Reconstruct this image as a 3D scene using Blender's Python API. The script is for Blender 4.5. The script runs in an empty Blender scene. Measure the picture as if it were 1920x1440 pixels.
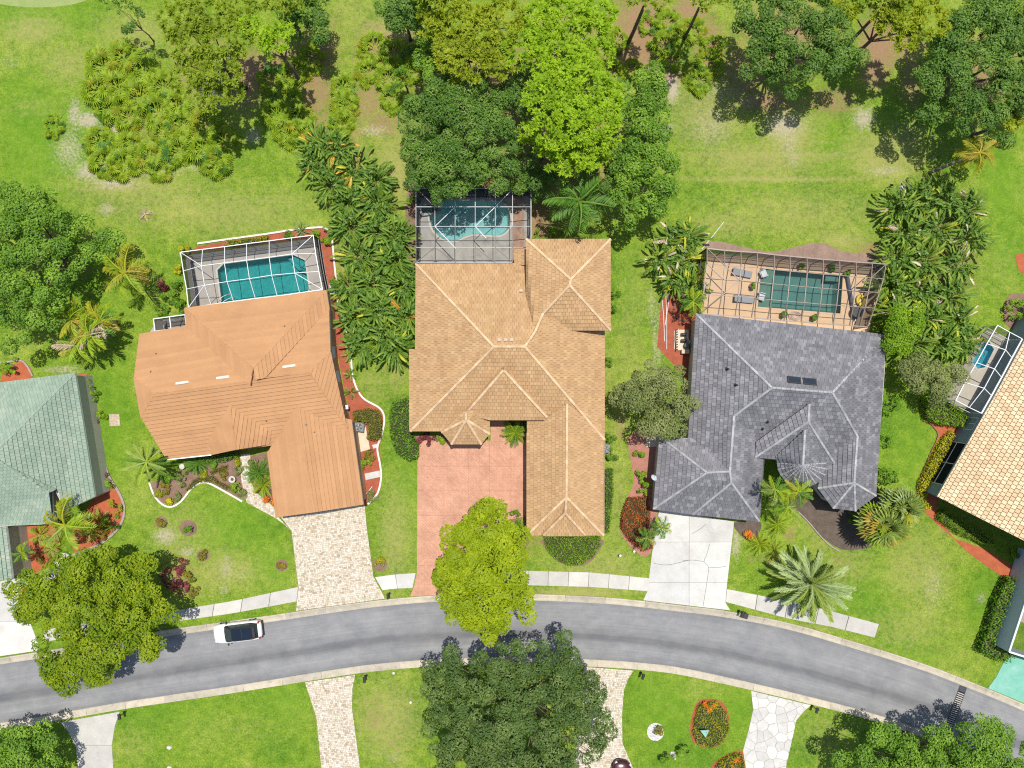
import bpy, bmesh, math, random
import numpy as np
from mathutils import Vector, Matrix, Euler, geometry

# ---------------------------------------------------------------- camera, sky, sun, exposure
SC = bpy.context.scene
COL = SC.collection
CAM_H = 70.0            # metres above the lawn, looking straight down
PXM = 19.2              # photo pixels per metre on the ground
cam_d = bpy.data.cameras.new('camera'); cam = bpy.data.objects.new('camera', cam_d); COL.objects.link(cam)
cam.location = (0, 0, CAM_H); cam.rotation_euler = (0, 0, 0)
cam_d.sensor_width = 36.0; cam_d.lens = 36.0 * CAM_H / (1920 / PXM)
cam_d.clip_start = 1.0; cam_d.clip_end = 3000.0
SC.camera = cam
SUN_EL, SUN_AZ = math.radians(77), math.radians(24)      # azimuth clockwise from +Y (top of the picture)
world = bpy.data.worlds.new('World'); SC.world = world; world.use_nodes = True
wn = world.node_tree; wn.nodes.clear()
sky = wn.nodes.new('ShaderNodeTexSky'); sky.sky_type = 'NISHITA'; sky.sun_disc = False
sky.sun_elevation = SUN_EL; sky.sun_rotation = SUN_AZ; sky.air_density = 1.0; sky.dust_density = 1.2
bg = wn.nodes.new('ShaderNodeBackground'); bg.inputs[1].default_value = 0.12
wo = wn.nodes.new('ShaderNodeOutputWorld')
wn.links.new(sky.outputs[0], bg.inputs[0]); wn.links.new(bg.outputs[0], wo.inputs[0])
sd = bpy.data.lights.new('sun', 'SUN'); sd.energy = 4.7; sd.angle = math.radians(0.55); sd.color = (1.0, 0.955, 0.87)
sun = bpy.data.objects.new('sun', sd); COL.objects.link(sun)
to_sun = Vector((math.sin(SUN_AZ) * math.cos(SUN_EL), math.cos(SUN_AZ) * math.cos(SUN_EL), math.sin(SUN_EL)))
sun.rotation_euler = to_sun.to_track_quat('Z', 'Y').to_euler(); sun.location = (20, 40, 60)
SC.view_settings.view_transform = 'Standard'; SC.view_settings.look = 'None'
SC.view_settings.exposure = 0.09; SC.view_settings.gamma = 1.0; SC.view_settings.use_curve_mapping = False
SC.render.engine = 'CYCLES'
SC.cycles.use_denoising = False
SC.cycles.filter_width = 1.15
SC.cycles.max_bounces = 8; SC.cycles.transparent_max_bounces = 24

# ---------------------------------------------------------------- measuring
def P(px, py, z=0.0):
    k = (CAM_H - z) / CAM_H / PXM
    return Vector(((px - 960) * k, (720 - py) * k, z))
def PL(pts, z=0.0): return [P(p[0], p[1], p[2] if len(p) > 2 else z) for p in pts]
def M(px): return px / PXM
def cr(pts, n=6, closed=False):
    out = []; N = len(pts)
    rng_ = range(N if closed else N - 1)
    g = (lambda i: pts[i % N]) if closed else (lambda i: pts[max(0, min(N - 1, i))])
    for i in rng_:
        p0, p1, p2, p3 = [np.array(g(i + k), float) for k in (-1, 0, 1, 2)]
        for k in range(n):
            t = k / n
            out.append(tuple(0.5 * (2 * p1 + (p2 - p0) * t + (2 * p0 - 5 * p1 + 4 * p2 - p3) * t * t + (3 * p1 - p0 - 3 * p2 + p3) * t ** 3)))
    if not closed: out.append(tuple(np.array(pts[-1], float)))
    return out

# ---------------------------------------------------------------- materials
MATS = {}
def _new(name):
    m = bpy.data.materials.new(name); m.use_nodes = True
    nt = m.node_tree; nt.nodes.clear()
    out = nt.nodes.new('ShaderNodeOutputMaterial')
    return m, nt, out
def _ramp(nt, cols, pos=None):
    r = nt.nodes.new('ShaderNodeValToRGB')
    el = r.color_ramp.elements
    n = len(cols); pos = pos or [i / (n - 1) for i in range(n)]
    while len(el) < n: el.new(0.5)
    for e, c, p in zip(el, cols, pos): e.position = p; e.color = (*c, 1)
    return r
def _noise(nt, scale, detail=4, rough=0.6, coord='Object', stretch=None):
    tc = nt.nodes.new('ShaderNodeTexCoord'); n = nt.nodes.new('ShaderNodeTexNoise')
    n.inputs['Scale'].default_value = scale; n.inputs['Detail'].default_value = detail; n.inputs['Roughness'].default_value = rough
    src = tc.outputs[coord]
    if stretch:
        mp = nt.nodes.new('ShaderNodeMapping'); mp.inputs['Scale'].default_value = stretch
        nt.links.new(src, mp.inputs[0]); src = mp.outputs[0]
    nt.links.new(src, n.inputs['Vector'])
    return n
def _mix(nt, a, b, f, mode='MIX'):
    m = nt.nodes.new('ShaderNodeMix'); m.data_type = 'RGBA'; m.blend_type = mode
    for sock, v in ((m.inputs[6], a), (m.inputs[7], b)):
        if isinstance(v, tuple): sock.default_value = (*v, 1)
        else: nt.links.new(v, sock)
    if isinstance(f, (int, float)): m.inputs[0].default_value = f
    else: nt.links.new(f, m.inputs[0])
    return m.outputs[2]
def _math(nt, op, a, b=None):
    m = nt.nodes.new('ShaderNodeMath'); m.operation = op
    for i, v in enumerate((a, b)):
        if v is None: continue
        if isinstance(v, (int, float)): m.inputs[i].default_value = v
        else: nt.links.new(v, m.inputs[i])
    return m.outputs[0]
def _bump(nt, h, strength=0.3, dist=0.02):
    b = nt.nodes.new('ShaderNodeBump'); b.inputs['Strength'].default_value = strength; b.inputs['Distance'].default_value = dist
    nt.links.new(h, b.inputs['Height']); return b.outputs[0]
def surf(name, c1, c2=None, scale=3.0, rough=0.8, spec=0.3, metal=0.0, bump=0.0, bscale=None, fine=None, var=None, big=None):
    """plain surface: two-tone noise; `var` mixes a per-piece attribute v into brightness; `big` adds a large-scale stain colour"""
    if name in MATS: return MATS[name]
    m, nt, out = _new(name); L = nt.links
    b = nt.nodes.new('ShaderNodeBsdfPrincipled')
    b.inputs['Roughness'].default_value = rough; b.inputs['Specular IOR Level'].default_value = spec; b.inputs['Metallic'].default_value = metal
    c2 = c2 or tuple(min(1, x * 0.82) for x in c1)
    n = _noise(nt, scale); r = _ramp(nt, [c1, c2], [0.35, 0.68]); L.new(n.outputs[0], r.inputs[0])
    col = r.outputs[0]
    if fine:
        n2 = _noise(nt, fine[0], 3, 0.7); r2 = _ramp(nt, [(1 - fine[1],) * 3, (1 + fine[1] * 0.5,) * 3], [0.3, 0.7]); L.new(n2.outputs[0], r2.inputs[0])
        col = _mix(nt, col, r2.outputs[0], 1.0, 'MULTIPLY')
    if big:
        n3 = _noise(nt, big[1], 5, 0.65); r3 = _ramp(nt, [(0, 0, 0), (1, 1, 1)], [big[2], big[2] + 0.16]); L.new(n3.outputs[0], r3.inputs[0])
        f = _math(nt, 'MULTIPLY', r3.outputs[0], big[3] if len(big) > 3 else 0.7)
        col = _mix(nt, col, big[0], f)
    if var:
        a = nt.nodes.new('ShaderNodeAttribute'); a.attribute_name = 'v'
        r4 = _ramp(nt, var); L.new(a.outputs['Fac'], r4.inputs[0])
        col = _mix(nt, col, r4.outputs[0], 1.0, 'MULTIPLY')
    L.new(col, b.inputs['Base Color'])
    if bump:
        nb = _noise(nt, bscale or scale * 8, 3); L.new(_bump(nt, nb.outputs[0], bump, 0.03), b.inputs['Normal'])
    L.new(b.outputs[0], out.inputs[0]); MATS[name] = m
    return m
def leafmat(name, cols, trans=0.35, rough=0.55):
    if name in MATS: return MATS[name]
    m, nt, out = _new(name); L = nt.links
    a = nt.nodes.new('ShaderNodeAttribute'); a.attribute_name = 'v'
    r = _ramp(nt, cols); L.new(a.outputs['Fac'], r.inputs[0])
    b = nt.nodes.new('ShaderNodeBsdfPrincipled'); b.inputs['Roughness'].default_value = rough; b.inputs['Specular IOR Level'].default_value = 0.25
    L.new(r.outputs[0], b.inputs['Base Color'])
    t = nt.nodes.new('ShaderNodeBsdfTranslucent')
    tc = _mix(nt, r.outputs[0], (1.0, 1.0, 0.45), 1.0, 'MULTIPLY'); L.new(tc, t.inputs[0])
    mx = nt.nodes.new('ShaderNodeMixShader'); mx.inputs[0].default_value = trans
    L.new(b.outputs[0], mx.inputs[1]); L.new(t.outputs[0], mx.inputs[2]); L.new(mx.outputs[0], out.inputs[0])
    MATS[name] = m; return m
def screenmat(name, col, opacity):
    if name in MATS: return MATS[name]
    m, nt, out = _new(name)
    t = nt.nodes.new('ShaderNodeBsdfTransparent'); d = nt.nodes.new('ShaderNodeBsdfDiffuse'); d.inputs[0].default_value = (*col, 1)
    mx = nt.nodes.new('ShaderNodeMixShader'); mx.inputs[0].default_value = opacity
    nt.links.new(t.outputs[0], mx.inputs[1]); nt.links.new(d.outputs[0], mx.inputs[2]); nt.links.new(mx.outputs[0], out.inputs[0])
    MATS[name] = m; return m
def watermat(name, tint):
    if name in MATS: return MATS[name]
    m, nt, out = _new(name); L = nt.links
    t = nt.nodes.new('ShaderNodeBsdfTransparent'); t.inputs[0].default_value = (*tint, 1)
    g = nt.nodes.new('ShaderNodeBsdfGlossy'); g.inputs['Roughness'].default_value = 0.04
    n = _noise(nt, 2.2, 3, 0.6); nb = _bump(nt, n.outputs[0], 0.25, 0.05); L.new(nb, g.inputs['Normal'])
    f = nt.nodes.new('ShaderNodeFresnel'); f.inputs[0].default_value = 1.33; L.new(nb, f.inputs['Normal'])
    mx = nt.nodes.new('ShaderNodeMixShader'); L.new(f.outputs[0], mx.inputs[0])
    L.new(t.outputs[0], mx.inputs[1]); L.new(g.outputs[0], mx.inputs[2]); L.new(mx.outputs[0], out.inputs[0])
    MATS[name] = m; return m
def glassmat(name, col=(0.03, 0.05, 0.06), rough=0.05):
    return surf(name, col, tuple(c * 0.8 for c in col), 2, rough, 0.8)

# ---------------------------------------------------------------- objects
def obj(name, me, m=None, parent=None, loc=None):
    o = bpy.data.objects.new(name, me); COL.objects.link(o)
    if m is not None and me is not None and len(me.materials) == 0: me.materials.append(m)
    if parent is not None: o.parent = parent
    if loc is not None: o.location = loc
    return o
def tag(o, label=None, cat=None, group=None, kind=None):
    if label: o['label'] = label
    if cat: o['category'] = cat
    if group: o['group'] = group
    if kind: o['kind'] = kind
    return o
def thing(name, label, cat, loc=(0, 0, 0), rz=0.0, group=None):
    o = bpy.data.objects.new(name, None); COL.objects.link(o); o.empty_display_size = 0.3
    o.location = loc; o.rotation_euler = (0, 0, rz)
    return tag(o, label, cat, group)
def np_mesh(name, V, F, v=None, m=None, smooth=False):
    """V (n,3) array, F (k,m) int array of equal-sized faces; v = per-vertex attribute"""
    V = np.asarray(V, np.float32); F = np.asarray(F, np.int32)
    me = bpy.data.meshes.new(name); k, c = F.shape
    me.vertices.add(len(V)); me.vertices.foreach_set('co', V.ravel())
    me.loops.add(k * c); me.loops.foreach_set('vertex_index', F.ravel())
    me.polygons.add(k); me.polygons.foreach_set('loop_start', np.arange(0, k * c, c, dtype=np.int32))
    me.update(calc_edges=True)
    if v is not None:
        at = me.attributes.new('v', 'FLOAT', 'POINT'); at.data.foreach_set('value', np.asarray(v, np.float32))
    if m is not None: me.materials.append(m)
    if smooth: me.polygons.foreach_set('use_smooth', np.ones(k, bool))
    return me
class MB:
    """collects faces; build() links them as ONE mesh object"""
    def __init__(s): s.V = []; s.F = []; s.A = []; s.a = 0.5
    def add(s, vs, fs):
        n = len(s.V); s.V += [tuple(v) for v in vs]; s.F += [tuple(i + n for i in f) for f in fs]; s.A += [s.a] * len(vs); return s
    def box(s, c, size, rz=0.0, taper=1.0, R=None):
        x, y, z = [d / 2 for d in size]; c = Vector(c); R = R or Matrix.Rotation(rz, 3, 'Z')
        vs = [c + R @ Vector((sx * x * (taper if sz > 0 else 1), sy * y * (taper if sz > 0 else 1), sz * z)) for sz in (-1, 1) for sx, sy in ((-1, -1), (1, -1), (1, 1), (-1, 1))]
        return s.add(vs, [(3, 2, 1, 0), (4, 5, 6, 7), (0, 1, 5, 4), (1, 2, 6, 5), (2, 3, 7, 6), (3, 0, 4, 7)])
    def bevbox(s, c, size, rz=0.0, b=0.03):
        x, y, z = [d / 2 for d in size]; c = Vector(c); R = Matrix.Rotation(rz, 3, 'Z')
        def ring(k, zz): return [c + R @ Vector((px, py, zz)) for px, py in ((-x + k, -y), (x - k, -y), (x, -y + k), (x, y - k), (x - k, y), (-x + k, y), (-x, y - k), (-x, -y + k))]
        def ring2(k, zz): return [c + R @ Vector((px, py, zz)) for px, py in ((-x + k * 2, -y + k), (x - k * 2, -y + k), (x - k, -y + k * 2), (x - k, y - k * 2), (x - k * 2, y - k), (-x + k * 2, y - k), (-x + k, y - k * 2), (-x + k, -y + k * 2))]
        vs = ring(b, -z) + ring(b, z - b) + ring2(b, z); fs = [tuple(range(7, -1, -1)), tuple(range(16, 24))]
        for r in (0, 8):
            for i in range(8): fs.append((r + i, r + (i + 1) % 8, r + 8 + (i + 1) % 8, r + 8 + i))
        return s.add(vs, fs)
    def bar(s, p, q, w, h=None, up=Vector((0, 0, 1))):
        p, q = Vector(p), Vector(q); d = q - p; L = d.length
        if L < 1e-5: return s
        d /= L; u = d.cross(up)
        if u.length < 1e-3: u = d.cross(Vector((0, 1, 0)))
        u.normalize(); w2 = u.cross(d); h = h or w
        vs = [e + u * sx * w / 2 + w2 * sy * h / 2 for e in (p, q) for sx, sy in ((-1, -1), (1, -1), (1, 1), (-1, 1))]
        return s.add(vs, [(3, 2, 1, 0), (4, 5, 6, 7), (0, 1, 5, 4), (1, 2, 6, 5), (2, 3, 7, 6), (3, 0, 4, 7)])
    def tube(s, pts, rs, n=7, cap=True):
        pts = [Vector(p) for p in pts]
        if isinstance(rs, (int, float)): rs = [rs] * len(pts)
        vs = []; fs = []
        for i, p in enumerate(pts):
            d = (pts[min(i + 1, len(pts) - 1)] - pts[max(i - 1, 0)]).normalized()
            u = d.cross(Vector((0, 0, 1))) if abs(d.z) < 0.95 else d.cross(Vector((1, 0, 0)))
            u.normalize(); w = d.cross(u)
            vs += [p + (u * math.cos(2 * math.pi * k / n) + w * math.sin(2 * math.pi * k / n)) * rs[i] for k in range(n)]
        for i in range(len(pts) - 1):
            for k in range(n): fs.append((i * n + k, i * n + (k + 1) % n, (i + 1) * n + (k + 1) % n, (i + 1) * n + k))
        if cap: fs += [tuple(range(n - 1, -1, -1)), tuple(range((len(pts) - 1) * n, len(pts) * n))]
        return s.add(vs, fs)
    def prism(s, poly, z0, z1, bottom=False):
        """poly: list of xy; convex or concave, fan left to the ngon"""
        poly = [(p[0], p[1]) for p in poly]
        if sum(poly[i][0] * poly[(i + 1) % len(poly)][1] - poly[(i + 1) % len(poly)][0] * poly[i][1] for i in range(len(poly))) < 0: poly = poly[::-1]
        n = len(poly); vs = [(x, y, z1) for x, y in poly] + [(x, y, z0) for x, y in poly]
        fs = [tuple(range(n))] + [(i, n + i, n + (i + 1) % n, (i + 1) % n) for i in range(n)]
        if bottom: fs.append(tuple(range(2 * n - 1, n - 1, -1)))
        return s.add(vs, fs)
    def ring(s, outer, inner, z0, z1):
        """band between two loops of equal length"""
        n = len(outer); vs = [(p[0], p[1], z1) for p in outer] + [(p[0], p[1], z1) for p in inner] + [(p[0], p[1], z0) for p in outer] + [(p[0], p[1], z0) for p in inner]
        fs = []
        for i in range(n):
            j = (i + 1) % n; fs += [(i, j, n + j, n + i), (2 * n + i, 2 * n + j, j, i), (n + i, n + j, 3 * n + j, 3 * n + i)]
        return s.add(vs, fs)
    def lathe(s, c, prof, n=16, sx=1.0, sy=1.0):
        c = Vector(c); vs = []; fs = []
        for r, z in prof: vs += [c + Vector((r * sx * math.cos(2 * math.pi * k / n), r * sy * math.sin(2 * math.pi * k / n), z)) for k in range(n)]
        for i in range(len(prof) - 1):
            for k in range(n): fs.append((i * n + k, i * n + (k + 1) % n, (i + 1) * n + (k + 1) % n, (i + 1) * n + k))
        fs.append(tuple(range((len(prof) - 1) * n, len(prof) * n)))
        return s.add(vs, fs)
    def mesh(s, name, m=None, smooth=False):
        me = bpy.data.meshes.new(name); me.from_pydata(s.V, [], s.F)
        at = me.attributes.new('v', 'FLOAT', 'POINT'); at.data.foreach_set('value', np.array(s.A, np.float32))
        if m: me.materials.append(m)
        if smooth: me.polygons.foreach_set('use_smooth', np.ones(len(s.F), bool))
        me.update(); return me
    def build(s, name, m, parent=None, smooth=False): return obj(name, s.mesh(name, m, smooth), None, parent)

# ---------------------------------------------------------------- polygon tools (2-D)
def area2(p): return 0.5 * sum(p[i][0] * p[(i + 1) % len(p)][1] - p[(i + 1) % len(p)][0] * p[i][1] for i in range(len(p)))
def clip_half(poly, a, b, c):
    """keep a*x+b*y<=c"""
    out = []; n = len(poly)
    for i in range(n):
        p, q = poly[i], poly[(i + 1) % n]
        dp, dq = a * p[0] + b * p[1] - c, a * q[0] + b * q[1] - c
        if dp <= 0: out.append(p)
        if (dp < 0 < dq) or (dq < 0 < dp):
            t = dp / (dp - dq); out.append((p[0] + (q[0] - p[0]) * t, p[1] + (q[1] - p[1]) * t))
    return out
def clip_rect(poly, x0, x1, y0, y1):
    for a, b, c in ((-1, 0, -x0), (1, 0, x1), (0, -1, -y0), (0, 1, y1)):
        poly = clip_half(poly, a, b, c)
        if len(poly) < 3: return []
    return poly
def inside(poly, x, y):
    r = False; n = len(poly)
    for i in range(n):
        x0, y0 = poly[i][0], poly[i][1]; x1, y1 = poly[(i + 1) % n][0], poly[(i + 1) % n][1]
        if (y0 > y) != (y1 > y) and x < (x1 - x0) * (y - y0) / (y1 - y0) + x0: r = not r
    return r
def offset_poly(pts, d):
    """inward by d (CCW or CW)"""
    p = [Vector((q[0], q[1])) for q in pts]; n = len(p); s = 1 if area2(p) > 0 else -1; out = []
    for i in range(n):
        a, b, c = p[i - 1], p[i], p[(i + 1) % n]
        e1, e2 = (b - a).normalized(), (c - b).normalized()
        n1, n2 = Vector((-e1.y, e1.x)) * s, Vector((-e2.y, e2.x)) * s
        m = n1 + n2
        if m.length < 1e-4: m = n1.copy()
        m.normalize(); k = d / max(0.35, m.dot(n1)); out.append(b + m * k)
    return out
def offset_line(pts, d):
    p = [Vector((q[0], q[1])) for q in pts]; out = []
    for i in range(len(p)):
        e = (p[min(i + 1, len(p) - 1)] - p[max(i - 1, 0)]).normalized(); out.append(p[i] + Vector((-e.y, e.x)) * d)
    return out
def sheet(name, poly, z, m, parent=None, holes=(), thick=0.0):
    """flat polygon (with holes) as triangles, optional skirt down by thick"""
    loops = [[Vector((p[0], p[1], z)) for p in poly]] + [[Vector((p[0], p[1], z)) for p in h] for h in holes]
    tr = geometry.tessellate_polygon(loops); vs = [v for l in loops for v in l]
    fs = []
    for t in tr:
        a, b, c = [vs[i] for i in t]
        fs.append(tuple(t) if (b - a).cross(c - a).z > 0 else tuple(reversed(t)))
    if thick:
        k = 0
        for l in loops:
            n = len(l); b0 = len(vs); vs = vs + [v - Vector((0, 0, thick)) for v in l]
            for i in range(n): fs.append((k + i, k + (i + 1) % n, b0 + (i + 1) % n, b0 + i))
            k += n
            if l is loops[0] and len(loops) > 1: pass
        # indices of later loops stay valid: skirts are appended at the end
    me = bpy.data.meshes.new(name); me.from_pydata([tuple(v) for v in vs], [], fs); me.materials.append(m); me.update()
    return obj(name, me, None, parent)
def strip(name, pts, width, z0, z1, m, parent=None):
    a = offset_line(pts, width / 2); b = offset_line(pts, -width / 2); n = len(pts)
    vs = [(p.x, p.y, z1) for p in a] + [(p.x, p.y, z1) for p in b] + [(p.x, p.y, z0) for p in a] + [(p.x, p.y, z0) for p in b]
    fs = []
    for i in range(n - 1): fs += [(i, n + i, n + i + 1, i + 1), (2 * n + i, i, i + 1, 2 * n + i + 1), (n + i, 3 * n + i, 3 * n + i + 1, n + i + 1)]
    fs += [(0, 2 * n, 3 * n, n), (n - 1, 2 * n - 1, 4 * n - 1, 3 * n - 1)]
    me = bpy.data.meshes.new(name); me.from_pydata(vs, [], fs); me.materials.append(m); me.update()
    return obj(name, me, None, parent)
# ================================================================ SETTING: lawn, road, kerbs, pavements, driveways
rng = random.Random(7)
POOLS = {   # water outlines, photo pixels on the ground
 'a': [(408, 507), (420, 495), (550, 478), (572, 488), (580, 541), (577, 549), (420, 573), (416, 566)],
 'b': cr([(806, 406), (807, 417), (813, 433), (824, 444), (837, 451), (857, 451), (872, 444), (886, 440), (909, 441), (936, 442), (950, 434), (957, 422), (956, 400), (950, 388), (936, 380), (909, 377), (855, 376.5), (830, 379), (829, 388), (821, 402)], 3, True),
 'c': [(1426.7, 503), (1580, 516), (1575, 588.4), (1419.7, 575.6)],
 'd': [(1843, 642), (1853.5, 641), (1862.7, 655), (1845.5, 689), (1831.8, 691.7), (1821.5, 679)],
}
DECKS = {
 'a': [(348, 480), (593, 447), (611, 548), (362, 585)],
 'b': [(781, 361), (994, 361), (994, 500), (781, 500)],
 'c': [(1327, 476), (1656, 503), (1628, 625), (1308, 600)],
 'd': [(1843, 616), (1900, 640), (1850, 780), (1768, 752)],
}
# attribute blobs: (px, py, rx, ry, strength)
DIRT = [(1205, 60, 60, 90, 1), (1250, 130, 30, 40, 1), (1170, 110, 40, 40, .9), (1330, 90, 30, 60, .9), (455, 150, 40, 60, .9), (470, 130, 40, 30, 1), (590, 170, 40, 60, .8), (600, 90, 40, 60, .8), (605, 230, 25, 25, .7),
        (720, 230, 50, 30, .7), (660, 245, 30, 30, .6), (760, 75, 40, 20, .7), (740, 100, 80, 60, .7), (690, 190, 40, 50, .7), (1650, 80, 40, 60, 1), (1690, 90, 50, 30, .8), (1400, 130, 50, 60, .8), (1440, 190, 60, 25, .8), (1560, 190, 60, 30, .7), (1640, 130, 30, 40, .9), (1710, 150, 30, 60, .7),
        (520, 120, 60, 60, .7), (800, 150, 30, 60, .7), (400, 240, 60, 30, .5), (860, 330, 60, 25, .9), (930, 340, 60, 20, 1), (1010, 420, 25, 70, .9), (1050, 300, 120, 120, .9), (890, 200, 120, 100, .9), (1040, 100, 120, 90, .7), (380, 130, 70, 90, .6), (270, 220, 60, 60, .4), (770, 430, 10, 60, .6), (1270, 560, 30, 90, .6), (1480, 70, 100, 80, .8), (1840, 140, 90, 90, .7), (1250, 1090, 1, 1, 0), (1295, 20, 40, 30, .9),
        (1640, 470, 40, 15, .8), (1760, 480, 70, 120, .8), (680, 480, 60, 130, .7), (650, 320, 60, 70, .7), (90, 470, 60, 40, .7), (150, 505, 20, 20, .5), (290, 430, 12, 8, .4), (385, 1098, 25, 60, .0), (335, 1080, 30, 40, .6), (360, 1110, 25, 14, .5), (700, 1350, 28, 22, .45), (695, 1320, 25, 18, .4), (740, 1400, 20, 30, .3), (1480, 1000, 15, 20, .6), (1450, 1050, 25, 15, .6), (1410, 1050, 14, 10, .5), (1575, 1065, 20, 30, .5), (1235, 1055, 30, 14, .4), (1010, 1010, 30, 20, .5), (985, 1035, 15, 20, .4), (1165, 800, 15, 30, .6), (705, 680, 20, 15, .3)]
SAND = [(140, 215, 12, 30, .7), (165, 225, 25, 14, .9), (215, 240, 25, 10, .9), (130, 280, 30, 40, .55), (170, 320, 30, 18, .8), (215, 345, 40, 10, .7), (300, 325, 40, 8, .6), (370, 315, 30, 8, .5), (255, 95, 16, 12, .9), (265, 285, 10, 14, .8), (395, 180, 20, 25, .7), (475, 255, 14, 14, .7), (700, 245, 25, 10, .6), (1260, 165, 12, 26, 1), (1250, 240, 12, 12, .8),
        (1335, 240, 40, 40, .4), (1470, 235, 35, 25, .75), (1480, 260, 20, 40, .5), (1490, 300, 10, 14, .5), (1620, 222, 20, 20, .8), (1400, 190, 20, 14, .4), (1660, 320, 40, 10, .5), (1360, 175, 40, 14, .4), (1700, 250, 40, 40, .3), (200, 392, 14, 12, .6), (310, 1005, 20, 16, .75), (350, 1035, 18, 10, .6), (425, 1065, 12, 25, .5), (455, 1075, 16, 12, .35), (420, 1105, 8, 10, .5), (1750, 1100, 25, 50, .35), (1840, 1122, 8, 10, .6), (1380, 1020, 8, 30, .7), (740, 1420, 20, 12, .35), (1695, 350, 12, 12, .5),
        (100, 120, 60, 20, .0), (60, 50, 40, 20, .15), (20, 115, 20, 20, .3), (150, 220, 10, 40, .3), (1232, 640, 10, 90, .5), (1222, 570, 8, 40, .5), (118, 693, 40, 6, .7)]
DRY = [(60, 55, 60, 30, .6), (130, 120, 60, 40, .5), (250, 60, 80, 40, .5), (300, 380, 160, 60, .45), (430, 400, 150, 50, .5), (240, 350, 120, 30, .6), (740, 330, 40, 80, .7), (660, 20, 60, 40, .4), (720, 60, 60, 30, .7), (1330, 210, 80, 70, .6), (1420, 300, 130, 40, .6), (1480, 250, 60, 60, .6), (1660, 290, 90, 50, .6), (1580, 300, 60, 30, .3), (1500, 400, 180, 50, .45), (1370, 420, 80, 30, .5), (1580, 450, 60, 20, .6), (1180, 640, 30, 110, .35), (1190, 560, 30, 100, .3), (1160, 940, 20, 120, .4), (1120, 1060, 90, 30, .5), (1080, 1110, 100, 10, .7), (740, 1010, 30, 110, .55), (700, 720, 30, 40, .4), (745, 700, 25, 40, .5), (340, 1000, 60, 60, .4), (420, 1070, 60, 40, .5), (730, 1350, 60, 80, .6), (250, 1400, 40, 40, .3), (1540, 1000, 40, 80, .4), (1590, 1060, 60, 40, .4), (1720, 1060, 60, 80, .45), (1700, 1180, 80, 50, .4), (1290, 1280, 60, 30, .15), (440, 1365, 100, 30, .2), (1550, 1380, 60, 50, .35), (1780, 470, 1, 1, 0), (90, 1385, 20, 25, .3), (1140, 700, 20, 60, .4), (1480, 1180, 90, 10, .6), (640, 1350, 1, 1, 0), (1880, 500, 30, 60, .25), (1450, 293, 180, 7, .8), (1450, 336, 190, 6, .75), (1420, 318, 160, 5, .4), (520, 380, 90, 30, .4), (60, 200, 50, 20, .3)]
LUSH = [(60, 30, 120, 40, .8), (60, 250, 70, 120, .7), (100, 300, 60, 30, .8), (20, 180, 30, 60, .5), (210, 600, 30, 60, .3), (220, 780, 30, 140, .6), (430, 990, 80, 50, .6), (510, 1060, 40, 50, .6), (760, 900, 20, 60, .6), (290, 1330, 120, 50, .4), (540, 1310, 50, 40, .6), (1240, 1330, 60, 70, .7), (1380, 1330, 30, 60, .6), (1540, 230, 50, 50, .6), (1670, 210, 30, 30, .8), (1560, 280, 60, 30, .6), (1700, 1230, 60, 50, .6), (1640, 1130, 60, 60, .4), (1850, 1150, 30, 60, .5), (1880, 350, 40, 60, .8), (1890, 470, 30, 60, .6), (1720, 850, 40, 60, .6), (500, 400, 60, 30, .3), (640, 1400, 60, 40, .4), (1420, 340, 60, 30, .4), (1180, 520, 14, 40, .6), (60, 1400, 40, 40, .6), (1050, 1040, 10, 10, .8), (1040, 1035, 14, 14, .8), (1130, 900, 1, 1, 0)]
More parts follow.
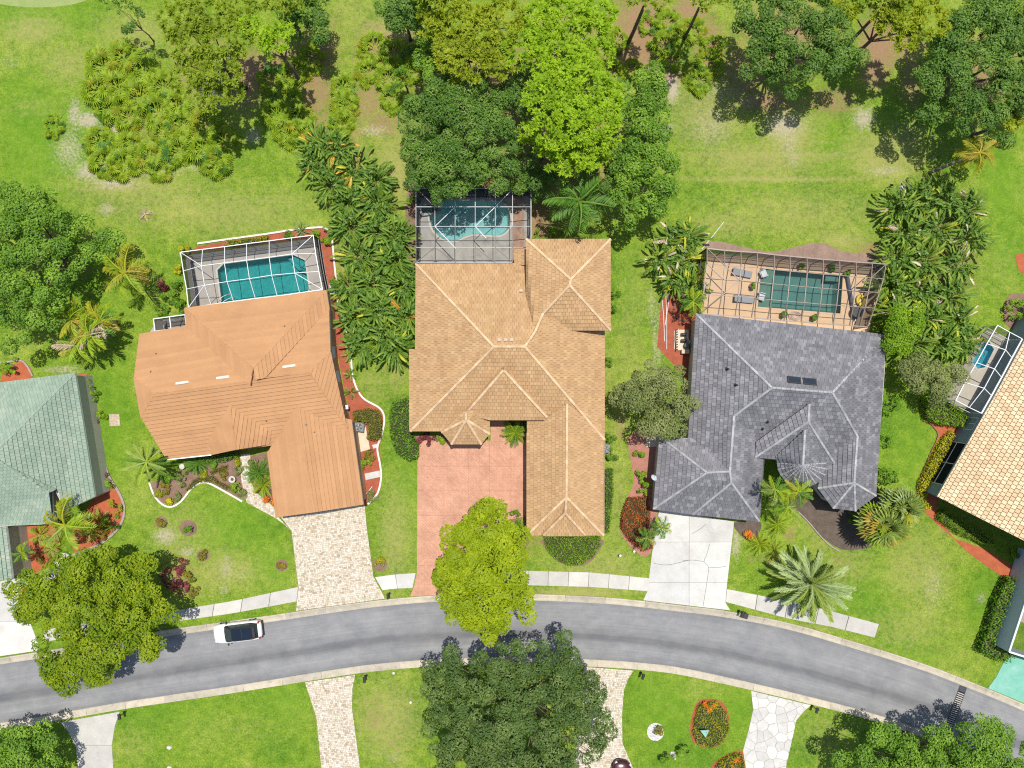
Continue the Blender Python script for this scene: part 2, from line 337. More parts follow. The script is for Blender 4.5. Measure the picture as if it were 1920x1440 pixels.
def build_ground():
    step = 0.4; xs = np.arange(-56, 56.01, step); ys = np.arange(-43.2, 43.21, step)
    X, Y = np.meshgrid(xs, ys); nx, ny = len(xs), len(ys)
    px, py = X * PXM + 960, 720 - Y * PXM
    atts = {}
    for nm, bl in (('dirt', DIRT), ('sand', SAND), ('dry', DRY), ('lush', LUSH)):
        a = np.zeros_like(px)
        for bx, by, rx, ry, st in bl:
            d2 = ((px - bx) / rx) ** 2 + ((py - by) / ry) ** 2
            a = np.maximum(a, st * np.exp(-d2 * 0.75))
        atts[nm] = a
    rs = np.random.RandomState(3)
    Z = np.zeros_like(X)
    V = np.stack([X.ravel(), Y.ravel(), Z.ravel()], 1)
    idx = np.arange(nx * ny).reshape(ny, nx)
    F = np.stack([idx[:-1, :-1], idx[:-1, 1:], idx[1:, 1:], idx[1:, :-1]], -1).reshape(-1, 4)
    cx = V[F].mean(1); keep = np.ones(len(F), bool)
    cuts = [offset_poly([tuple(P(*p)[:2]) for p in poly], 0.5) for poly in DECKS.values()] + [offset_poly([tuple(P(*p)[:2]) for p in poly], -0.3) for poly in POOLS.values()]
    for q in cuts:
        b = [min(p[0] for p in q), max(p[0] for p in q), min(p[1] for p in q), max(p[1] for p in q)]
        for i in np.nonzero((cx[:, 0] > b[0]) & (cx[:, 0] < b[1]) & (cx[:, 1] > b[2]) & (cx[:, 1] < b[3]))[0]:
            if inside(q, cx[i, 0], cx[i, 1]): keep[i] = False
    F = F[keep]
    # ring out to the horizon, sharing nothing but the border line
    x0, x1, y0, y1 = xs[0], xs[-1], ys[0], ys[-1]; B = 900.0; n0 = len(V)
    ex = [(-B, -B), (x0, -B), (x1, -B), (B, -B), (-B, y0), (x0, y0), (x1, y0), (B, y0), (-B, y1), (x0, y1), (x1, y1), (B, y1), (-B, B), (x0, B), (x1, B), (B, B)]
    V = np.vstack([V, np.array([(a, b, 0) for a, b in ex])])
    R = [(0, 1, 5, 4), (1, 2, 6, 5), (2, 3, 7, 6), (4, 5, 9, 8), (6, 7, 11, 10), (8, 9, 13, 12), (9, 10, 14, 13), (10, 11, 15, 14)]
    F = np.vstack([F, np.array(R) + n0])
    m, nt, out = _new('lawn_grass'); L = nt.links
    def at(n):
        a = nt.nodes.new('ShaderNodeAttribute'); a.attribute_name = n; return a.outputs['Fac']
    b = nt.nodes.new('ShaderNodeBsdfPrincipled'); b.inputs['Roughness'].default_value = 0.9; b.inputs['Specular IOR Level'].default_value = 0.1
    big = _noise(nt, 0.13, 5, 0.62); mid = _noise(nt, 1.1, 5, 0.7); fine = _noise(nt, 6.0, 4, 0.75); vf = _noise(nt, 16.0, 2, 0.7)
    r = _ramp(nt, [(0.082, 0.188, 0.014), (0.152, 0.248, 0.021), (0.235, 0.295, 0.05)], [0.30, 0.5, 0.70]); L.new(big.outputs[0], r.inputs[0])
    col = r.outputs[0]
    mm = _ramp(nt, [(0.55, 0.68, 0.5), (1.0, 1.0, 1.0), (1.5, 1.3, 1.5)], [0.28, 0.5, 0.74]); L.new(mid.outputs[0], mm.inputs[0]); col = _mix(nt, col, mm.outputs[0], 1.0, 'MULTIPLY')
    fm = _ramp(nt, [(0.42, 0.52, 0.38), (1.05, 1.03, 1.0), (1.75, 1.5, 1.9)], [0.32, 0.52, 0.72]); L.new(fine.outputs[0], fm.inputs[0]); col = _mix(nt, col, fm.outputs[0], 0.8, 'MULTIPLY')
    vm = _ramp(nt, [(0.6, 0.66, 0.55), (1.36, 1.28, 1.4)], [0.33, 0.67]); L.new(vf.outputs[0], vm.inputs[0]); col = _mix(nt, col, vm.outputs[0], 0.8, 'MULTIPLY')
    lf = _math(nt, 'MULTIPLY', at('lush'), 0.75); col = _mix(nt, col, _mix(nt, (0.075, 0.205, 0.010), (0.13, 0.265, 0.016), mid.outputs[0]), lf)
    def thr(a, noise, lo, hi, k=1.0):
        s = _math(nt, 'ADD', a, _math(nt, 'MULTIPLY', _math(nt, 'SUBTRACT', noise, 0.5), k))
        rr = nt.nodes.new('ShaderNodeMapRange'); rr.inputs['From Min'].default_value = lo; rr.inputs['From Max'].default_value = hi; L.new(s, rr.inputs[0]); return rr.outputs[0]
    n2 = _noise(nt, 2.6, 5, 0.78); n3 = _noise(nt, 4.0, 5, 0.8)
    col = _mix(nt, col, _mix(nt, (0.25, 0.25, 0.062), (0.38, 0.33, 0.14), fine.outputs[0]), _math(nt, 'MULTIPLY', thr(at('dry'), n2.outputs[0], 0.12, 0.8, 2.2), 0.88))
    col = _mix(nt, col, _mix(nt, (0.20, 0.115, 0.06), (0.36, 0.235, 0.14), n3.outputs[0]), thr(at('dirt'), n2.outputs[0], 0.28, 0.85, 2.4))
    col = _mix(nt, col, _mix(nt, (0.30, 0.245, 0.165), (0.52, 0.45, 0.36), n3.outputs[0]), _math(nt, 'MULTIPLY', thr(at('sand'), n3.outputs[0], 0.24, 0.8, 2.3), 0.85))
    L.new(col, b.inputs['Base Color']); hh = _math(nt, 'ADD', fine.outputs[0], vf.outputs[0]); L.new(_bump(nt, hh, 0.55, 0.05), b.inputs['Normal'])
    L.new(b.outputs[0], out.inputs[0])
    me = np_mesh('ground', V, F, None, m)
    for nm, a in atts.items():
        t = me.attributes.new(nm, 'FLOAT', 'POINT'); t.data.foreach_set('value', np.concatenate([a.ravel(), np.zeros(16)]).astype(np.float32))
    tag(obj('ground', me), kind='structure')
build_ground()

# the paler putting-green edge of the golf course in the corner
green_m = surf('golf_green_grass', (0.24, 0.31, 0.10), (0.29, 0.34, 0.13), 1.2, 0.9, 0.1, fine=(9, 0.2))
tag(sheet('golf_green', [tuple(P(70 + 105 * math.cos(a), -12 + 26 * math.sin(a))[:2]) for a in np.linspace(0, 2 * math.pi, 40)[:-1]], 0.006, green_m), kind='structure')

# ---------------------------------------------------------------- road
TOP = [(-500, 1300), (-200, 1275), (0, 1245), (73, 1234), (200, 1213), (325, 1191), (490, 1168), (640, 1146), (730, 1135), (815, 1128), (905, 1124), (1000, 1125.5), (1140, 1132), (1280, 1147), (1360, 1157), (1470, 1178), (1580, 1209), (1723, 1254), (1820, 1291), (1920, 1333), (2100, 1415), (2400, 1560)]
BOT = [(-500, 1420), (-200, 1390), (0, 1356), (57, 1347), (223, 1318), (330, 1302), (433, 1287), (640, 1254), (730, 1243), (813, 1237), (960, 1232), (1110, 1237), (1200, 1243), (1280, 1253), (1410, 1281), (1523, 1308), (1600, 1328), (1680, 1352), (1780, 1388), (1860, 1420), (1920, 1447), (2080, 1520), (2380, 1660)]
def along(pts, n):
    p = [Vector(q[:2]) for q in cr([tuple(P(*a)[:2]) for a in pts], 8)]
    s = [0]
    for i in range(1, len(p)): s.append(s[-1] + (p[i] - p[i - 1]).length)
    out = []; j = 0
    for k in range(n + 1):
        d = s[-1] * k / n
        while j < len(s) - 2 and s[j + 1] < d: j += 1
        t = (d - s[j]) / max(1e-6, s[j + 1] - s[j]); out.append(p[j].lerp(p[j + 1], t))
    return out
def build_road():
    n = 240; T, B = along(TOP, n), along(BOT, n)
    rows = 5; V = []; UV = []
    for i in range(n + 1):
        for k in range(rows): V.append((*T[i].lerp(B[i], k / (rows - 1)), 0.004)); UV.append((i / n * 150.0, k / (rows - 1)))
    F = [(i * rows + k, i * rows + k + 1, (i + 1) * rows + k + 1, (i + 1) * rows + k) for i in range(n) for k in range(rows - 1)]
    me = bpy.data.meshes.new('road'); me.from_pydata(V, [], F)
    uv = me.uv_layers.new(name='UVMap')
    for l in me.loops: uv.data[l.index].uv = UV[l.vertex_index]
    m, nt, out = _new('asphalt'); L = nt.links
    b = nt.nodes.new('ShaderNodeBsdfPrincipled'); b.inputs['Roughness'].default_value = 0.85; b.inputs['Specular IOR Level'].default_value = 0.25
    uvn = nt.nodes.new('ShaderNodeUVMap'); sep = nt.nodes.new('ShaderNodeSeparateXYZ'); L.new(uvn.outputs[0], sep.inputs[0])
    def un(su, sv, det=5):
        mp = nt.nodes.new('ShaderNodeMapping'); mp.inputs['Scale'].default_value = (su, sv, 1); L.new(uvn.outputs[0], mp.inputs[0])
        q = nt.nodes.new('ShaderNodeTexNoise'); q.inputs['Scale'].default_value = 1; q.inputs['Detail'].default_value = det; q.inputs['Roughness'].default_value = 0.62; L.new(mp.outputs[0], q.inputs['Vector']); return q.outputs[0]
    lane = _ramp(nt, [(0.19, 0.192, 0.198), (0.235, 0.237, 0.243), (0.245, 0.247, 0.253), (0.205, 0.207, 0.213), (0.155, 0.157, 0.163), (0.155, 0.157, 0.163), (0.22, 0.222, 0.226), (0.25, 0.252, 0.256), (0.23, 0.232, 0.236), (0.18, 0.182, 0.186)], [0.0, 0.08, 0.34, 0.5, 0.57, 0.63, 0.70, 0.8, 0.9, 1.0])
    wob = _math(nt, 'ADD', sep.outputs[1], _math(nt, 'MULTIPLY', _math(nt, 'SUBTRACT', un(0.07, 3.0), 0.5), 0.20)); L.new(wob, lane.inputs[0])
    st = _ramp(nt, [(0.78, 0.78, 0.79), (1.12, 1.12, 1.11)], [0.3, 0.7]); L.new(un(0.5, 7.0), st.inputs[0])
    col = _mix(nt, lane.outputs[0], st.outputs[0], 0.55, 'MULTIPLY')
    s2 = _ramp(nt, [(0.86, 0.86, 0.86), (1.1, 1.1, 1.1)], [0.36, 0.64]); L.new(un(0.06, 34.0, 3), s2.inputs[0]); col = _mix(nt, col, s2.outputs[0], 0.45, 'MULTIPLY')
    pt = _ramp(nt, [(0.85, 0.86, 0.88), (1.12, 1.11, 1.08)], [0.35, 0.65]); L.new(_noise(nt, 0.5, 6, 0.7).outputs[0], pt.inputs[0]); col = _mix(nt, col, pt.outputs[0], 0.9, 'MULTIPLY')
    sp = _noise(nt, 22, 3, 0.8); sr = _ramp(nt, [(0.72, 0.72, 0.74), (1.25, 1.24, 1.22)], [0.32, 0.68]); L.new(sp.outputs[0], sr.inputs[0]); col = _mix(nt, col, sr.outputs[0], 0.8, 'MULTIPLY')
    # newer, paler surface beyond the trench drain
    far = nt.nodes.new('ShaderNodeMapRange'); far.inputs['From Min'].default_value = 0; far.inputs['From Max'].default_value = 1
    L.new(col, b.inputs['Base Color']); L.new(_bump(nt, sp.outputs[0], 0.25, 0.02), b.inputs['Normal']); L.new(b.outputs[0], out.inputs[0])
    me.materials.append(m); me.update(); tag(obj('road', me), kind='structure')
    # kerbs: a gutter pan with a rolled lip, cast in lengths
    km = surf('kerb_concrete', (0.52, 0.47, 0.38), (0.42, 0.38, 0.30), 1.4, 0.85, 0.2, bump=0.2, fine=(14, 0.22), big=((0.27, 0.25, 0.22), 0.7, 0.56, 0.6), var=[(0.86, 0.86, 0.86), (1.12, 1.1, 1.05)])
    for side, line, sg in (('kerb', T, 1), ('kerb', B, -1)):
        q = line
        base = offset_line(q, 0.30 * sg); n_ = len(q)
        root = strip('kerb', base, 0.66, -0.05, 0.012, km); tag(root, kind='structure')
        prof = [(0.03, 0.016), (0.24, 0.03), (0.40, 0.075), (0.52, 0.125), (0.63, 0.125), (0.635, -0.05)]
        lines = [offset_line(q, d * sg) for d, z in prof]
        seg = 6; i = 0
        while i < n_ - 1:
            j = min(i + seg, n_ - 1); mb = MB(); mb.a = rng.random(); vs = []; fs = []; K = len(prof)
            g = 0.012 / max(0.1, (q[i + 1] - q[i]).length)
            for t in range(i, j + 1):
                for k in range(K):
                    p = lines[k][t]
                    if t == i and i > 0: p = p.lerp(lines[k][t + 1], g)
                    if t == j and j < n_ - 1: p = p.lerp(lines[k][t - 1], g)
                    vs.append((p.x, p.y, prof[k][1]))
            for t in range(j - i):
                for k in range(K - 1):
                    f = (t * K + k, t * K + k + 1, (t + 1) * K + k + 1, (t + 1) * K + k); fs.append(f if sg < 0 else f[::-1])
            fs.append(tuple(range(K))); fs.append(tuple(range((j - i) * K + K - 1, (j - i) * K - 1, -1)))
            mb.add(vs, fs); mb.build('kerb_stone', km, root); i = j
build_road()

# ---------------------------------------------------------------- pavements of cast slabs
conc = surf('pavement_concrete', (0.54, 0.52, 0.475), (0.46, 0.44, 0.405), 0.9, 0.85, 0.2, bump=0.15, fine=(13, 0.14), big=((0.42, 0.40, 0.37), 0.55, 0.55, 0.6), var=[(0.86, 0.86, 0.87), (1.1, 1.1, 1.08)])
conc_w = surf('bright_concrete', (0.58, 0.57, 0.545), (0.50, 0.49, 0.465), 0.7, 0.85, 0.2, bump=0.12, fine=(12, 0.12), big=((0.40, 0.385, 0.36), 0.45, 0.54, 0.6), var=[(0.9, 0.9, 0.9), (1.08, 1.08, 1.06)])
joint = surf('joint_soil', (0.14, 0.12, 0.09), (0.2, 0.18, 0.13), 3, 0.95, 0.1)
def slab_walk(top, bot, n, mat_=conc, z=0.07):
    n_s = 60
    def res(pts):
        p = [Vector(tuple(P(*a)[:2])) for a in pts]; s = [0]
        for i in range(1, len(p)): s.append(s[-1] + (p[i] - p[i - 1]).length)
        def f(t):
            d = t * s[-1]; j = 0
            while j < len(s) - 2 and s[j + 1] < d: j += 1
            return p[j].lerp(p[j + 1], (d - s[j]) / max(1e-6, s[j + 1] - s[j]))
        return f
    ft, fb = res(top), res(bot); g = 0.006
    poly = [ft(i / 12) for i in range(13)] + [fb(1 - i / 12) for i in range(13)]
    root = sheet('pavement', poly, 0.022, joint); tag(root, kind='structure')
    for i in range(n):
        a, b = i / n + g / n * 2, (i + 1) / n - g / n * 2
        ts = [a, (a + b) / 2, b]; mb = MB(); mb.a = rng.random()
        mb.prism([ft(t) for t in ts] + [fb(t) for t in reversed(ts)], 0.0, z + rng.uniform(-.006, .006)); mb.build('paving_slab', mat_, root)
slab_walk([(84, 1180), (250, 1158), (337, 1143), (440, 1126), (560, 1100)], [(80, 1203), (250, 1180), (334, 1164), (440, 1149), (557, 1127)], 9)
slab_walk([(703, 1082), (740, 1077), (780, 1074)], [(717, 1106), (745, 1103), (774, 1102)], 2, conc_w)
slab_walk([(914, 1070), (993, 1070), (1107, 1073), (1218, 1084)], [(914, 1097), (993, 1097), (1107, 1100), (1216, 1108)], 8)
slab_walk([(1362, 1104), (1480, 1127), (1560, 1146), (1648, 1170)], [(1360, 1128), (1480, 1160), (1560, 1175), (1640, 1195)], 5)

# ---------------------------------------------------------------- driveways
def xy(pts): return [tuple(P(*p)[:2]) for p in pts]
def grid_slabs(name, poly, us, vs, m, z, g=0.012, base=joint, crack=0):
    """slabs cut by lines of constant x (us) and y (vs), in photo pixels; us can be callables"""
    q = xy(poly); root = sheet(name, q, 0.012, base); tag(root, kind='structure')
    X = sorted((u - 960) / PXM for u in us); Y = sorted((720 - v) / PXM for v in vs)
    for i in range(len(X) - 1):
        for j in range(len(Y) - 1):
            c = clip_rect(q, X[i] + g, X[i + 1] - g, Y[j] + g, Y[j + 1] - g)
            if len(c) < 3 or abs(area2(c)) < 0.05: continue
            mb = MB(); mb.a = rng.random(); mb.prism(c, 0.0, z + rng.uniform(-.004, .004)); mb.build('paving_slab', m, root)
    return root
# brick-stamped salmon forecourt of the middle house
def brick_mat():
    m, nt, out = _new('salmon_stamped_concrete'); L = nt.links
    b = nt.nodes.new('ShaderNodeBsdfPrincipled'); b.inputs['Roughness'].default_value = 0.8; b.inputs['Specular IOR Level'].default_value = 0.25
    tc = nt.nodes.new('ShaderNodeTexCoord')
    mp = nt.nodes.new('ShaderNodeMapping'); mp.inputs['Rotation'].default_value = (0, 0, math.radians(45)); L.new(tc.outputs['Object'], mp.inputs[0])
    br = nt.nodes.new('ShaderNodeTexBrick'); br.inputs['Scale'].default_value = 1.0; br.inputs['Brick Width'].default_value = 0.40; br.inputs['Row Height'].default_value = 0.2; br.inputs['Mortar Size'].default_value = 0.016; br.inputs['Mortar Smooth'].default_value = 0.4
    br.inputs['Color1'].default_value = (0.54, 0.295, 0.20, 1); br.inputs['Color2'].default_value = (0.48, 0.255, 0.17, 1); br.inputs['Mortar'].default_value = (0.42, 0.215, 0.15, 1); L.new(mp.outputs[0], br.inputs['Vector'])
    n = _noise(nt, 0.5, 6, 0.7); r = _ramp(nt, [(0.86, 0.85, 0.84), (1.12, 1.14, 1.14)], [0.35, 0.65]); L.new(n.outputs[0], r.inputs[0]); col = _mix(nt, br.outputs[0], r.outputs[0], 1.0, 'MULTIPLY')
    n2 = _noise(nt, 9, 4, 0.75); r2 = _ramp(nt, [(0.8, 0.78, 0.76), (1.12, 1.12, 1.12)], [0.3, 0.65]); L.new(n2.outputs[0], r2.inputs[0]); col = _mix(nt, col, r2.outputs[0], 0.9, 'MULTIPLY')
    n3 = _noise(nt, 0.9, 5, 0.8); r3 = _ramp(nt, [(0, 0, 0), (1, 1, 1)], [0.66, 0.74]); L.new(n3.outputs[0], r3.inputs[0]); col = _mix(nt, col, (0.27, 0.15, 0.11), _math(nt, 'MULTIPLY', r3.outputs[0], 0.55))
    L.new(col, b.inputs['Base Color']); L.new(_bump(nt, br.outputs[1], -0.4, 0.01), b.inputs['Normal']); L.new(b.outputs[0], out.inputs[0]); return m
salmon = brick_mat(); sal_j = surf('salmon_joint', (0.36, 0.18, 0.13), (0.30, 0.15, 0.11), 3)
tag(grid_slabs('driveway', [(783, 826), (920, 826), (920, 780), (948, 780), (948, 826), (990, 826), (990, 967), (950, 975), (918, 1010), (906, 1070), (914, 1110), (769, 1118), (777, 1098), (782, 1073)], [760, 831, 879, 918, 958, 1000], [770, 828, 874, 919, 966, 1012, 1060, 1130], salmon, 0.05, 0.010, sal_j), kind='structure')
# cast concrete drives
tag(grid_slabs('driveway', [(1236, 955), (1376, 978), (1362, 1104), (1360, 1130), (1369, 1144), (1206, 1125), (1214, 1108), (1222, 1040)], [1200, 1292, 1400], [940, 1016, 1092, 1170], conc_w, 0.05, 0.012), kind='structure')
tag(grid_slabs('driveway', [(113, 1354), (225, 1334), (216, 1360), (210, 1397), (213, 1440), (215, 1640), (150, 1640), (147, 1440), (143, 1400), (128, 1370)], [90, 240], [1310, 1397, 1480, 1560, 1660], conc, 0.05), kind='structure')
tag(grid_slabs('driveway', [(-260, 1110), (0, 1090), (37, 1082), (44, 1100), (54, 1160), (70, 1200), (75, 1219), (0, 1230), (-260, 1270)], [-300, -180, -70, 150], [1050, 1165, 1300], conc_w, 0.05), kind='structure')
path_a = sheet('path', xy([(40, 1092), (62, 1084), (88, 1076), (110, 1040), (118, 1034), (131, 1035), (133, 1052), (110, 1080), (80, 1094), (44, 1100)]), 0.055, conc_w, None, (), 0.05); tag(path_a, kind='structure')
# green-painted drive by the corner house
greenp = surf('green_painted_concrete', (0.14, 0.40, 0.29), (0.22, 0.46, 0.38), 0.8, 0.6, 0.4, fine=(10, 0.12), big=((0.42, 0.58, 0.52), 1.6, 0.62, 0.7))
tag(sheet('driveway', xy([(1852, 1290), (1868, 1268), (1882, 1240), (1900, 1225), (2150, 1240), (2190, 1440), (1990, 1350), (1920, 1318)]), 0.05, greenp, None, (), 0.05), kind='structure')

# irregular flagstones
def flagstones():
    poly = xy([(1408, 1295), (1520, 1322), (1508, 1332), (1493, 1350), (1484, 1390), (1473, 1440), (1440, 1600), (1370, 1600), (1398, 1440), (1393, 1407), (1404, 1366), (1412, 1330)])
    root = sheet('driveway', poly, 0.018, surf('flagstone_joint', (0.33, 0.31, 0.27), (0.40, 0.37, 0.33), 3, 0.95)); tag(root, kind='structure')
    stone = surf('white_flagstone', (0.60, 0.585, 0.55), (0.51, 0.495, 0.465), 1.6, 0.8, 0.25, fine=(11, 0.12), var=[(0.84, 0.84, 0.85), (1.1, 1.1, 1.08)])
    r = random.Random(5); pts = []; s = 0.98
    x0, x1, y0, y1 = min(p[0] for p in poly), max(p[0] for p in poly), min(p[1] for p in poly), max(p[1] for p in poly)
    y = y0
    while y < y1 + s:
        x = x0 - s
        while x < x1 + s: pts.append((x + r.uniform(-.42, .42) * s, y + r.uniform(-.42, .42) * s)); x += s
        y += s * 0.9
    for p in pts:
        c = list(poly)
        if not (x0 - 1 < p[0] < x1 + 1): continue
        for o in pts:
            d = math.hypot(o[0] - p[0], o[1] - p[1])
            if o is p or d > 2.6: continue
            a, b = (o[0] - p[0]) / d, (o[1] - p[1]) / d
            c = clip_half(c, a, b, a * p[0] + b * p[1] + d / 2 - 0.022)
            if len(c) < 3: break
        if len(c) < 3 or abs(area2(c)) < 0.03: continue
        mb = MB(); mb.a = r.random(); mb.prism(c, 0.0, 0.05 + r.uniform(-.008, .008)); mb.build('flagstone', stone, root)
flagstones()
# mixed tan pavers: too small to pick apart, real blocks joined into one sheet
def pavers(poly, ang, seed, root_name='driveway', m=None, unit=0.185, z=0.06):
    q = xy(poly); r = random.Random(seed)
    root = sheet(root_name, q, 0.016, surf('paver_joint', (0.30, 0.25, 0.18), (0.24, 0.2, 0.15), 3, 0.95)); tag(root, kind='structure')
    ca, sa = math.cos(-ang), math.sin(-ang); rot = [(p[0] * ca - p[1] * sa, p[0] * sa + p[1] * ca) for p in q]
    x0, x1, y0, y1 = min(p[0] for p in rot), max(p[0] for p in rot), min(p[1] for p in rot), max(p[1] for p in rot)
    mb = MB(); y = y0; ci, si = math.cos(ang), math.sin(ang)
    while y < y1:
        h = unit * r.choice((0.62, 1.0, 1.0)); x = x0 - r.uniform(0, unit)
        while x < x1:
            w = unit * r.choice((0.62, 1.0, 1.45)); c = clip_rect(rot, x + .008, x + w - .008, y + .008, y + h - .008); x += w
            if len(c) < 3: continue
            mb.a = r.random(); mb.prism([(p[0] * ci - p[1] * si, p[0] * si + p[1] * ci) for p in c], 0.02, z + r.uniform(-.006, .006))
        y += h
    tag(mb.build('pavers', m or paver_m, root), kind='stuff')
paver_m = surf('tan_pavers', (0.80, 0.80, 0.80), (0.72, 0.72, 0.72), 4, 0.85, 0.2, fine=(20, 0.15), var=[(0.50, 0.40, 0.29), (0.68, 0.58, 0.43), (0.76, 0.67, 0.52), (0.80, 0.73, 0.60), (0.86, 0.81, 0.71), (0.72, 0.60, 0.44)])
pavers([(520, 960), (683, 938), (688, 990), (700, 1080), (720, 1118), (722, 1122), (555, 1145), (556, 1140), (560, 1100), (547, 995)], math.radians(8), 11)
pavers([(450, 852), (470, 850), (468, 897), (480, 923), (513, 950), (519, 966), (546, 994), (520, 973), (463, 942), (453, 902)], math.radians(8), 12, 'path')
pavers([(572, 1279), (666, 1265), (661, 1290), (660, 1325), (673, 1423), (690, 1560), (606, 1560), (603, 1440), (593, 1343)], math.radians(6), 13)
pavers([(1094, 1250), (1188, 1257), (1178, 1272), (1170, 1292), (1166, 1340), (1167, 1393), (1187, 1440), (1230, 1560), (1060, 1560), (1075, 1440), (1092, 1330)], math.radians(-4), 14)

# hairline cracks in the concrete drive and the forecourt
crack_m = surf('crack_dirt', (0.16, 0.15, 0.13), (0.22, 0.2, 0.18), 5, .95)
drives = [o for o in COL.objects if o.name.split('.')[0] == 'driveway']
cr_root = drives[1]
for pts in ([(1323, 983), (1312, 992), (1298, 1000)], [(1330, 1020), (1326, 1036), (1320, 1053), (1328, 1063), (1325, 1093), (1318, 1136)], [(1280, 1051), (1300, 1050), (1320, 1053)], [(1328, 1063), (1345, 1064), (1362, 1061)], [(1226, 1056), (1245, 1059), (1263, 1057), (1291, 1050)]):
    strip('crack', xy(cr(pts, 4)), 0.04, 0.05, 0.0575, crack_m, cr_root)
# ================================================================ HOUSES
def frame_of(pts):
    """best plane of a roof face: origin, u (level), v (up the slope), n"""
    n = Vector((0, 0, 0)); c = Vector((0, 0, 0)); k = len(pts)
    for i in range(k):
        a, b = pts[i], pts[(i + 1) % k]
        n += Vector(((a.y - b.y) * (a.z + b.z), (a.z - b.z) * (a.x + b.x), (a.x - b.x) * (a.y + b.y))); c += a
    n.normalize(); c /= k
    if n.z < 0: n = -n
    v = Vector((0, 0, 1)) - n * n.z
    if v.length < 1e-3: v = Vector((0, 1, 0))
    v.normalize(); u = v.cross(n).normalized()
    return c, u, v, n
def roof_face(pts, root, course, tile, m, mode, seed=0, t=0.09, lift=0.02, name=None, gap=0.008, rec=0.022):
    """lay a face with tiles (mode 'tiles': joined, stuff) or long courses (mode 'courses': each its own part)"""
    r = random.Random(seed); c, u, v, n = frame_of(pts)
    zmin = min(p.z for p in pts); best = 0.6
    for i in range(len(pts)):                       # courses run along the eave
        a, b = pts[i], pts[(i + 1) % len(pts)]
        if max(a.z, b.z) < zmin + 0.22 and (b - a).length > best:
            best = (b - a).length; e = (b - a); e -= n * e.dot(n); e.normalize()
            if abs(e.dot(u)) > 0.8: u = e if e.dot(u) > 0 else -e; v = n.cross(u)
    uv = [((p - c).dot(u), (p - c).dot(v)) for p in pts]; dv = [(p - c).dot(n) for p in pts]
    tris = [([uv[i] for i in t_], [dv[i] for i in t_]) for t_ in geometry.tessellate_polygon([[Vector((q[0], q[1], 0)) for q in uv]])]
    def dev(q):
        best_ = None
        for (a, b, d), w in tris:
            den = (b[1] - d[1]) * (a[0] - d[0]) + (d[0] - b[0]) * (a[1] - d[1])
            if abs(den) < 1e-9: continue
            l0 = ((b[1] - d[1]) * (q[0] - d[0]) + (d[0] - b[0]) * (q[1] - d[1])) / den
            l1 = ((d[1] - a[1]) * (q[0] - d[0]) + (a[0] - d[0]) * (q[1] - d[1])) / den
            l2 = 1 - l0 - l1; mn = min(l0, l1, l2)
            if best_ is None or mn > best_[0]: best_ = (mn, l0 * w[0] + l1 * w[1] + l2 * w[2])
            if mn >= -1e-6: break
        return best_[1] if best_ else 0.0
    if area2(uv) < 0: uv = uv[::-1]
    u0, u1, v0, v1 = min(p[0] for p in uv), max(p[0] for p in uv), min(p[1] for p in uv), max(p[1] for p in uv)
    def put(mb, poly, vb):
        k = len(poly); hs = [t * max(0.0, 1 - (q[1] - vb) / course) + 0.008 for q in poly]
        ds = [dev(q) for q in poly]
        top = [c + u * q[0] + v * q[1] + n * (lift + h + e_) for q, h, e_ in zip(poly, hs, ds)]
        bot = [c + u * q[0] + v * q[1] + n * (lift - 0.03 + e_) for q, e_ in zip(poly, ds)]
        mb.add(top + bot, [tuple(range(k))] + [(i, k + i, k + (i + 1) % k, (i + 1) % k) for i in range(k)])
    allmb = MB(); row = 0; vb = v0
    while vb < v1 - 0.02:
        band = clip_rect(uv, u0 - 1, u1 + 1, vb, vb + course)
        if len(band) >= 3:
            if mode == 'courses':
                if abs(area2(band)) > 0.02:
                    mb = MB(); mb.a = r.random(); bu0, bu1 = min(p[0] for p in band), max(p[0] for p in band); kk = max(1, int((bu1 - bu0) / 0.9))
                    for q_ in range(kk):
                        sub = clip_rect(band, bu0 + (bu1 - bu0) * q_ / kk, bu0 + (bu1 - bu0) * (q_ + 1) / kk, vb - 1, vb + course + 1)
                        if len(sub) >= 3 and abs(area2(sub)) > 1e-4: put(mb, sub, vb)
                    mb.build('roof_course', m, root)
            else:
                bu0, bu1 = min(p[0] for p in band), max(p[0] for p in band)
                uu = u0 + (row % 2) * tile * 0.5 - tile + math.floor((bu0 - u0) / tile) * tile
                while uu < bu1:
                    g = gap
                    tl = clip_rect(band, uu + g, uu + tile - g, vb - 1, vb + course - rec); uu += tile
                    if len(tl) >= 3 and abs(area2(tl)) > 0.003:
                        allmb.a = r.random(); put(allmb, tl, vb)
        vb += course; row += 1
    if mode != 'courses' and allmb.F:
        tag(allmb.build(name or 'roof_tiles', m, root), kind='stuff')
def ridge_caps(lines, root, m, w=0.30, h=0.11, step=0.42, seed=1):
    r = random.Random(seed)
    for a, b in lines:
        d = b - a; L = d.length
        if L < 0.1: continue
        d /= L; u = d.cross(Vector((0, 0, 1))).normalized(); up = u.cross(d)
        mb = MB(); k = max(1, round(L / step)); s = L / k
        for i in range(k):
            mb.a = r.random(); vs = []
            for e, sc, dz in ((a + d * s * i, 1.12, 0.03), (a + d * s * (i + 1), 0.95, 0.0)):
                for x, z in ((-w / 2, -0.07), (-w / 3.2, h * .75), (0, h), (w / 3.2, h * .75), (w / 2, -0.07)): vs.append(e + u * x * sc + up * (z * sc + dz + 0.02))
            mb.add(vs, [(k_, k_ + 1, k_ + 6, k_ + 5) for k_ in range(4)] + [(4, 3, 2, 1, 0), (5, 6, 7, 8, 9)])
        mb.build('ridge_cap', m, root)
def zs(z): return z if z <= 3.0 else 3.0 + (z - 3.0) * 1.3
def P3(q): return P(q[0], q[1], zs(q[2]))
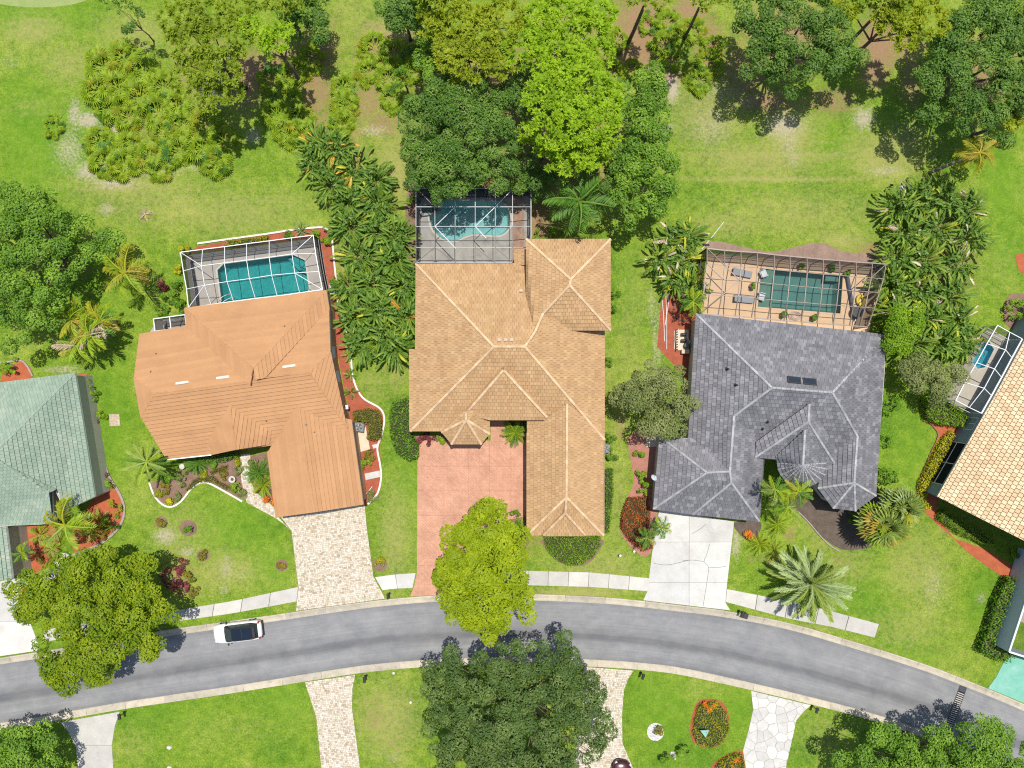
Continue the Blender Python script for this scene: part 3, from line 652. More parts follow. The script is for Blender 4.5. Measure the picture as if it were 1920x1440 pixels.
class House:
    def __init__(s, label, base_px, mats, course=0.36, tile=0.34, mode='tiles', cap=(0.30, 0.11)):
        s.root = thing('house', label, 'house', P(*base_px)); s.m = mats; s.inv = Matrix.Translation(-s.root.location)
        s.course, s.tile, s.mode, s.cap = course, tile, mode, cap
        s.w = []; s.rv = []; s.rf = []; s.faces = []; s.lines = []; s.seed = 1; s.gap = 0.008; s.butt = 0.09 if mode == 'courses' else 0.065
    def face(s, pts):
        p = [P3(q) for q in pts]; b = len(s.rv); c, u, v, n = frame_of(p)
        s.rv += [q - s.root.location - n * 0.04 for q in p]; s.faces.append(p)
        for t in geometry.tessellate_polygon([[Vector(((q - c).dot(u), (q - c).dot(v), 0)) for q in p]]): s.rf.append(tuple(b + i for i in t))
        return p
    def cap_line(s, *pts):
        for a, b in zip(pts[:-1], pts[1:]): s.lines.append((P3(a), P3(b)))
    def finish(s):
        me = bpy.data.meshes.new('roof'); me.from_pydata([tuple(v) for v in s.rv], [], s.rf); me.materials.append(s.m['under']); me.update()
        s.roof = obj('roof', me, None, s.root)
        off = -s.root.location
        for i, p in enumerate(s.faces): roof_face([q + off for q in p], s.roof, s.course, s.tile, s.m['tile'], s.mode, i + 3, s.butt, gap=s.gap)
        ridge_caps([(a + off, b + off) for a, b in s.lines], s.roof, s.m['cap'], *s.cap)
    def walls(s, loop, z_e, inset=0.45, m=None, fascia=True, soffit=True):
        """loop: eave outline in apparent pixels at height z_e (true plan)"""
        z_e = zs(z_e); e = [P(p[0], p[1], z_e) - s.root.location for p in loop]
        w = offset_poly(e, inset); mb = MB(); n = len(w)
        mb.add([(q.x, q.y, 0) for q in w] + [(q.x, q.y, z_e - 0.1) for q in w], [(i, (i + 1) % n, n + (i + 1) % n, n + i) for i in range(n)])
        mb.build('wall', m or s.m['wall'], s.root)
        s.w.append(w)
        if soffit:
            sh = sheet('soffit', [(q.x, q.y) for q in e], z_e - 0.16, s.m['trim'], s.root)
        if fascia:
            for i in range(n):
                a, b = e[i], e[(i + 1) % n]
                if (b - a).length < 0.3: continue
                mb = MB(); mb.bar((a.x, a.y, z_e - 0.09), (b.x, b.y, z_e - 0.09), 0.035, 0.2); mb.build('fascia', s.m['trim'], s.root)
        return w
    def gutter(s, a, b, m, hangers=0):
        a, b = P(*a) - s.root.location, P(*b) - s.root.location; d = (b - a).normalized(); o = Vector((d.y, -d.x, 0))
        mb = MB(); c0, c1 = a + o * 0.09, b + o * 0.09
        for dx, dz, w, h in ((0.055, -0.05, 0.015, 0.11), (-0.055, -0.05, 0.015, 0.11), (0.0, -0.105, 0.12, 0.012)):
            mb.bar(c0 + o * dx + Vector((0, 0, dz)), c1 + o * dx + Vector((0, 0, dz)), w, h)
        g = mb.build('gutter', m, s.root)
        for i in range(hangers):
            p = c0.lerp(c1, (i + 0.5) / hangers); mb = MB(); mb.bar(p - o * 0.07, p + o * 0.07, 0.03, 0.012, Vector((0, 0, 1))); mb.build('gutter_strap', m, g)
    def part(s, name, mb, m, smooth=False):
        o = mb.build(name, m, s.root, smooth); return o

def on_plane(three, px, py):
    """the photo pixel's point on the plane through three (px,py,z) points, as (px,py,z)"""
    a, b, c = [P(*q) for q in three]; n = (b - a).cross(c - a); o = Vector((0, 0, CAM_H)); d = P(px, py, 0) - o
    return (px, py, (o + d * ((a - o).dot(n) / d.dot(n))).z)
white_trim = surf('white_trim', (0.80, 0.79, 0.76), (0.72, 0.71, 0.68), 2, 0.5, 0.4)
glass = glassmat('window_glass')
bronze = surf('bronze_frame', (0.13, 0.11, 0.10), (0.09, 0.08, 0.075), 3, 0.5, 0.4)
def wall_window(h, a, b, z0, z1, frame_m, pane_m, panes=2, name='window', out=0.03):
    """window on a wall between ground points a and b (world xy relative to the house); outward is right of a->b"""
    a, b = Vector((a[0], a[1], 0)), Vector((b[0], b[1], 0)); d = (b - a); L = d.length; d /= L; o = Vector((d.y, -d.x, 0))
    Z = lambda z: Vector((0, 0, z)); f = 0.07; mb = MB()
    for p, q in ((a + Z(z0), b + Z(z0)), (a + Z(z1), b + Z(z1))): mb.bar(p + o * out, q + o * out, 0.08, f)
    for k in range(panes + 1):
        p = a.lerp(b, k / panes); mb.bar(p + Z(z0) + o * out, p + Z(z1) + o * out, 0.08, f, d)
    w = mb.build(name, frame_m, h.root)
    for k in range(panes):
        p, q = a.lerp(b, k / panes) + d * f * .6, a.lerp(b, (k + 1) / panes) - d * f * .6
        mb = MB(); mb.add([p + Z(z0 + f * .5) + o * out * .7, q + Z(z0 + f * .5) + o * out * .7, q + Z(z1 - f * .5) + o * out * .7, p + Z(z1 - f * .5) + o * out * .7], [(0, 1, 2, 3)]); mb.build('pane', pane_m, w)
    return w
def roof_point(faces, px, py, guess=4.0):
    """height of the roof under a photo pixel: highest hit of the view ray"""
    o = Vector((0, 0, CAM_H)); d = (P(px, py, 0) - o).normalized(); best = None
    for f in faces:
        c, u, v, n = frame_of(f); den = n.dot(d)
        if abs(den) < 1e-6: continue
        t = (c - o).dot(n) / den; q = o + d * t
        uv = [((p - c).dot(u), (p - c).dot(v)) for p in f]
        if inside(uv, (q - c).dot(u), (q - c).dot(v)) and (best is None or q.z > best[0].z): best = (q, u, v, n)
    return best
def roof_box(h, name, px, py, size, m, rz=None, lift=0.12):
    r = roof_point(h.faces, px, py)
    if r is None: return
    q, u, v, n = r; R = Matrix((u, v, n)).transposed(); mb = MB(); mb.box(q - h.root.location + n * (lift), size, R=R, taper=0.9); return mb.build(name, m, h.roof)
def roof_pipe(h, px, py, r=0.06, hh=0.35, m=None):
    q = roof_point(h.faces, px, py)
    if q is None: return
    p = q[0] - h.root.location; mb = MB(); mb.lathe(p, [(r * 2.4, 0.02), (r * 1.6, 0.09), (r, 0.1), (r, hh), (r * .6, hh)], 10); mb.build('vent_pipe', m or surf('pipe_grey', (0.25, 0.22, 0.2), None, 3), h.roof)

# ---------------------------------------------------------------- middle house: tan concrete tiles
tan_tile = surf('tan_tile', (0.47, 0.30, 0.155), (0.41, 0.255, 0.13), 0.8, 0.85, 0.15, fine=(9, 0.16), var=[(0.90, 0.89, 0.88), (0.98, 0.98, 0.97), (1.03, 1.03, 1.03), (1.10, 1.13, 1.15)], big=((0.38, 0.225, 0.12), 0.35, 0.54, 0.5))
tan_cap = surf('tan_ridge_tile', (0.66, 0.47, 0.29), (0.58, 0.40, 0.24), 1.5, 0.85, 0.15, fine=(9, 0.15), var=[(0.86, 0.85, 0.84), (1.1, 1.12, 1.12)])
tan_wall = surf('tan_stucco', (0.60, 0.40, 0.27), (0.54, 0.35, 0.23), 2, 0.9, 0.15, bump=0.3)
tan_trim = surf('tan_fascia', (0.50, 0.33, 0.23), (0.44, 0.29, 0.2), 2, 0.7, 0.25)
tan_under = surf('tan_underlay', (0.22, 0.13, 0.08), (0.18, 0.1, 0.06), 3, 0.95)
h = House('tan tiled hip-roofed house with salmon forecourt, in the middle of the row', (950, 720), dict(tile=tan_tile, cap=tan_cap, wall=tan_wall, trim=tan_trim, under=tan_under), 0.37, 0.34)
E, ZR = 3.0, 5.85
RL, RR = (926, 650, ZR), (984, 650, ZR)
h.face([(770, 808, E), (918, 808, E), (918, 787, 3.33), (988, 787, 3.33), (988, 824, E - .02), (1133, 824, E - .02), RR, RL])            # south
h.face([(768, 808, E), RL, (780, 495, E), (779, 655, E), (768, 655, E)])                                                             # west
h.face([(780, 494, E), RL, RR, (1100, 530, 3.75), (1040, 494, E + .1)])                                                              # north
h.face([(1133, 824, E), (1133, 560, E), (1090, 530, 3.8), RR])                                                                       # east
h.cap_line((770, 808, E), RL); h.cap_line((780, 495, E), RL); h.cap_line(RL, RR); h.cap_line((1133, 824, E), RR); h.cap_line(RR, (1003, 622, 5.55))
# connecting ridge and the higher north-east wing
W = 4.25; AP = (1070, 524, 5.75); AQ = (1068, 535, 5.75)
h.face([(987, 449, W), AP, (1144, 449, W)]); h.face([(1144, 449, W), AP, AQ, (1144, 619, W)]); h.face([(1144, 619, W), AQ, (1018, 588, 5.0), (1026, 619, W)])
h.face([(987, 449, W), (987, 596, W), (1002, 622, 5.3), (1017, 588, 5.15), AQ, AP])
h.cap_line((987, 449, W), AP); h.cap_line((1144, 449, W), AP); h.cap_line(AP, AQ); h.cap_line((1144, 619, W), AQ); h.cap_line(AQ, (1018, 588, 5.1), (1003, 622, 5.55))
h.face([(1002, 622, 5.45), (1017, 588, 5.1), (1036, 620, 4.5)])
# low link roof between cage and wing
h.face([(965, 467, 2.95), (965, 497, 2.95), (990, 497, 3.5), (990, 467, 3.5)])
# raised entry hip
EP = (944, 694, 5.55)
h.face([(872, 776, 3.92), EP, (1026, 781, 3.92), (1026, 787, 3.75), (918, 787, 3.75)])
h.face([(872, 776, 3.9), (866, 776, 3.55), (943, 688, 5.3), EP]); h.face([(1026, 787, 3.75), EP, (945, 688, 5.3), (1032, 784, 3.5)])
h.cap_line((873, 776, 3.95), EP); h.cap_line((1025, 782, 3.95), EP)
# octagonal bay
B = 3.15; BT = (874, 787, 4.45)
oct_ = [(829, 810), (847, 832), (902, 832), (917, 813), (918, 787)]
for a, b in zip(oct_[:-1], oct_[1:]): h.face([(*a, B), (*b, B), BT])
h.face([(829, 810, B), BT, (872, 770, 4.5)]); h.face([(918, 787, B), (900, 768, 4.0), (872, 770, 4.5), BT])
for a in oct_[:4]: h.cap_line((*a, B), BT)
h.cap_line(BT, (873, 773, 4.5))
# garage wing with hipped end and little gablet
G = (1063, 757, 4.45); GS = (1062, 932, 4.45)
h.face([(988, 812, E), G, GS, (988, 1003, E)]); h.face([(1131, 812, E), (1131, 1003, E), GS, G]); h.face([(988, 1003, E), GS, (1131, 1003, E)])
h.face([(1060, 960, 4.05), (1018, 1004, E + .12), (1098, 1004, E + .12)])
h.cap_line(G, GS); h.cap_line((988, 1003, E), GS); h.cap_line((1131, 1003, E), GS); h.cap_line(GS, (1060, 962, 4.1)); h.cap_line((1060, 962, 4.1), (1019, 1003, 3.18)); h.cap_line((1060, 962, 4.1), (1097, 1003, 3.18))
h.finish()
h.walls([(780, 494), (1040, 494), (1040, 560), (1133, 560), (1133, 1003), (988, 1003), (988, 787), (918, 787), (918, 808), (768, 808), (768, 655), (779, 655)], E, 0.4)
h.walls([(987, 449), (1144, 449), (1144, 619), (1000, 619), (987, 596)], W, 0.4)
h.walls([(829, 810), (847, 832), (902, 832), (917, 813), (917, 800), (829, 800)], B, 0.3, soffit=True)
for x, y in ((936, 639), (948, 639), (959, 639)): roof_box(h, 'roof_vent', x, y, (0.34, 0.3, 0.22), surf('vent_metal', (0.52, 0.42, 0.33), (0.45, 0.36, 0.28), 3, 0.5))
roof_box(h, 'roof_vent', 977, 547, (0.36, 0.3, 0.25), surf('vent_metal', (0.52, 0.42, 0.33)))
mb = MB(); mb.box(P(952, 783) - h.root.location + Vector((0, 0.4, 1.1)), (1.1, 0.06, 2.2)); h.part('front_door', mb, surf('door_paint', (0.2, 0.1, 0.06), None, 3, 0.5))
house_mid = h

# ---------------------------------------------------------------- orange house: smooth coursed roof
or_tile = surf('orange_roof', (0.465, 0.255, 0.125), (0.415, 0.225, 0.108), 0.35, 0.8, 0.15, fine=(6, 0.07), var=[(0.94, 0.94, 0.94), (1.05, 1.055, 1.06)], big=((0.35, 0.19, 0.10), 0.45, 0.52, 0.4))
or_wall = surf('peach_stucco', (0.50, 0.30, 0.19), (0.45, 0.27, 0.17), 2, 0.9, 0.15, bump=0.3)
h = House('smooth orange-roofed house with white-framed pool cage behind', (470, 740), dict(tile=or_tile, cap=or_tile, wall=or_wall, trim=white_trim, under=surf('orange_underlay', (0.45, 0.23, 0.11), None, 3)), 0.37, 3.0, 'courses', (0.16, 0.05))
Z1 = 4.75
A2 = (466, 715, Z1)
SP = [(312, 860, E), (512, 834, E), A2]
A1, A3 = on_plane(SP, 290, 738), on_plane(SP, 580, 698)
WS = on_plane(SP, 265, 782); ES = on_plane(SP, 651, 803)
NWP = [A1, A2, (262, 627, E)]; WN = on_plane(NWP, 252, 707)
h.face([(262, 627, E), WN, A1, A2, on_plane(NWP, 350, 612)])                                 # north-west slope
h.face([WN, WS, A1])
h.face([WS, (312, 860, E), on_plane(SP, 397, 850), (512, 834, E), on_plane(SP, 560, 826), on_plane(SP, 655, 812), ES, A3, A2, A1])     # south
NP = (475, 691, 5.15)
h.face([(347, 578, E), NP, (612, 545, E)])                                                                      # pool wing north slope
PW = [(347, 578, E), (351, 613, E), NP]; PE = [(612, 545, E), (617, 577, E), NP]
h.face([(347, 578, E), (351, 613, E), on_plane(PW, 440, 694), on_plane(PW, 470, 722), NP])
VE = on_plane(PE, 497, 709)
h.face([(612, 545, E), NP, on_plane(PE, 480, 712), VE, (617, 577, E)])
NEP = [(617, 577, E), (497, 707, 4.72), A3]; EN = on_plane(NEP, 620, 660)
h.face([(617, 577, E), (497, 707, 4.72), A3, EN])
h.face([EN, A3, ES])
h.face([(460, 722, 4.55), (506, 713, 4.55), (475, 687, 5.05)])
for a, b in ((WN, A1), (WS, A1), (A1, A2), (A2, (497, 708, 4.8)), ((497, 708, 4.8), A3), (A3, EN), (A3, ES), ((347, 578, E), NP), ((612, 545, E), NP), (NP, (466, 715, 4.85))): h.cap_line(a, b)
# entry gable
D0 = on_plane(SP, 431, 759); D1 = (443, 843, D0[2])
h.face([on_plane(SP, 391, 825), D0, D1, (397, 853, E - .05)]); h.face([(513, 832, E - .05), D1, D0, on_plane(SP, 510, 808)]); h.cap_line(D0, D1)
# garage gable
G0 = on_plane(SP, 557, 762); G1 = GO1 = (592, 960, G0[2])
h.face([(502, 848, E), G0, G1, (518, 970, E)]); h.face([(681, 946, E), G1, G0, (659, 787, E)]); h.cap_line(G0, G1)
h.finish()
ow = h.walls([(262, 627), (350, 613), (347, 578), (612, 545), (617, 577), (620, 660), (633, 730), (650, 804), (512, 830), (397, 850), (312, 860), (265, 782), (252, 707)], E, 0.16)
h.walls([(502, 848), (540, 800), (659, 788), (681, 946), (518, 970)], E, 0.2)
h.gutter((312, 860, E), (396, 851, E), white_trim); h.gutter((518, 970, E), (502, 848, E), white_trim); h.gutter((659, 787, E), (681, 946, E), white_trim)
vm = surf('cream_vent', (0.78, 0.68, 0.55), (0.7, 0.6, 0.48), 3, 0.5)
for x, y in ((343, 719), (419, 709), (543, 688)):
    o = roof_box(h, 'roof_vent', x, y, (1.25, 0.24, 0.2), vm)
for x, y in ((294, 663), (284, 697), (500, 789), (574, 796), (590, 810), (534, 612)): roof_pipe(h, x, y, 0.05, 0.3)
# louvres on the east wall
lv = surf('louvre_paint', (0.62, 0.60, 0.55), None, 3, 0.6)
for (e0, e1), t in (((4, 5), 0.86), ((5, 6), 0.5)):
    A, B = Vector((*ow[e0], 0)), Vector((*ow[e1], 0)); d = (B - A).normalized(); o = Vector((-d.y, d.x, 0)); 
    a = A.lerp(B, t); b = a + d * 1.05; a += o * 0.04; b += o * 0.04; mb = MB()
    for z in (0.9, 1.9): mb.bar(a + Vector((0, 0, z)), b + Vector((0, 0, z)), 0.06, 0.08)
    for p in (a, b): mb.bar(p + Vector((0, 0, 0.9)), p + Vector((0, 0, 1.9)), 0.06, 0.08, d)
    w = mb.build('window', lv, h.root)
    for k in range(6):
        mb = MB(); z = 1.0 + k * 0.16; mb.box((a + b) / 2 + Vector((0, 0, z)), ((b - a).length - .08, 0.02, 0.13), R=Matrix((d, o, Vector((0, 0, 1)))).transposed() @ Matrix.Rotation(0.5, 3, 'X')); mb.build('slat', lv, w)
house_orange = h

# ---------------------------------------------------------------- grey slate-look house
gr_tile = surf('grey_tile', (0.18, 0.177, 0.19), (0.128, 0.126, 0.137), 0.7, 0.6, 0.45, fine=(9, 0.22), var=[(0.82, 0.82, 0.83), (0.95, 0.95, 0.96), (1.05, 1.05, 1.06), (1.45, 1.45, 1.45)], big=((0.10, 0.10, 0.108), 0.5, 0.58, 0.22))
gr_cap = surf('grey_ridge_tile', (0.40, 0.40, 0.41), (0.32, 0.32, 0.33), 1, 0.6, 0.4, fine=(9, 0.15), var=[(0.8, 0.8, 0.8), (1.15, 1.15, 1.15)])
gr_wall = surf('putty_stucco', (0.50, 0.46, 0.38), (0.45, 0.41, 0.34), 2, 0.9, 0.15, bump=0.3)
h = House('dark grey tiled house with conical entry turret and bronze pool cage', (1450, 780), dict(tile=gr_tile, cap=gr_cap, wall=gr_wall, trim=surf('cream_fascia', (0.60, 0.56, 0.48), None, 3, 0.6), under=surf('grey_underlay', (0.07, 0.07, 0.08), None, 3)), 0.40, 0.36, 'tiles', (0.27, 0.10))
h.butt = 0.075
ML, MR = (1447, 727, 5.7), (1560, 736, 5.7)
WPg = [(1305, 589, E), (1290, 835, E), ML]; EPg = [(1660, 628, E), (1641, 929, E), MR]
SW1, SE1 = on_plane(WPg, 1376, 780), on_plane(EPg, 1607, 818); BA = on_plane(EPg, 1601, 905); SPg = [ML, MR, SW1]
h.face([(1305, 589, E), ML, MR, (1660, 628, E)])
h.face([(1305, 589, E), (1290, 835, E), on_plane(WPg, 1330, 850), SW1, ML])
h.face([(1660, 628, E), MR, SE1, BA, (1641, 929, E)])
h.face([ML, SW1, on_plane(SPg, 1390, 850), on_plane(SPg, 1545, 860), SE1, MR])
h.cap_line((1305, 589, E), ML); h.cap_line(ML, MR); h.cap_line(MR, (1655, 634, E)); h.cap_line(ML, SW1); h.cap_line(MR, SE1); h.cap_line(SE1, BA)
# garage wings
GE, GF = (1368, 884, SW1[2]), (1371, 905, SW1[2])
h.face([SW1, GE, GF, (1423, 977, E), (1432, 862, E), (1440, 800, E + .3)])
h.face([GF, (1299, 964, E), (1423, 977, E)])
h.face([SW1, (1300, 800, 3.0), (1300, 964, E), GF, GE])
GW = (1325, 886, SW1[2])
NWg = [(1237, 818, E), GW, GE]; h.face([(1237, 818, E), GW, GE, on_plane(NWg, 1372, 835), on_plane(NWg, 1330, 826)])
h.face([(1237, 818, E), (1225, 954, E), GW]); h.face([(1225, 954, E), (1299, 964, E), GE, GW])
h.cap_line(SW1, GE); h.cap_line(GE, GF); h.cap_line(GF, (1299, 964, E)); h.cap_line(GF, (1423, 977, E)); h.cap_line(GE, GW); h.cap_line(GW, (1237, 818, E)); h.cap_line(GW, (1225, 954, E))
# east wing inner slope and hexagonal bay
h.face([SE1, (1545, 850, 3.2), (1534, 915, E), BA])
hexa = [(1534, 915), (1562, 952), (1603, 957), (1641, 929)]
for a, b in zip(hexa[:-1], hexa[1:]): h.face([(*a, E), (*b, E), BA])
for a in hexa: h.cap_line((*a, E), BA)
# entry hip roof
I0, I1 = (1517, 757, 5.45), (1515, 791, 5.35)
h.face([I0, (1418, 828, 3.9), (1416, 857, 3.7), I1]); h.face([I1, (1416, 857, 3.7), (1564, 869, 3.7)]); h.face([I0, I1, (1564, 869, 3.7), (1569, 845, 3.9)])
h.cap_line(I0, I1); h.cap_line(I1, (1416, 857, 3.7)); h.cap_line(I1, (1564, 869, 3.7))
# turret: ridge, two cheeks and a half cone of ribs
T0, TA = (1509, 806, 5.25), (1505, 871, 5.25)
cone = [(1505 + 47 * math.cos(a) * 1.0, 868 + 44 * math.sin(a)) for a in np.linspace(math.pi * 1.0, 0, 13)]
TZ = 3.55
h.face([T0, (1455, 856, 3.9), (*cone[0], TZ), TA]); h.face([T0, TA, (*cone[-1], TZ), (1545, 852, 3.9)])
for a, b in zip(cone[:-1], cone[1:]): h.face([(*a, TZ), (*b, TZ), TA])
RIBS = [((*a, TZ), TA) for a in cone]
h.cap_line(T0, TA)
h.finish()
ridge_caps([(P3(a) - h.root.location, P3(b) - h.root.location) for a, b in RIBS], h.roof, gr_cap, 0.15, 0.06)
h.walls([(1305, 589), (1660, 628), (1658, 700), (1641, 929), (1603, 957), (1562, 952), (1534, 915), (1540, 870), (1432, 860), (1423, 977), (1299, 964), (1225, 954), (1237, 818), (1290, 822)], E, 0.35)
h.walls([(1416, 857), (1564, 869), (1560, 840), (1425, 830)], 3.7, 0.2, soffit=True)
mb = MB(); 
for a in cone[1:-1]: pass
skm = glassmat('skylight_glass', (0.02, 0.03, 0.04), 0.1); skf = surf('skylight_frame', (0.05, 0.05, 0.055), None, 3, 0.4)
for x, y in ((1488, 714), (1517, 717)):
    q = roof_point(h.faces, x, y); R = Matrix((q[1], q[2], q[3])).transposed(); c = q[0] - h.root.location
    mb = MB(); mb.box(c + q[3] * 0.1, (1.2, 0.68, 0.2), R=R); s_ = mb.build('skylight', skf, h.roof)
    mb = MB(); mb.box(c + q[3] * 0.205, (1.02, 0.5, 0.03), R=R, taper=0.92); tag(mb.build('skylight_pane', skm, h.roof))
for x, y in ((1380, 722), (1364, 692), (1438, 790), (1429, 803)): roof_pipe(h, x, y, 0.09, 0.35, surf('black_pipe', (0.03, 0.03, 0.03), None, 3))
# satellite dish on the west eave
dm = surf('dish_grey', (0.52, 0.56, 0.60), None, 3, 0.4, 0.5)
p = P(1226, 896, 3.2) - h.root.location; mb = MB(); mb.lathe((0, 0, 0), [(0.02, 0.0), (0.18, 0.02), (0.33, 0.08), (0.34, 0.085), (0.18, 0.05), (0.01, 0.03)], 18)
dish = mb.build('satellite_dish', dm, h.root, True); dish.location = p; dish.rotation_euler = (math.radians(-35), math.radians(25), 0)
mb = MB(); mb.tube([p + Vector((0.35, 0, -0.35)), p], 0.025); mb.build('dish_arm', dm, h.root)
mb = MB(); mb.tube([(0, 0, 0.06), (0.05, 0.1, 0.4)], 0.012, 5); mb.build('feed_horn', dm, dish)
house_grey = h

# ---------------------------------------------------------------- pale green house at the left edge
gn_tile = surf('green_roof', (0.27, 0.345, 0.272), (0.23, 0.305, 0.238), 0.5, 0.8, 0.2, fine=(7, 0.1), var=[(0.90, 0.92, 0.90), (1.0, 1.0, 1.0), (1.14, 1.08, 1.05)], big=((0.42, 0.45, 0.36), 0.3, 0.55, 0.45))
pale_wall = surf('pale_stucco', (0.50, 0.47, 0.42), (0.45, 0.42, 0.38), 2, 0.9, 0.15, bump=0.3)
h = House('pale green roofed house with white gutter at the left edge of the view', (20, 850), dict(tile=gn_tile, cap=gn_tile, wall=pale_wall, trim=white_trim, under=surf('green_underlay', (0.15, 0.2, 0.15), None, 3)), 0.37, 0.32, 'tiles', (0.16, 0.05))
VH = (-12, 852, 6.0)
h.face([(141, 700, E), (-330, 760, E), (-280, 880, 5.9), VH])
h.face([(141, 700, E), VH, (14, 872, 5.5), (107, 917, 3.45), (122, 957, E), (178, 931, E)])
h.face([VH, (-40, 870, 5.9), (-60, 990, E), (-20, 986, E), (75, 983, E), (100, 980, E), (92, 923, 3.9), (107, 917, 3.4), (14, 872, 5.4)])
h.face([(-280, 880, 5.9), (-330, 760, E), (-330, 1010, E)]); h.face([(-280, 880, 5.9), (-330, 1010, E), (-60, 992, E), VH])
h.cap_line((141, 700, E), VH); h.cap_line(VH, (-280, 880, 5.9)); 
h.face([(-120, 990, 3.9), (-110, 1098, 3.9), (24, 1086, E), (12, 988, E)]); h.face([(-120, 990, 3.9), (-110, 1098, 3.9), (-240, 1105, E), (-250, 1000, E)])
h.finish()
h.walls([(141, 700), (178, 931), (122, 957), (97, 905), (100, 980), (-330, 1010), (-330, 760)], E, 0.18)
h.walls([(12, 988), (24, 1086), (-240, 1105), (-250, 1000)], E, 0.18)
h.gutter((142, 700, E), (179, 931, E), white_trim, 17); h.gutter((12, 988, E), (24, 1086, E), white_trim)
wall_window(h, *[(P(x, y, 1.3) - h.root.location)[:2] for x, y in ((7, 724), (-14, 727))], 0.9, 1.9, white_trim, glass)
house_green = h

# ---------------------------------------------------------------- sand-tiled house at the right edge
sd_tile = surf('sand_tile', (0.68, 0.50, 0.31), (0.62, 0.45, 0.27), 0.9, 0.85, 0.15, fine=(9, 0.12), var=[(0.86, 0.84, 0.82), (0.97, 0.97, 0.97), (1.04, 1.06, 1.08), (1.12, 1.2, 1.28)])
blue_wall = surf('blue_grey_stucco', (0.27, 0.33, 0.37), (0.24, 0.30, 0.34), 2, 0.9, 0.15, bump=0.3)
h = House('sand-tiled house with blue-grey walls at the right edge of the view', (1900, 860), dict(tile=sd_tile, cap=sd_tile, wall=blue_wall, trim=surf('grey_fascia', (0.36, 0.40, 0.43), None, 3, 0.6), under=surf('sand_underlay', (0.24, 0.16, 0.09), None, 3)), 0.40, 0.40)
h.gap = 0.024
h.face([(1757, 931, E), (1865, 742, E), (1960, 566, E), (2240, 690, 7.4), (2050, 1080, 7.4)])
h.face([(2050, 1080, 7.4), (2240, 690, 7.4), (2480, 830, E), (2330, 1190, E)])
h.finish()
lw = h.walls([(1757, 931), (1865, 742), (1960, 566), (2480, 830), (2330, 1190)], E, 0.22)
lo = h.root.location
dark_screen = screenmat('dark_insect_screen', (0.02, 0.022, 0.024), 0.92)
w0, w1 = lw[0], lw[1]; d = (w1 - w0).normalized()
def along_w(t): q = w0 + d * t; return (q.x, q.y)
Lw = (w1 - w0).length
wall_window(h, along_w(Lw * .66), along_w(Lw * .78), 0.9, 2.2, white_trim, glass, 2)
# screened lanai opening: rail, posts, dark mesh panels
for k in range(2):
    for j in range(2):
        a, b = along_w(Lw * (.1 + .21 * k)), along_w(Lw * (.31 + .21 * k)); o = Vector((-d.y, d.x)) * 0.03
        z0, z1 = ((0.15, 1.2), (1.2, 2.6))[j]; mb = MB(); mb.add([(a[0] + o.x, a[1] + o.y, z0), (b[0] + o.x, b[1] + o.y, z0), (b[0] + o.x, b[1] + o.y, z1), (a[0] + o.x, a[1] + o.y, z1)], [(0, 1, 2, 3)]); h.part('screen_panel', mb, dark_screen)
o = Vector((-d.y, d.x, 0)) * 0.05
for t in (.1, .31, .52): q = along_w(Lw * t); mb = MB(); mb.bar(Vector((*q, 0.1)) + o, Vector((*q, 2.65)) + o, 0.06, 0.06); h.part('screen_post', mb, white_trim)
for z in (0.12, 1.2, 2.62): a, b = along_w(Lw * .1), along_w(Lw * .52); mb = MB(); mb.bar(Vector((*a, z)) + o, Vector((*b, z)) + o, 0.05, 0.06); h.part('screen_rail', mb, white_trim)
house_sand = h

# ---------------------------------------------------------------- doors, gable ends and windows on the walls
door_white = surf('garage_door_paint', (0.62, 0.58, 0.52), (0.57, 0.53, 0.47), 3, .6)
def garage_door(h, a, b, t0, t1, m=door_white, height=2.2):
    A, B = Vector((a[0], a[1], 0)), Vector((b[0], b[1], 0)); p, q = A.lerp(B, t0), A.lerp(B, t1); d = (q - p).normalized(); o = Vector((d.y, -d.x, 0)); mb = MB()
    for x in (p, q): mb.bar(x + o * .03, x + o * .03 + Vector((0, 0, height + .1)), .12, .08, d)
    mb.bar(p + o * .03 + Vector((0, 0, height + .06)), q + o * .03 + Vector((0, 0, height + .06)), .08, .12); g = mb.build('garage_door', white_trim, h.root)
    R = Matrix((d, -o, Vector((0, 0, 1)))).transposed(); L = (q - p).length - .12
    for k in range(4): mb = MB(); mb.box((p + q) / 2 + o * .02 + Vector((0, 0, .06 + (k + .5) * height / 4)), (L, .05, height / 4 - .025), R=R); mb.build('door_panel', m, g)
def gable(h, a, b, apex, m):
    mb = MB(); mb.add([(a[0], a[1], 2.85), (b[0], b[1], 2.85), tuple(apex)], [(0, 1, 2)]); mb.build('gable_wall', m, h.root)
def windows(h, w, spec, z0=.9, z1=2.1, frame=None):
    for i, j, t0, t1, n in spec:
        a, b = Vector(w[i]), Vector(w[j]); wall_window(h, a.lerp(b, t0), a.lerp(b, t1), z0, z1, frame or white_trim, glass, n)
h = house_orange; w = h.w[1]; garage_door(h, w[4], w[3], .1, .9); gable(h, w[4], w[3], P3((592, 957, GO1[2] - .12)) - h.root.location, or_wall)
windows(h, h.w[0], [(10, 9, .15, .6, 3), (11, 10, .25, .75, 2), (0, 12, .3, .7, 2)])
h = house_mid; w = h.w[0]; garage_door(h, w[6], w[5], .52, .95, tan_wall); windows(h, w, [(9, 8, .1, .35, 2), (10, 9, .3, .5, 2), (5, 4, .3, .7, 3), (4, 3, .15, .25, 2), (4, 3, .6, .75, 2)]); windows(h, h.w[2], [(0, 1, .2, .8, 1), (1, 2, .15, .85, 3), (2, 3, .2, .8, 1)]); windows(h, h.w[1], [(2, 1, .35, .65, 2)], 1.2, 2.6)
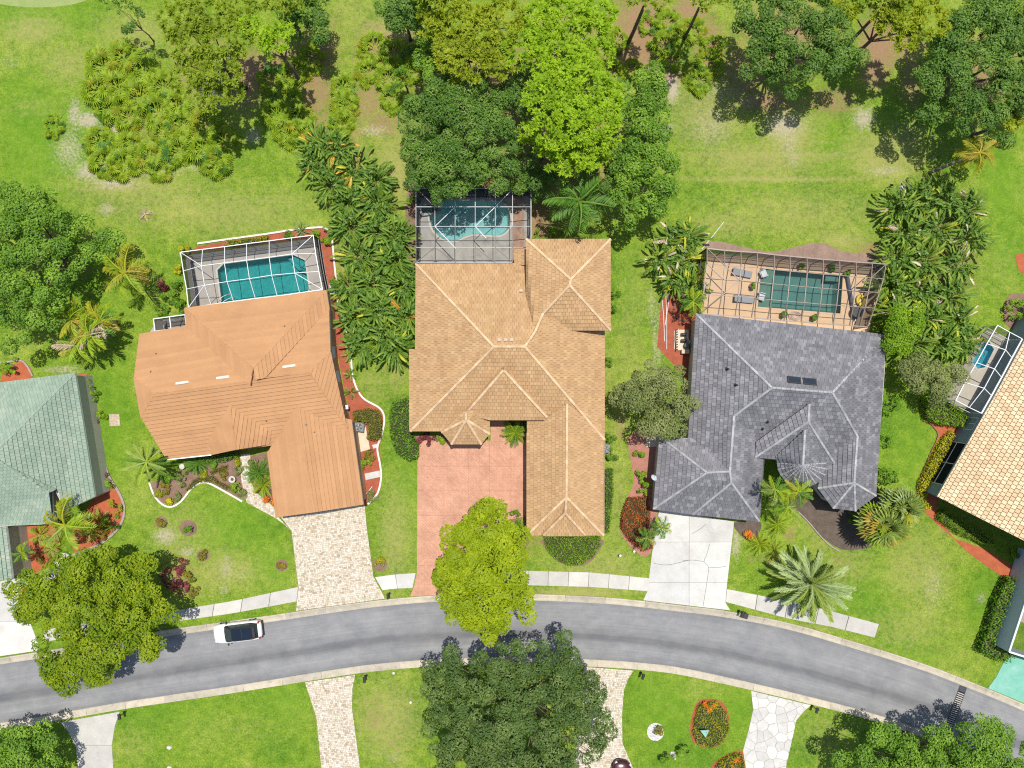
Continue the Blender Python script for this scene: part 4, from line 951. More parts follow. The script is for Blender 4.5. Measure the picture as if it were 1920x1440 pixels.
h = house_grey; w = h.w[0]; garage_door(h, w[10], w[9], .08, .92); windows(h, w, [(6, 5, .2, .8, 1), (5, 4, .2, .8, 2), (4, 3, .2, .8, 1), (3, 2, .3, .45, 2), (12, 11, .55, .75, 2)])
# ================================================================ POOLS, DECKS AND SCREEN CAGES
def pool(label, poly, depth, finish, tint, coping, deck_holes=None):
    q = xy(poly); c = P(sum(p[0] for p in poly) / len(poly), sum(p[1] for p in poly) / len(poly))
    root = thing('swimming_pool', label, 'swimming pool', c)
    l = [(p[0] - c.x, p[1] - c.y) for p in q]; n = len(l)
    if area2(l) < 0: l = l[::-1]
    inn = offset_poly(l, 0.35); mb = MB()
    mb.add([(*p, 0.05) for p in l] + [(*p, -depth * .5) for p in l] + [(x.x, x.y, -depth) for x in inn], [(i, n + i, n + (i + 1) % n, (i + 1) % n)[::1] for i in range(n)] + [(n + i, 2 * n + i, 2 * n + (i + 1) % n, n + (i + 1) % n) for i in range(n)] + [tuple(range(2 * n, 3 * n))])
    mb.build('basin', finish, root)
    mb = MB(); mb.add([(*p, -0.06) for p in l], [tuple(range(n))]); mb.build('water', watermat('pool_water_' + str(round(tint[0], 2)), tint), root)
    mb = MB(); mb.ring([tuple(p) for p in offset_poly(l, -0.16)], [tuple(p) for p in offset_poly(l, 0.015)], 0.0, 0.115); mb.build('coping', coping, root)
    return root
def deck(key, m, extra=()):
    o = sheet('pool_deck', xy(DECKS[key]), 0.09, m, None, [xy(POOLS[key])], 0.1); return tag(o, kind='structure')
deck_grey = surf('grey_deck', (0.42, 0.39, 0.35), (0.36, 0.335, 0.30), 0.8, 0.85, 0.2, fine=(12, 0.15), big=((0.30, 0.28, 0.25), 0.8, 0.6, 0.5))
deck_dirty = surf('weathered_deck', (0.40, 0.385, 0.35), (0.31, 0.30, 0.27), 0.8, 0.85, 0.2, fine=(10, 0.2), big=((0.20, 0.19, 0.165), 0.7, 0.52, 0.7))
deck_peach = surf('peach_deck', (0.66, 0.46, 0.29), (0.60, 0.42, 0.26), 0.8, 0.85, 0.2, fine=(12, 0.14), big=((0.50, 0.34, 0.21), 0.7, 0.6, 0.5))
deck_cream = surf('cream_deck', (0.50, 0.46, 0.38), (0.44, 0.40, 0.33), 0.8, 0.85, 0.2, fine=(12, 0.15))
teal = surf('teal_pebble', (0.10, 0.315, 0.33), (0.145, 0.39, 0.40), 2.2, 0.7, 0.3, fine=(9, 0.22))
teal_pale = surf('pale_teal_plaster', (0.30, 0.50, 0.50), (0.38, 0.55, 0.54), 1.2, 0.7, 0.3, fine=(6, 0.2), big=((0.42, 0.48, 0.44), 0.6, 0.52, 0.7))
sea = surf('sea_green_plaster', (0.21, 0.295, 0.28), (0.245, 0.33, 0.315), 1.0, 0.7, 0.3, fine=(9, 0.12))
aqua = surf('aqua_plaster', (0.18, 0.50, 0.58), (0.24, 0.56, 0.64), 1.2, 0.7, 0.3)
cop_a = surf('buff_coping', (0.55, 0.50, 0.43), None, 2, 0.8); 
deck('a', deck_grey); deck('b', deck_dirty); deck('c', deck_peach); deck('d', deck_cream)
pool_a = pool('rectangular teal pool with clipped corners, behind the orange-roofed house', POOLS['a'], 1.3, teal, (0.42, 0.86, 0.84), cop_a)
pool_b = pool('kidney-shaped pale teal pool behind the middle tan-tiled house', POOLS['b'], 1.2, teal_pale, (0.72, 0.9, 0.9), cop_a)
pool_c = pool('rectangular sea-green pool with a sun shelf, behind the grey-tiled house', POOLS['c'], 1.3, sea, (0.56, 0.76, 0.73), deck_peach)
pool_d = pool('small aqua pool with pointed ends beside the sand-tiled house', POOLS['d'], 1.2, aqua, (0.55, 0.87, 0.93), cop_a)
# steps and shelf
lo = pool_a.location
mb = MB(); q = xy([(545, 480), (550, 479), (571, 488), (574, 506), (560, 497)]); mb.prism([(p[0] - lo.x, p[1] - lo.y) for p in q], -1.3, -0.35); mb.build('pool_step', teal, pool_a)
mb = MB(); q = xy([(535, 482), (545, 480), (560, 497), (574, 506), (575, 514), (555, 504)]); mb.prism([(p[0] - lo.x, p[1] - lo.y) for p in q], -1.3, -0.65); mb.build('pool_step', teal, pool_a)
lo = pool_c.location; shelf = surf('shelf_plaster', (0.30, 0.33, 0.28), (0.26, 0.29, 0.25), 2, 0.7)
mb = MB(); q = xy([(1427, 504), (1454, 506), (1448, 577), (1420.5, 575)]); mb.prism([(p[0] - lo.x, p[1] - lo.y) for p in q], -1.3, -0.2); mb.build('sun_shelf', shelf, pool_c)
mb = MB(); q = xy([(1552, 514), (1579, 516.5), (1578, 527), (1551, 525)]); mb.prism([(p[0] - lo.x, p[1] - lo.y) for p in q], -1.3, -0.45); mb.build('pool_step', sea, pool_c)
lo = pool_b.location
mb = MB(); q = xy(cr([(788, 384), (812, 383), (827, 390), (824, 402), (806, 405), (788, 404)], 4, True)); mb.prism([(p[0] - lo.x, p[1] - lo.y) for p in q], 0.05, 0.42); mb.build('raised_spa', surf('spa_stone', (0.36, 0.37, 0.34), (0.26, 0.28, 0.26), 1.5, 0.8, fine=(5, 0.3)), pool_b)
mb = MB(); q = xy([(pp[0], pp[1]) for pp in cr([(793, 388), (811, 387), (821, 392), (819, 399), (806, 401), (793, 400)], 4, True)]); mb.prism([(p[0] - lo.x, p[1] - lo.y) for p in q], 0.3, 0.43); mb.build('spa_water', watermat('spa_water', (0.3, 0.5, 0.5)), pool_b)

scr_top = screenmat('roof_insect_screen', (0.05, 0.055, 0.06), 0.13)
scr_side = screenmat('side_insect_screen', (0.035, 0.038, 0.045), 0.72)
white_al = surf('white_aluminium', (0.78, 0.79, 0.80), (0.72, 0.73, 0.74), 3, 0.4, 0.5)
grey_al = surf('grey_aluminium', (0.34, 0.36, 0.37), (0.26, 0.28, 0.29), 3, 0.45, 0.5)
sunlit_al = surf('sunlit_aluminium', (0.52, 0.54, 0.55), (0.42, 0.44, 0.45), 3, 0.45, 0.5)  # sunlit look of the bronze-grey cage frame, put into the colour
bronze_al = surf('bronze_aluminium', (0.26, 0.20, 0.16), (0.20, 0.155, 0.125), 3, 0.45, 0.5)
def cage(label, center, beams, panels, m, posts=(), w=0.06):
    c = P(*center); root = thing('pool_cage', label, 'pool cage', c)
    for b in beams:
        a, e = P(*b[0]) - c, P(*b[1]) - c; mb = MB(); mb.bar(a, e, b[2] if len(b) > 2 and b[2] else w, 0.09); mb.build('beam', b[3] if len(b) > 3 else m, root)
    for p in posts:
        q = P(*p) - c; mb = MB(); mb.bar((q.x, q.y, 0.05), (q.x, q.y, q.z), w, w); mb.build('post', m, root)
    for kind, pts in panels:
        v = [(P(*p) if p[2] >= 0 else None) for p in pts]; mb = MB(); mb.add([x - c for x in v], [tuple(range(len(v)))]); mb.build('screen_panel', scr_top if kind == 't' else scr_side, root)
    return root
def side_panels(line, z, lo_z=0.1):
    """vertical panels under an eave line given in apparent pixels at height z"""
    out = []
    for a, b in zip(line[:-1], line[1:]):
        A, B = P(a[0], a[1], z), P(b[0], b[1], z)
        out.append((A, B))
    return out
def add_sides(root, line, z, m, scr, rail=True, w=0.07):
    c = root.location
    for A, B in side_panels(line, z):
        mb = MB(); mb.add([Vector((A.x, A.y, 0.1)) - c, Vector((B.x, B.y, 0.1)) - c, B - c, A - c], [(0, 1, 2, 3)]); mb.build('screen_panel', scr, root)
        if rail:
            for zz in (0.13, 1.0):
                mb = MB(); mb.bar(Vector((A.x, A.y, zz)) - c, Vector((B.x, B.y, zz)) - c, 0.05, 0.06); mb.build('rail', m, root)
    for p in line:
        A = P(p[0], p[1], z); mb = MB(); mb.bar(Vector((A.x, A.y, 0.05)) - c, A - c, w, w); mb.build('post', m, root)
# --- A: white cage with hipped mansard roof
ze, zt = 2.7, 3.55
nA = [(338.6, 473), (380, 467.6), (421.5, 462.5), (462.6, 457), (505, 451.7), (547, 446), (587.4, 441)]
sA = [(353.6, 577), (396, 571), (438, 565), (479, 559.5), (520, 555), (562, 549), (605, 543)]
k1 = [None, (378, 498.5), (421, 493), (462.6, 488), (505, 482.6), (547.6, 476.4), None]
k2 = [None, (383.8, 535), (426, 528), (468, 522.5), (509.5, 516), (552.9, 512), None]
wl = [(338.6, 473), (344, 508), (350, 542), (353.6, 577)]; el = [(587.4, 441), (592, 475), (598, 509), (605, 543)]
bm = []; pn = []
for L_ in (nA, sA, wl, el):
    for a, b in zip(L_[:-1], L_[1:]): bm.append(((*a, ze), (*b, ze), 0.07))
for i in range(1, 6):
    bm += [((*nA[i], ze), (*k1[i], zt)), ((*k1[i], zt), (*k2[i], zt)), ((*k2[i], zt), (*sA[i], ze))]
for i in range(1, 5):
    bm += [((*k1[i], zt), (*k1[i + 1], zt)), ((*k2[i], zt), (*k2[i + 1], zt))]
    pn += [('t', [(*nA[i], ze), (*nA[i + 1], ze), (*k1[i + 1], zt), (*k1[i], zt)]), ('t', [(*k1[i], zt), (*k1[i + 1], zt), (*k2[i + 1], zt), (*k2[i], zt)]), ('t', [(*k2[i], zt), (*k2[i + 1], zt), (*sA[i + 1], ze), (*sA[i], ze)])]
bm += [((*nA[0], ze), (*k1[1], zt)), ((*nA[6], ze), (*k1[5], zt)), ((*sA[0], ze), (*k2[1], zt)), ((*sA[6], ze), (*k2[5], zt))]
bm += [((*wl[1], ze), (*k1[1], zt)), ((*wl[2], ze), (*k2[1], zt)), ((*el[1], ze), (*k1[5], zt)), ((*el[2], ze), (*k2[5], zt))]
pn += [('t', [(*nA[0], ze), (*nA[1], ze), (*k1[1], zt)]), ('t', [(*nA[5], ze), (*nA[6], ze), (*k1[5], zt)]), ('t', [(*sA[0], ze), (*sA[1], ze), (*k2[1], zt)]), ('t', [(*sA[5], ze), (*sA[6], ze), (*k2[5], zt)]),
       ('t', [(*wl[0], ze), (*k1[1], zt), (*wl[1], ze)]), ('t', [(*wl[1], ze), (*k1[1], zt), (*k2[1], zt), (*wl[2], ze)]), ('t', [(*wl[2], ze), (*k2[1], zt), (*wl[3], ze)]),
       ('t', [(*el[0], ze), (*k1[5], zt), (*el[1], ze)]), ('t', [(*el[1], ze), (*k1[5], zt), (*k2[5], zt), (*el[2], ze)]), ('t', [(*el[2], ze), (*k2[5], zt), (*el[3], ze)])]
cA = cage('white-framed screen cage over the teal pool of the orange-roofed house', (470, 510), bm, pn, white_al, (), 0.045)
add_sides(cA, nA, ze, grey_al, scr_side, True, .05); add_sides(cA, wl, ze, grey_al, scr_side, True, .05); add_sides(cA, el, ze, grey_al, scr_side, True, .05)
# small lanai cage by its west gable
cA2 = cage('small white-framed screened porch on the left of the orange-roofed house', (318, 605),
           [((288, 598, 2.8), (347, 590, 2.8), .08), ((288, 598, 2.8), (291, 621, 2.8), .08), ((291, 621, 2.8), (350, 613, 2.8), .08), ((318, 594, 2.8), (321, 617, 2.8), .08), ((347, 590, 2.8), (350, 613, 2.8), .08)],
           [('t', [(288, 598, 2.8), (318, 594, 2.8), (321, 617, 2.8), (291, 621, 2.8)]), ('t', [(318, 594, 2.8), (347, 590, 2.8), (350, 613, 2.8), (321, 617, 2.8)])], white_al)
add_sides(cA2, [(291, 621), (288, 598), (318, 594), (347, 590)], 2.8, white_al, screenmat('porch_screen', (0.03, 0.03, 0.04), 0.75))
tag(sheet('porch_floor', xy([(281, 624), (296, 600), (350, 594), (352, 622), (300, 632)]), 0.08, deck_grey, None, (), 0.08), kind='structure')
# --- B: bronze-grey cage, flat roof with diagonal braces; sunlit beams painted paler
zb = 3.3
xs = [780, 815.5, 853.4, 891, 928.6, 961]; ysb = [353, 388, 424.8, 464, 492]
bm = []; pn = []
for j, y in enumerate(ysb):
    for a, b in zip(xs[:-1], xs[1:]): bm.append(((a, y, zb), (b, y, zb), 0.05, sunlit_al if j in (1,) else grey_al))
for i, x in enumerate(xs):
    for j, (a, b) in enumerate(zip(ysb[:-1], ysb[1:])): bm.append(((x, a, zb), (x, b, zb), 0.05, sunlit_al if (i in (1, 3) and j == 0) else grey_al if j < 2 else bronze))
for a, b in (((961, 355), (928.6, 388)), ((928.6, 388), (891, 424.8)), ((891, 424.8), (912, 447)), ((853.4, 388), (815.5, 424.8)), ((815.5, 424.8), (845, 456)), ((845, 456), (855, 466))): bm.append(((*a, zb + .03), (*b, zb + .03), 0.06, sunlit_al))
for a, b in (((780, 353), (815.5, 388)), ((928.6, 464), (961, 492)), ((780, 492), (815.5, 464)), ((815.5, 464), (855, 492)), ((891, 464), (928.6, 492))): bm.append(((*a, zb + .02), (*b, zb + .02), 0.07, bronze))
for i in range(5):
    for j in range(4): pn.append(('t', [(xs[i], ysb[j], zb), (xs[i + 1], ysb[j], zb), (xs[i + 1], ysb[j + 1], zb), (xs[i], ysb[j + 1], zb)]))
# lower bay on the east
for j, (a, b) in enumerate(zip(ysb[:-1], ysb[1:])):
    if j == 3: b = 467; a = 464
    pn.append(('t', [(961, a, zb), (995.6, a, 2.9), (995.6, b, 2.9), (961, b, zb)])); bm.append(((995.6, a, 2.9), (995.6, b, 2.9), 0.07, grey_al)); bm.append(((961, a, zb), (995.6, a, 2.9), 0.05, grey_al))
cB = cage('bronze-grey flat-roofed screen cage over the kidney-shaped pool', (880, 425), bm, pn, grey_al)
add_sides(cB, [(780, 492), (780, 464), (780, 424.8), (780, 388), (780, 353), (815.5, 353), (853.4, 353), (891, 353), (928.6, 353), (961, 353)], zb, bronze, scr_side)
add_sides(cB, [(961, 353), (995.6, 353), (995.6, 388), (995.6, 424.8), (995.6, 464)], 2.9, bronze, scr_side)
tag(sheet('paver_strip', xy([(960, 361), (982, 361), (984, 500), (960, 500)]), 0.1, surf('mossy_pink_pavers', (0.42, 0.27, 0.19), (0.33, 0.21, 0.15), 1.4, 0.9, 0.15, fine=(6, 0.3), big=((0.14, 0.11, 0.09), 0.9, 0.52, 0.75))), kind='structure')
# --- C: bronze cage of the grey house
nC = [(1325.7, 465.7), (1358.4, 469.5), (1389, 471.7), (1419.7, 473.6), (1451.4, 477.6), (1481, 480.6), (1512.8, 483.5), (1543.4, 486.5), (1574, 488.5), (1604.8, 491.5), (1635.5, 493.4), (1661, 495.4)]
sC = [(1312, 587.4), (1346.5, 590.4), (1378, 592.4), (1409, 595.4), (1439.5, 598.3), (1470, 601.3), (1502, 603.3), (1531.6, 606.2), (1562, 608.2), (1593, 610.2), (1612, 612), (1626, 613)]
def lerp2(a, b, t): return (a[0] + (b[0] - a[0]) * t, a[1] + (b[1] - a[1]) * t)
kC1 = [lerp2(a, b, 0.22) for a, b in zip(nC, sC)]; kC2 = [lerp2(a, b, 0.70) for a, b in zip(nC, sC)]
for i in range(len(kC1)):
    kC1[i] = (kC1[i][0] + 3.0, kC1[i][1] + 1.5); kC2[i] = (kC2[i][0] + 3.0, kC2[i][1])
kC3 = [lerp2(a, b, 0.47) for a, b in zip(kC1, kC2)]
ze, zt = 2.8, 3.6; bm = []; pn = []
for i in range(12):
    bm += [((*nC[i], ze), (*kC1[i], zt), .08), ((*kC1[i], zt), (*kC2[i], zt), .08), ((*kC2[i], zt), (*sC[i], ze), .08)]
for i in range(11):
    bm += [((*nC[i], ze), (*nC[i + 1], ze), .1), ((*kC1[i], zt), (*kC1[i + 1], zt), .05), ((*kC3[i], zt), (*kC3[i + 1], zt), .05), ((*kC2[i], zt), (*kC2[i + 1], zt), .05), ((*sC[i], ze), (*sC[i + 1], ze), .1)]
    pn += [('t', [(*nC[i], ze), (*nC[i + 1], ze), (*kC1[i + 1], zt), (*kC1[i], zt)]), ('t', [(*kC1[i], zt), (*kC1[i + 1], zt), (*kC2[i + 1], zt), (*kC2[i], zt)]), ('t', [(*kC2[i], zt), (*kC2[i + 1], zt), (*sC[i + 1], ze), (*sC[i], ze)])]
for a, b in ((nC[0], kC1[1]), (kC1[1], kC3[2]), (kC3[2], kC2[1]), (kC2[1], sC[0]), (kC1[0], kC3[1]), (nC[11], kC1[10])): bm.append(((*a, zt if a not in (nC[0], sC[0], nC[11]) else ze), (*b, zt if b not in (nC[0], sC[0]) else ze), .07))
cC = cage('long bronze-framed screen cage over the sea-green pool of the grey-tiled house', (1480, 540), bm, pn, bronze_al)
add_sides(cC, nC, ze, bronze_al, scr_side, True); add_sides(cC, [nC[0], lerp2(nC[0], sC[0], .35), lerp2(nC[0], sC[0], .7), sC[0]], ze, bronze_al, scr_side); add_sides(cC, [nC[11], lerp2(nC[11], sC[11], .35), lerp2(nC[11], sC[11], .7), sC[11]], ze, bronze_al, scr_side)
# --- D: white cage of the sand-tiled house
ze, zr = 2.7, 3.5
wD = [(1870, 610), (1850, 644.7), (1830.6, 680), (1808.9, 717), (1791.7, 750.7)]
rD = [(1893, 623), (1885, 656), (1864.4, 691.7), (1845, 728), (1817, 764)]
eD = [(1916.6, 635.5), (1897, 671), (1877.6, 707.7), (1858.7, 742), (1840, 775)]
bm = []; pn = []
for i in range(5):
    zz = ze if i in (0, 4) else zr
    if i == 4: bm += [((*wD[i], ze), (*rD[i], ze)), ((*rD[i], ze), (*eD[i], ze))]
    elif i == 0: bm += [((*wD[0], ze), (*rD[0], ze)), ((*rD[0], ze), (*eD[0], ze))]
    else: bm += [((*wD[i], ze), (*rD[i], zr)), ((*rD[i], zr), (*eD[i], ze))]
    if i < 4:
        z2 = ze if i + 1 == 4 else zr
        bm += [((*wD[i], ze), (*wD[i + 1], ze), .08), ((*rD[i], zz), (*rD[i + 1], z2)), ((*eD[i], ze), (*eD[i + 1], ze), .13)]
        pn += [('t', [(*wD[i], ze), (*rD[i], zz), (*rD[i + 1], z2), (*wD[i + 1], ze)]), ('t', [(*rD[i], zz), (*eD[i], ze), (*eD[i + 1], ze), (*rD[i + 1], z2)])]
cD = cage('white-framed screen cage over the small aqua pool at the right edge', (1850, 690), bm, pn, white_al)
add_sides(cD, [eD[0], rD[0], wD[0], wD[1], wD[2], wD[3], wD[4], rD[4], eD[4]], ze, white_al, screenmat('thin_side_screen', (0.035, 0.038, 0.045), 0.35))
# --- E: white framed courtyard enclosure, lower right corner
zf = 2.9
cE = cage('white-framed courtyard enclosure beside the green-painted drive', (1930, 1190), [((1892, 1222, zf), (1952, 1040, zf), .16), ((1892, 1222, zf), (2080, 1282, zf), .16), ((1925, 1120, zf), (2100, 1175, zf), .1), ((1952, 1040, zf), (2120, 1095, zf), .1), ((2080, 1282, zf), (2120, 1095, zf), .12)],
          [('t', [(1892, 1222, zf), (1925, 1120, zf), (2100, 1175, zf), (2080, 1282, zf)]), ('t', [(1925, 1120, zf), (1952, 1040, zf), (2120, 1095, zf), (2100, 1175, zf)])], white_al)
c = cE.location; a, b, d_ = [P(x, y, zf) - c for x, y in ((1892, 1222), (1952, 1040), (2080, 1282))]
wm = surf('pale_blue_render', (0.50, 0.56, 0.64), (0.46, 0.52, 0.6), 2, 0.9)
for u_, v_ in ((a, b), (a, d_)):
    mb = MB(); mb.bar((u_.x, u_.y, 1.35), (v_.x, v_.y, 1.35), 0.12, 2.7); mb.build('wall', wm, cE)
tag(sheet('courtyard_floor', [(P(x, y, 0).x, P(x, y, 0).y) for x, y in ((1880, 1150), (1940, 1042), (2110, 1100), (2080, 1240))], 0.07, surf('pebble_floor', (0.50, 0.42, 0.36), (0.36, 0.30, 0.27), 4, 0.9, fine=(12, 0.35))), kind='structure')
# ================================================================ TREES AND PLANTS
# ---------------------------------------------------------------- foliage meshes
def leaf_quads(C, N, L, W, rs, curl=0.15):
    """rhombic leaves at C facing N"""
    k = len(C); T = rs.normal(size=(k, 3)); T -= N * (T * N).sum(1, keepdims=True); T /= np.linalg.norm(T, axis=1, keepdims=True) + 1e-9
    Bv = np.cross(N, T); l = (L * rs.uniform(0.7, 1.25, (k, 1))) / 2; w = (W * rs.uniform(0.7, 1.25, (k, 1))) / 2
    V = np.stack([C - T * l - N * l * curl, C + Bv * w, C + T * l - N * l * curl, C - Bv * w], 1).reshape(-1, 3)
    return V, np.arange(4 * k).reshape(k, 4)
def unit(rs, k, zmin=-1.0):
    z = rs.uniform(zmin, 1, k); a = rs.uniform(0, 2 * math.pi, k); r = np.sqrt(np.maximum(0, 1 - z * z))
    return np.stack([r * np.cos(a), r * np.sin(a), z], 1)
def crown_mesh(lobes, mat_, L, W, dens, rs, rc=(0.35, 0.7), up=0.55, fill=1.0, zmin=-0.3, rag=0.25):
    """lobes: (x,y,z,r,rz). Clusters of leaves over every lobe's skin"""
    Vs, Fs, As = [], [], []; n0 = 0
    for (x, y, z, r, rz) in lobes:
        nc = max(6, int(dens * r * r)); d = unit(rs, nc, zmin); k = rs.uniform(0.68, 0.95 + rag, nc)
        cc = np.array([x, y, z]) + d * np.array([r, r, rz]) * k[:, None]
        cr_ = rs.uniform(rc[0], rc[1], nc); tone = rs.uniform(0, 1, nc)
        m = np.maximum(6, (cr_ ** 2 * fill * 0.030 / (L * W * .5 * 1.0) * 190)).astype(int); idx = np.repeat(np.arange(nc), m); q = len(idx)
        dd = unit(rs, q, -0.3); rad = rs.uniform(0.7, 1.06, q)
        C = cc[idx] + dd * (cr_[idx] * rad)[:, None] * np.array([1, 1, 0.75])
        N = dd * 0.85 + np.array([0, 0, up]) + rs.normal(size=(q, 3)) * 0.34; N /= np.linalg.norm(N, axis=1, keepdims=True)
        V, F = leaf_quads(C, N, L, W, rs); Vs.append(V); Fs.append(F + n0); n0 += len(V)
        As.append(np.repeat(np.clip(tone[idx] * 0.5 + rs.uniform(0, 0.5, q), 0, 1), 4))
    return np_mesh('crown', np.vstack(Vs), np.vstack(Fs), np.concatenate(As), mat_)
def pine_mesh(lobes, mat_, rs, dens=7.0, nl=0.42, k=13, zmin=0.0):
    Vs, As = [], []
    for (x, y, z, r, rz) in lobes:
        nc = max(5, int(dens * 2.6 * r * r)); d = unit(rs, nc, zmin); rr = rs.uniform(0.7, 1.1, nc)
        cc = np.array([x, y, z]) + d * np.array([r, r, rz]) * rr[:, None]; tone = rs.uniform(0, 1, nc)
        idx = np.repeat(np.arange(nc), k); q = len(idx); dd = unit(rs, q, 0.0) * np.array([1, 1, .65]) * (nl * rs.uniform(0.75, 1.2, q))[:, None]
        s = rs.normal(size=(q, 3)) * .35 + np.array([0, 0, 1.0]); s = np.cross(s, dd); s /= np.linalg.norm(s, axis=1, keepdims=True) + 1e-9; s *= 0.062
        a = cc[idx]; V = np.stack([a - s * .4, a + dd * .45 - s, a + dd, a + dd * .45 + s], 1).reshape(-1, 3); Vs.append(V)
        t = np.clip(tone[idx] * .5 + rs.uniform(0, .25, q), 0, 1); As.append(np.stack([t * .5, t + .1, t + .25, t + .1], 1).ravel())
    V = np.vstack(Vs); return np_mesh('crown', V, np.arange(len(V)).reshape(-1, 4), np.clip(np.concatenate(As), 0, 1), mat_)
bark = surf('bark', (0.16, 0.125, 0.095), (0.10, 0.08, 0.062), 3, 0.95, 0.1, bump=0.6, bscale=14)
pine_bark = surf('pine_bark', (0.20, 0.15, 0.115), (0.11, 0.085, 0.07), 3, 0.95, 0.1, bump=0.6, bscale=12)
LM = {
 'lime': leafmat('lime_leaf', [(0.18, 0.27, 0.006), (0.33, 0.43, 0.010), (0.48, 0.56, 0.02)], 0.42),
 'lime2': leafmat('yellow_green_leaf', [(0.12, 0.21, 0.008), (0.24, 0.34, 0.012), (0.38, 0.45, 0.02)], 0.4),
 'oak': leafmat('oak_leaf', [(0.048, 0.098, 0.022), (0.10, 0.168, 0.036), (0.20, 0.275, 0.078)], 0.25),
 'oakdark': leafmat('dark_leaf', [(0.061, 0.142, 0.022), (0.121, 0.236, 0.032), (0.230, 0.351, 0.061)], 0.28),
 'mid': leafmat('mid_green_leaf', [(0.084, 0.194, 0.022), (0.169, 0.317, 0.030), (0.317, 0.486, 0.053)], 0.32),
 'grey': leafmat('grey_green_leaf', [(0.117, 0.164, 0.039), (0.219, 0.258, 0.081), (0.344, 0.367, 0.149)], 0.25),
 'pine': leafmat('bright_pine', [(0.12, 0.23, 0.009), (0.34, 0.53, 0.02), (0.55, 0.70, 0.045)], 0.45),
 'pine2': leafmat('yellow_pine', [(0.154, 0.220, 0.011), (0.341, 0.418, 0.022), (0.550, 0.594, 0.055)], 0.45),
 'pine3': leafmat('olive_pine', [(0.127, 0.202, 0.012), (0.292, 0.392, 0.028), (0.481, 0.557, 0.063)], 0.45),
 'hedge': leafmat('hedge_leaf', [(0.066, 0.168, 0.011), (0.132, 0.282, 0.019), (0.263, 0.432, 0.030)], 0.3),
 'hedge_y': leafmat('golden_hedge_leaf', [(0.250, 0.281, 0.009), (0.531, 0.500, 0.016), (0.750, 0.703, 0.031)], 0.35),
 'hedge_l': leafmat('light_hedge_leaf', [(0.110, 0.235, 0.009), (0.204, 0.360, 0.016), (0.375, 0.531, 0.031)], 0.35),
 'croton': leafmat('rust_croton_leaf', [(0.156, 0.027, 0.016), (0.375, 0.094, 0.022), (0.531, 0.235, 0.031)], 0.25),
 'bronze': leafmat('bronze_leaf', [(0.13, 0.15, 0.02), (0.25, 0.22, 0.025), (0.40, 0.30, 0.035)], 0.3),
 'orange': leafmat('orange_flower_leaf', [(0.625, 0.077, 0.009), (0.750, 0.204, 0.013), (0.750, 0.469, 0.031)], 0.3),
 'maroon': leafmat('maroon_leaf', [(0.077, 0.019, 0.022), (0.219, 0.046, 0.055), (0.406, 0.110, 0.125)], 0.25),
 'flower': leafmat('yellow_flower_leaf', [(0.16, 0.21, 0.012), (0.32, 0.36, 0.016), (0.62, 0.46, 0.02)], 0.35),
 'agave': leafmat('blue_agave', [(0.156, 0.250, 0.235), (0.312, 0.438, 0.423)], 0.15),
}
def L3(lobes, fl=0.62):
    """(px,py,r_px,z[,flat]) apparent -> true (x,y,z,r,rz)"""
    out = []
    for l in lobes:
        p = P(l[0], l[1], l[3]); r = l[2] / PXM * (CAM_H - l[3]) / CAM_H; out.append((p.x, p.y, p.z, r, r * (l[4] if len(l) > 4 else fl)))
    return out
def limbs(base, lobes, r0, rs, z_split=None):
    mb = MB(); top = Vector((sum(l[0] for l in lobes) / len(lobes), sum(l[1] for l in lobes) / len(lobes), min(l[2] for l in lobes) * 0.55)); base = Vector(base)
    fork = base.lerp(Vector((top.x, top.y, top.z)), 1.0)
    mb.tube([base, base.lerp(fork, .12), base.lerp(fork, .5) + Vector((rs.uniform(-.1, .1), rs.uniform(-.1, .1), 0)), fork], [r0 * 1.5, r0 * 1.05, r0 * .9, r0 * .75], 9)
    for l in lobes:
        e = Vector((l[0], l[1], l[2] - l[4] * .15)); m_ = fork.lerp(e, .5) + Vector((rs.uniform(-.3, .3), rs.uniform(-.3, .3), .1))
        mb.tube([fork - Vector((0, 0, .15)), m_, e], [r0 * .5, r0 * .3, r0 * .08], 6, False)
        for k in range(3):
            a = rs.uniform(0, 6.28); f = e + Vector((math.cos(a) * l[3] * .75, math.sin(a) * l[3] * .75, l[4] * .1)); mb.tube([m_.lerp(e, .6), f], [r0 * .14, r0 * .04], 4, False)
    return mb
TREE_N = 0
def tree(label, lobes, style, kind='leaf', base=None, r0=0.22, L=0.30, W=0.15, dens=5.0, name='tree', group=None, cat='tree', seed=None, **kw):
    global TREE_N; TREE_N += 1; rs = np.random.RandomState(seed or 100 + TREE_N)
    lb = L3(lobes, kw.pop('fl', 0.62))
    bx, by = (base if base else (sum(l[0] * l[3] for l in lb) / sum(l[3] for l in lb), sum(l[1] * l[3] for l in lb) / sum(l[3] for l in lb)))
    root = thing(name, label, cat, (bx, by, 0), 0, group); o = [(l[0] - bx, l[1] - by, l[2], l[3], l[4]) for l in lb]
    r = random.Random(TREE_N); limbs((0, 0, 0), o, r0, r).build('trunk', pine_bark if kind == 'pine' else bark, root, True)
    me = pine_mesh(o, LM[style], rs, **kw) if kind == 'pine' else crown_mesh(o, LM[style], L, W, dens, rs, **kw)
    obj('crown', me, None, root); return root

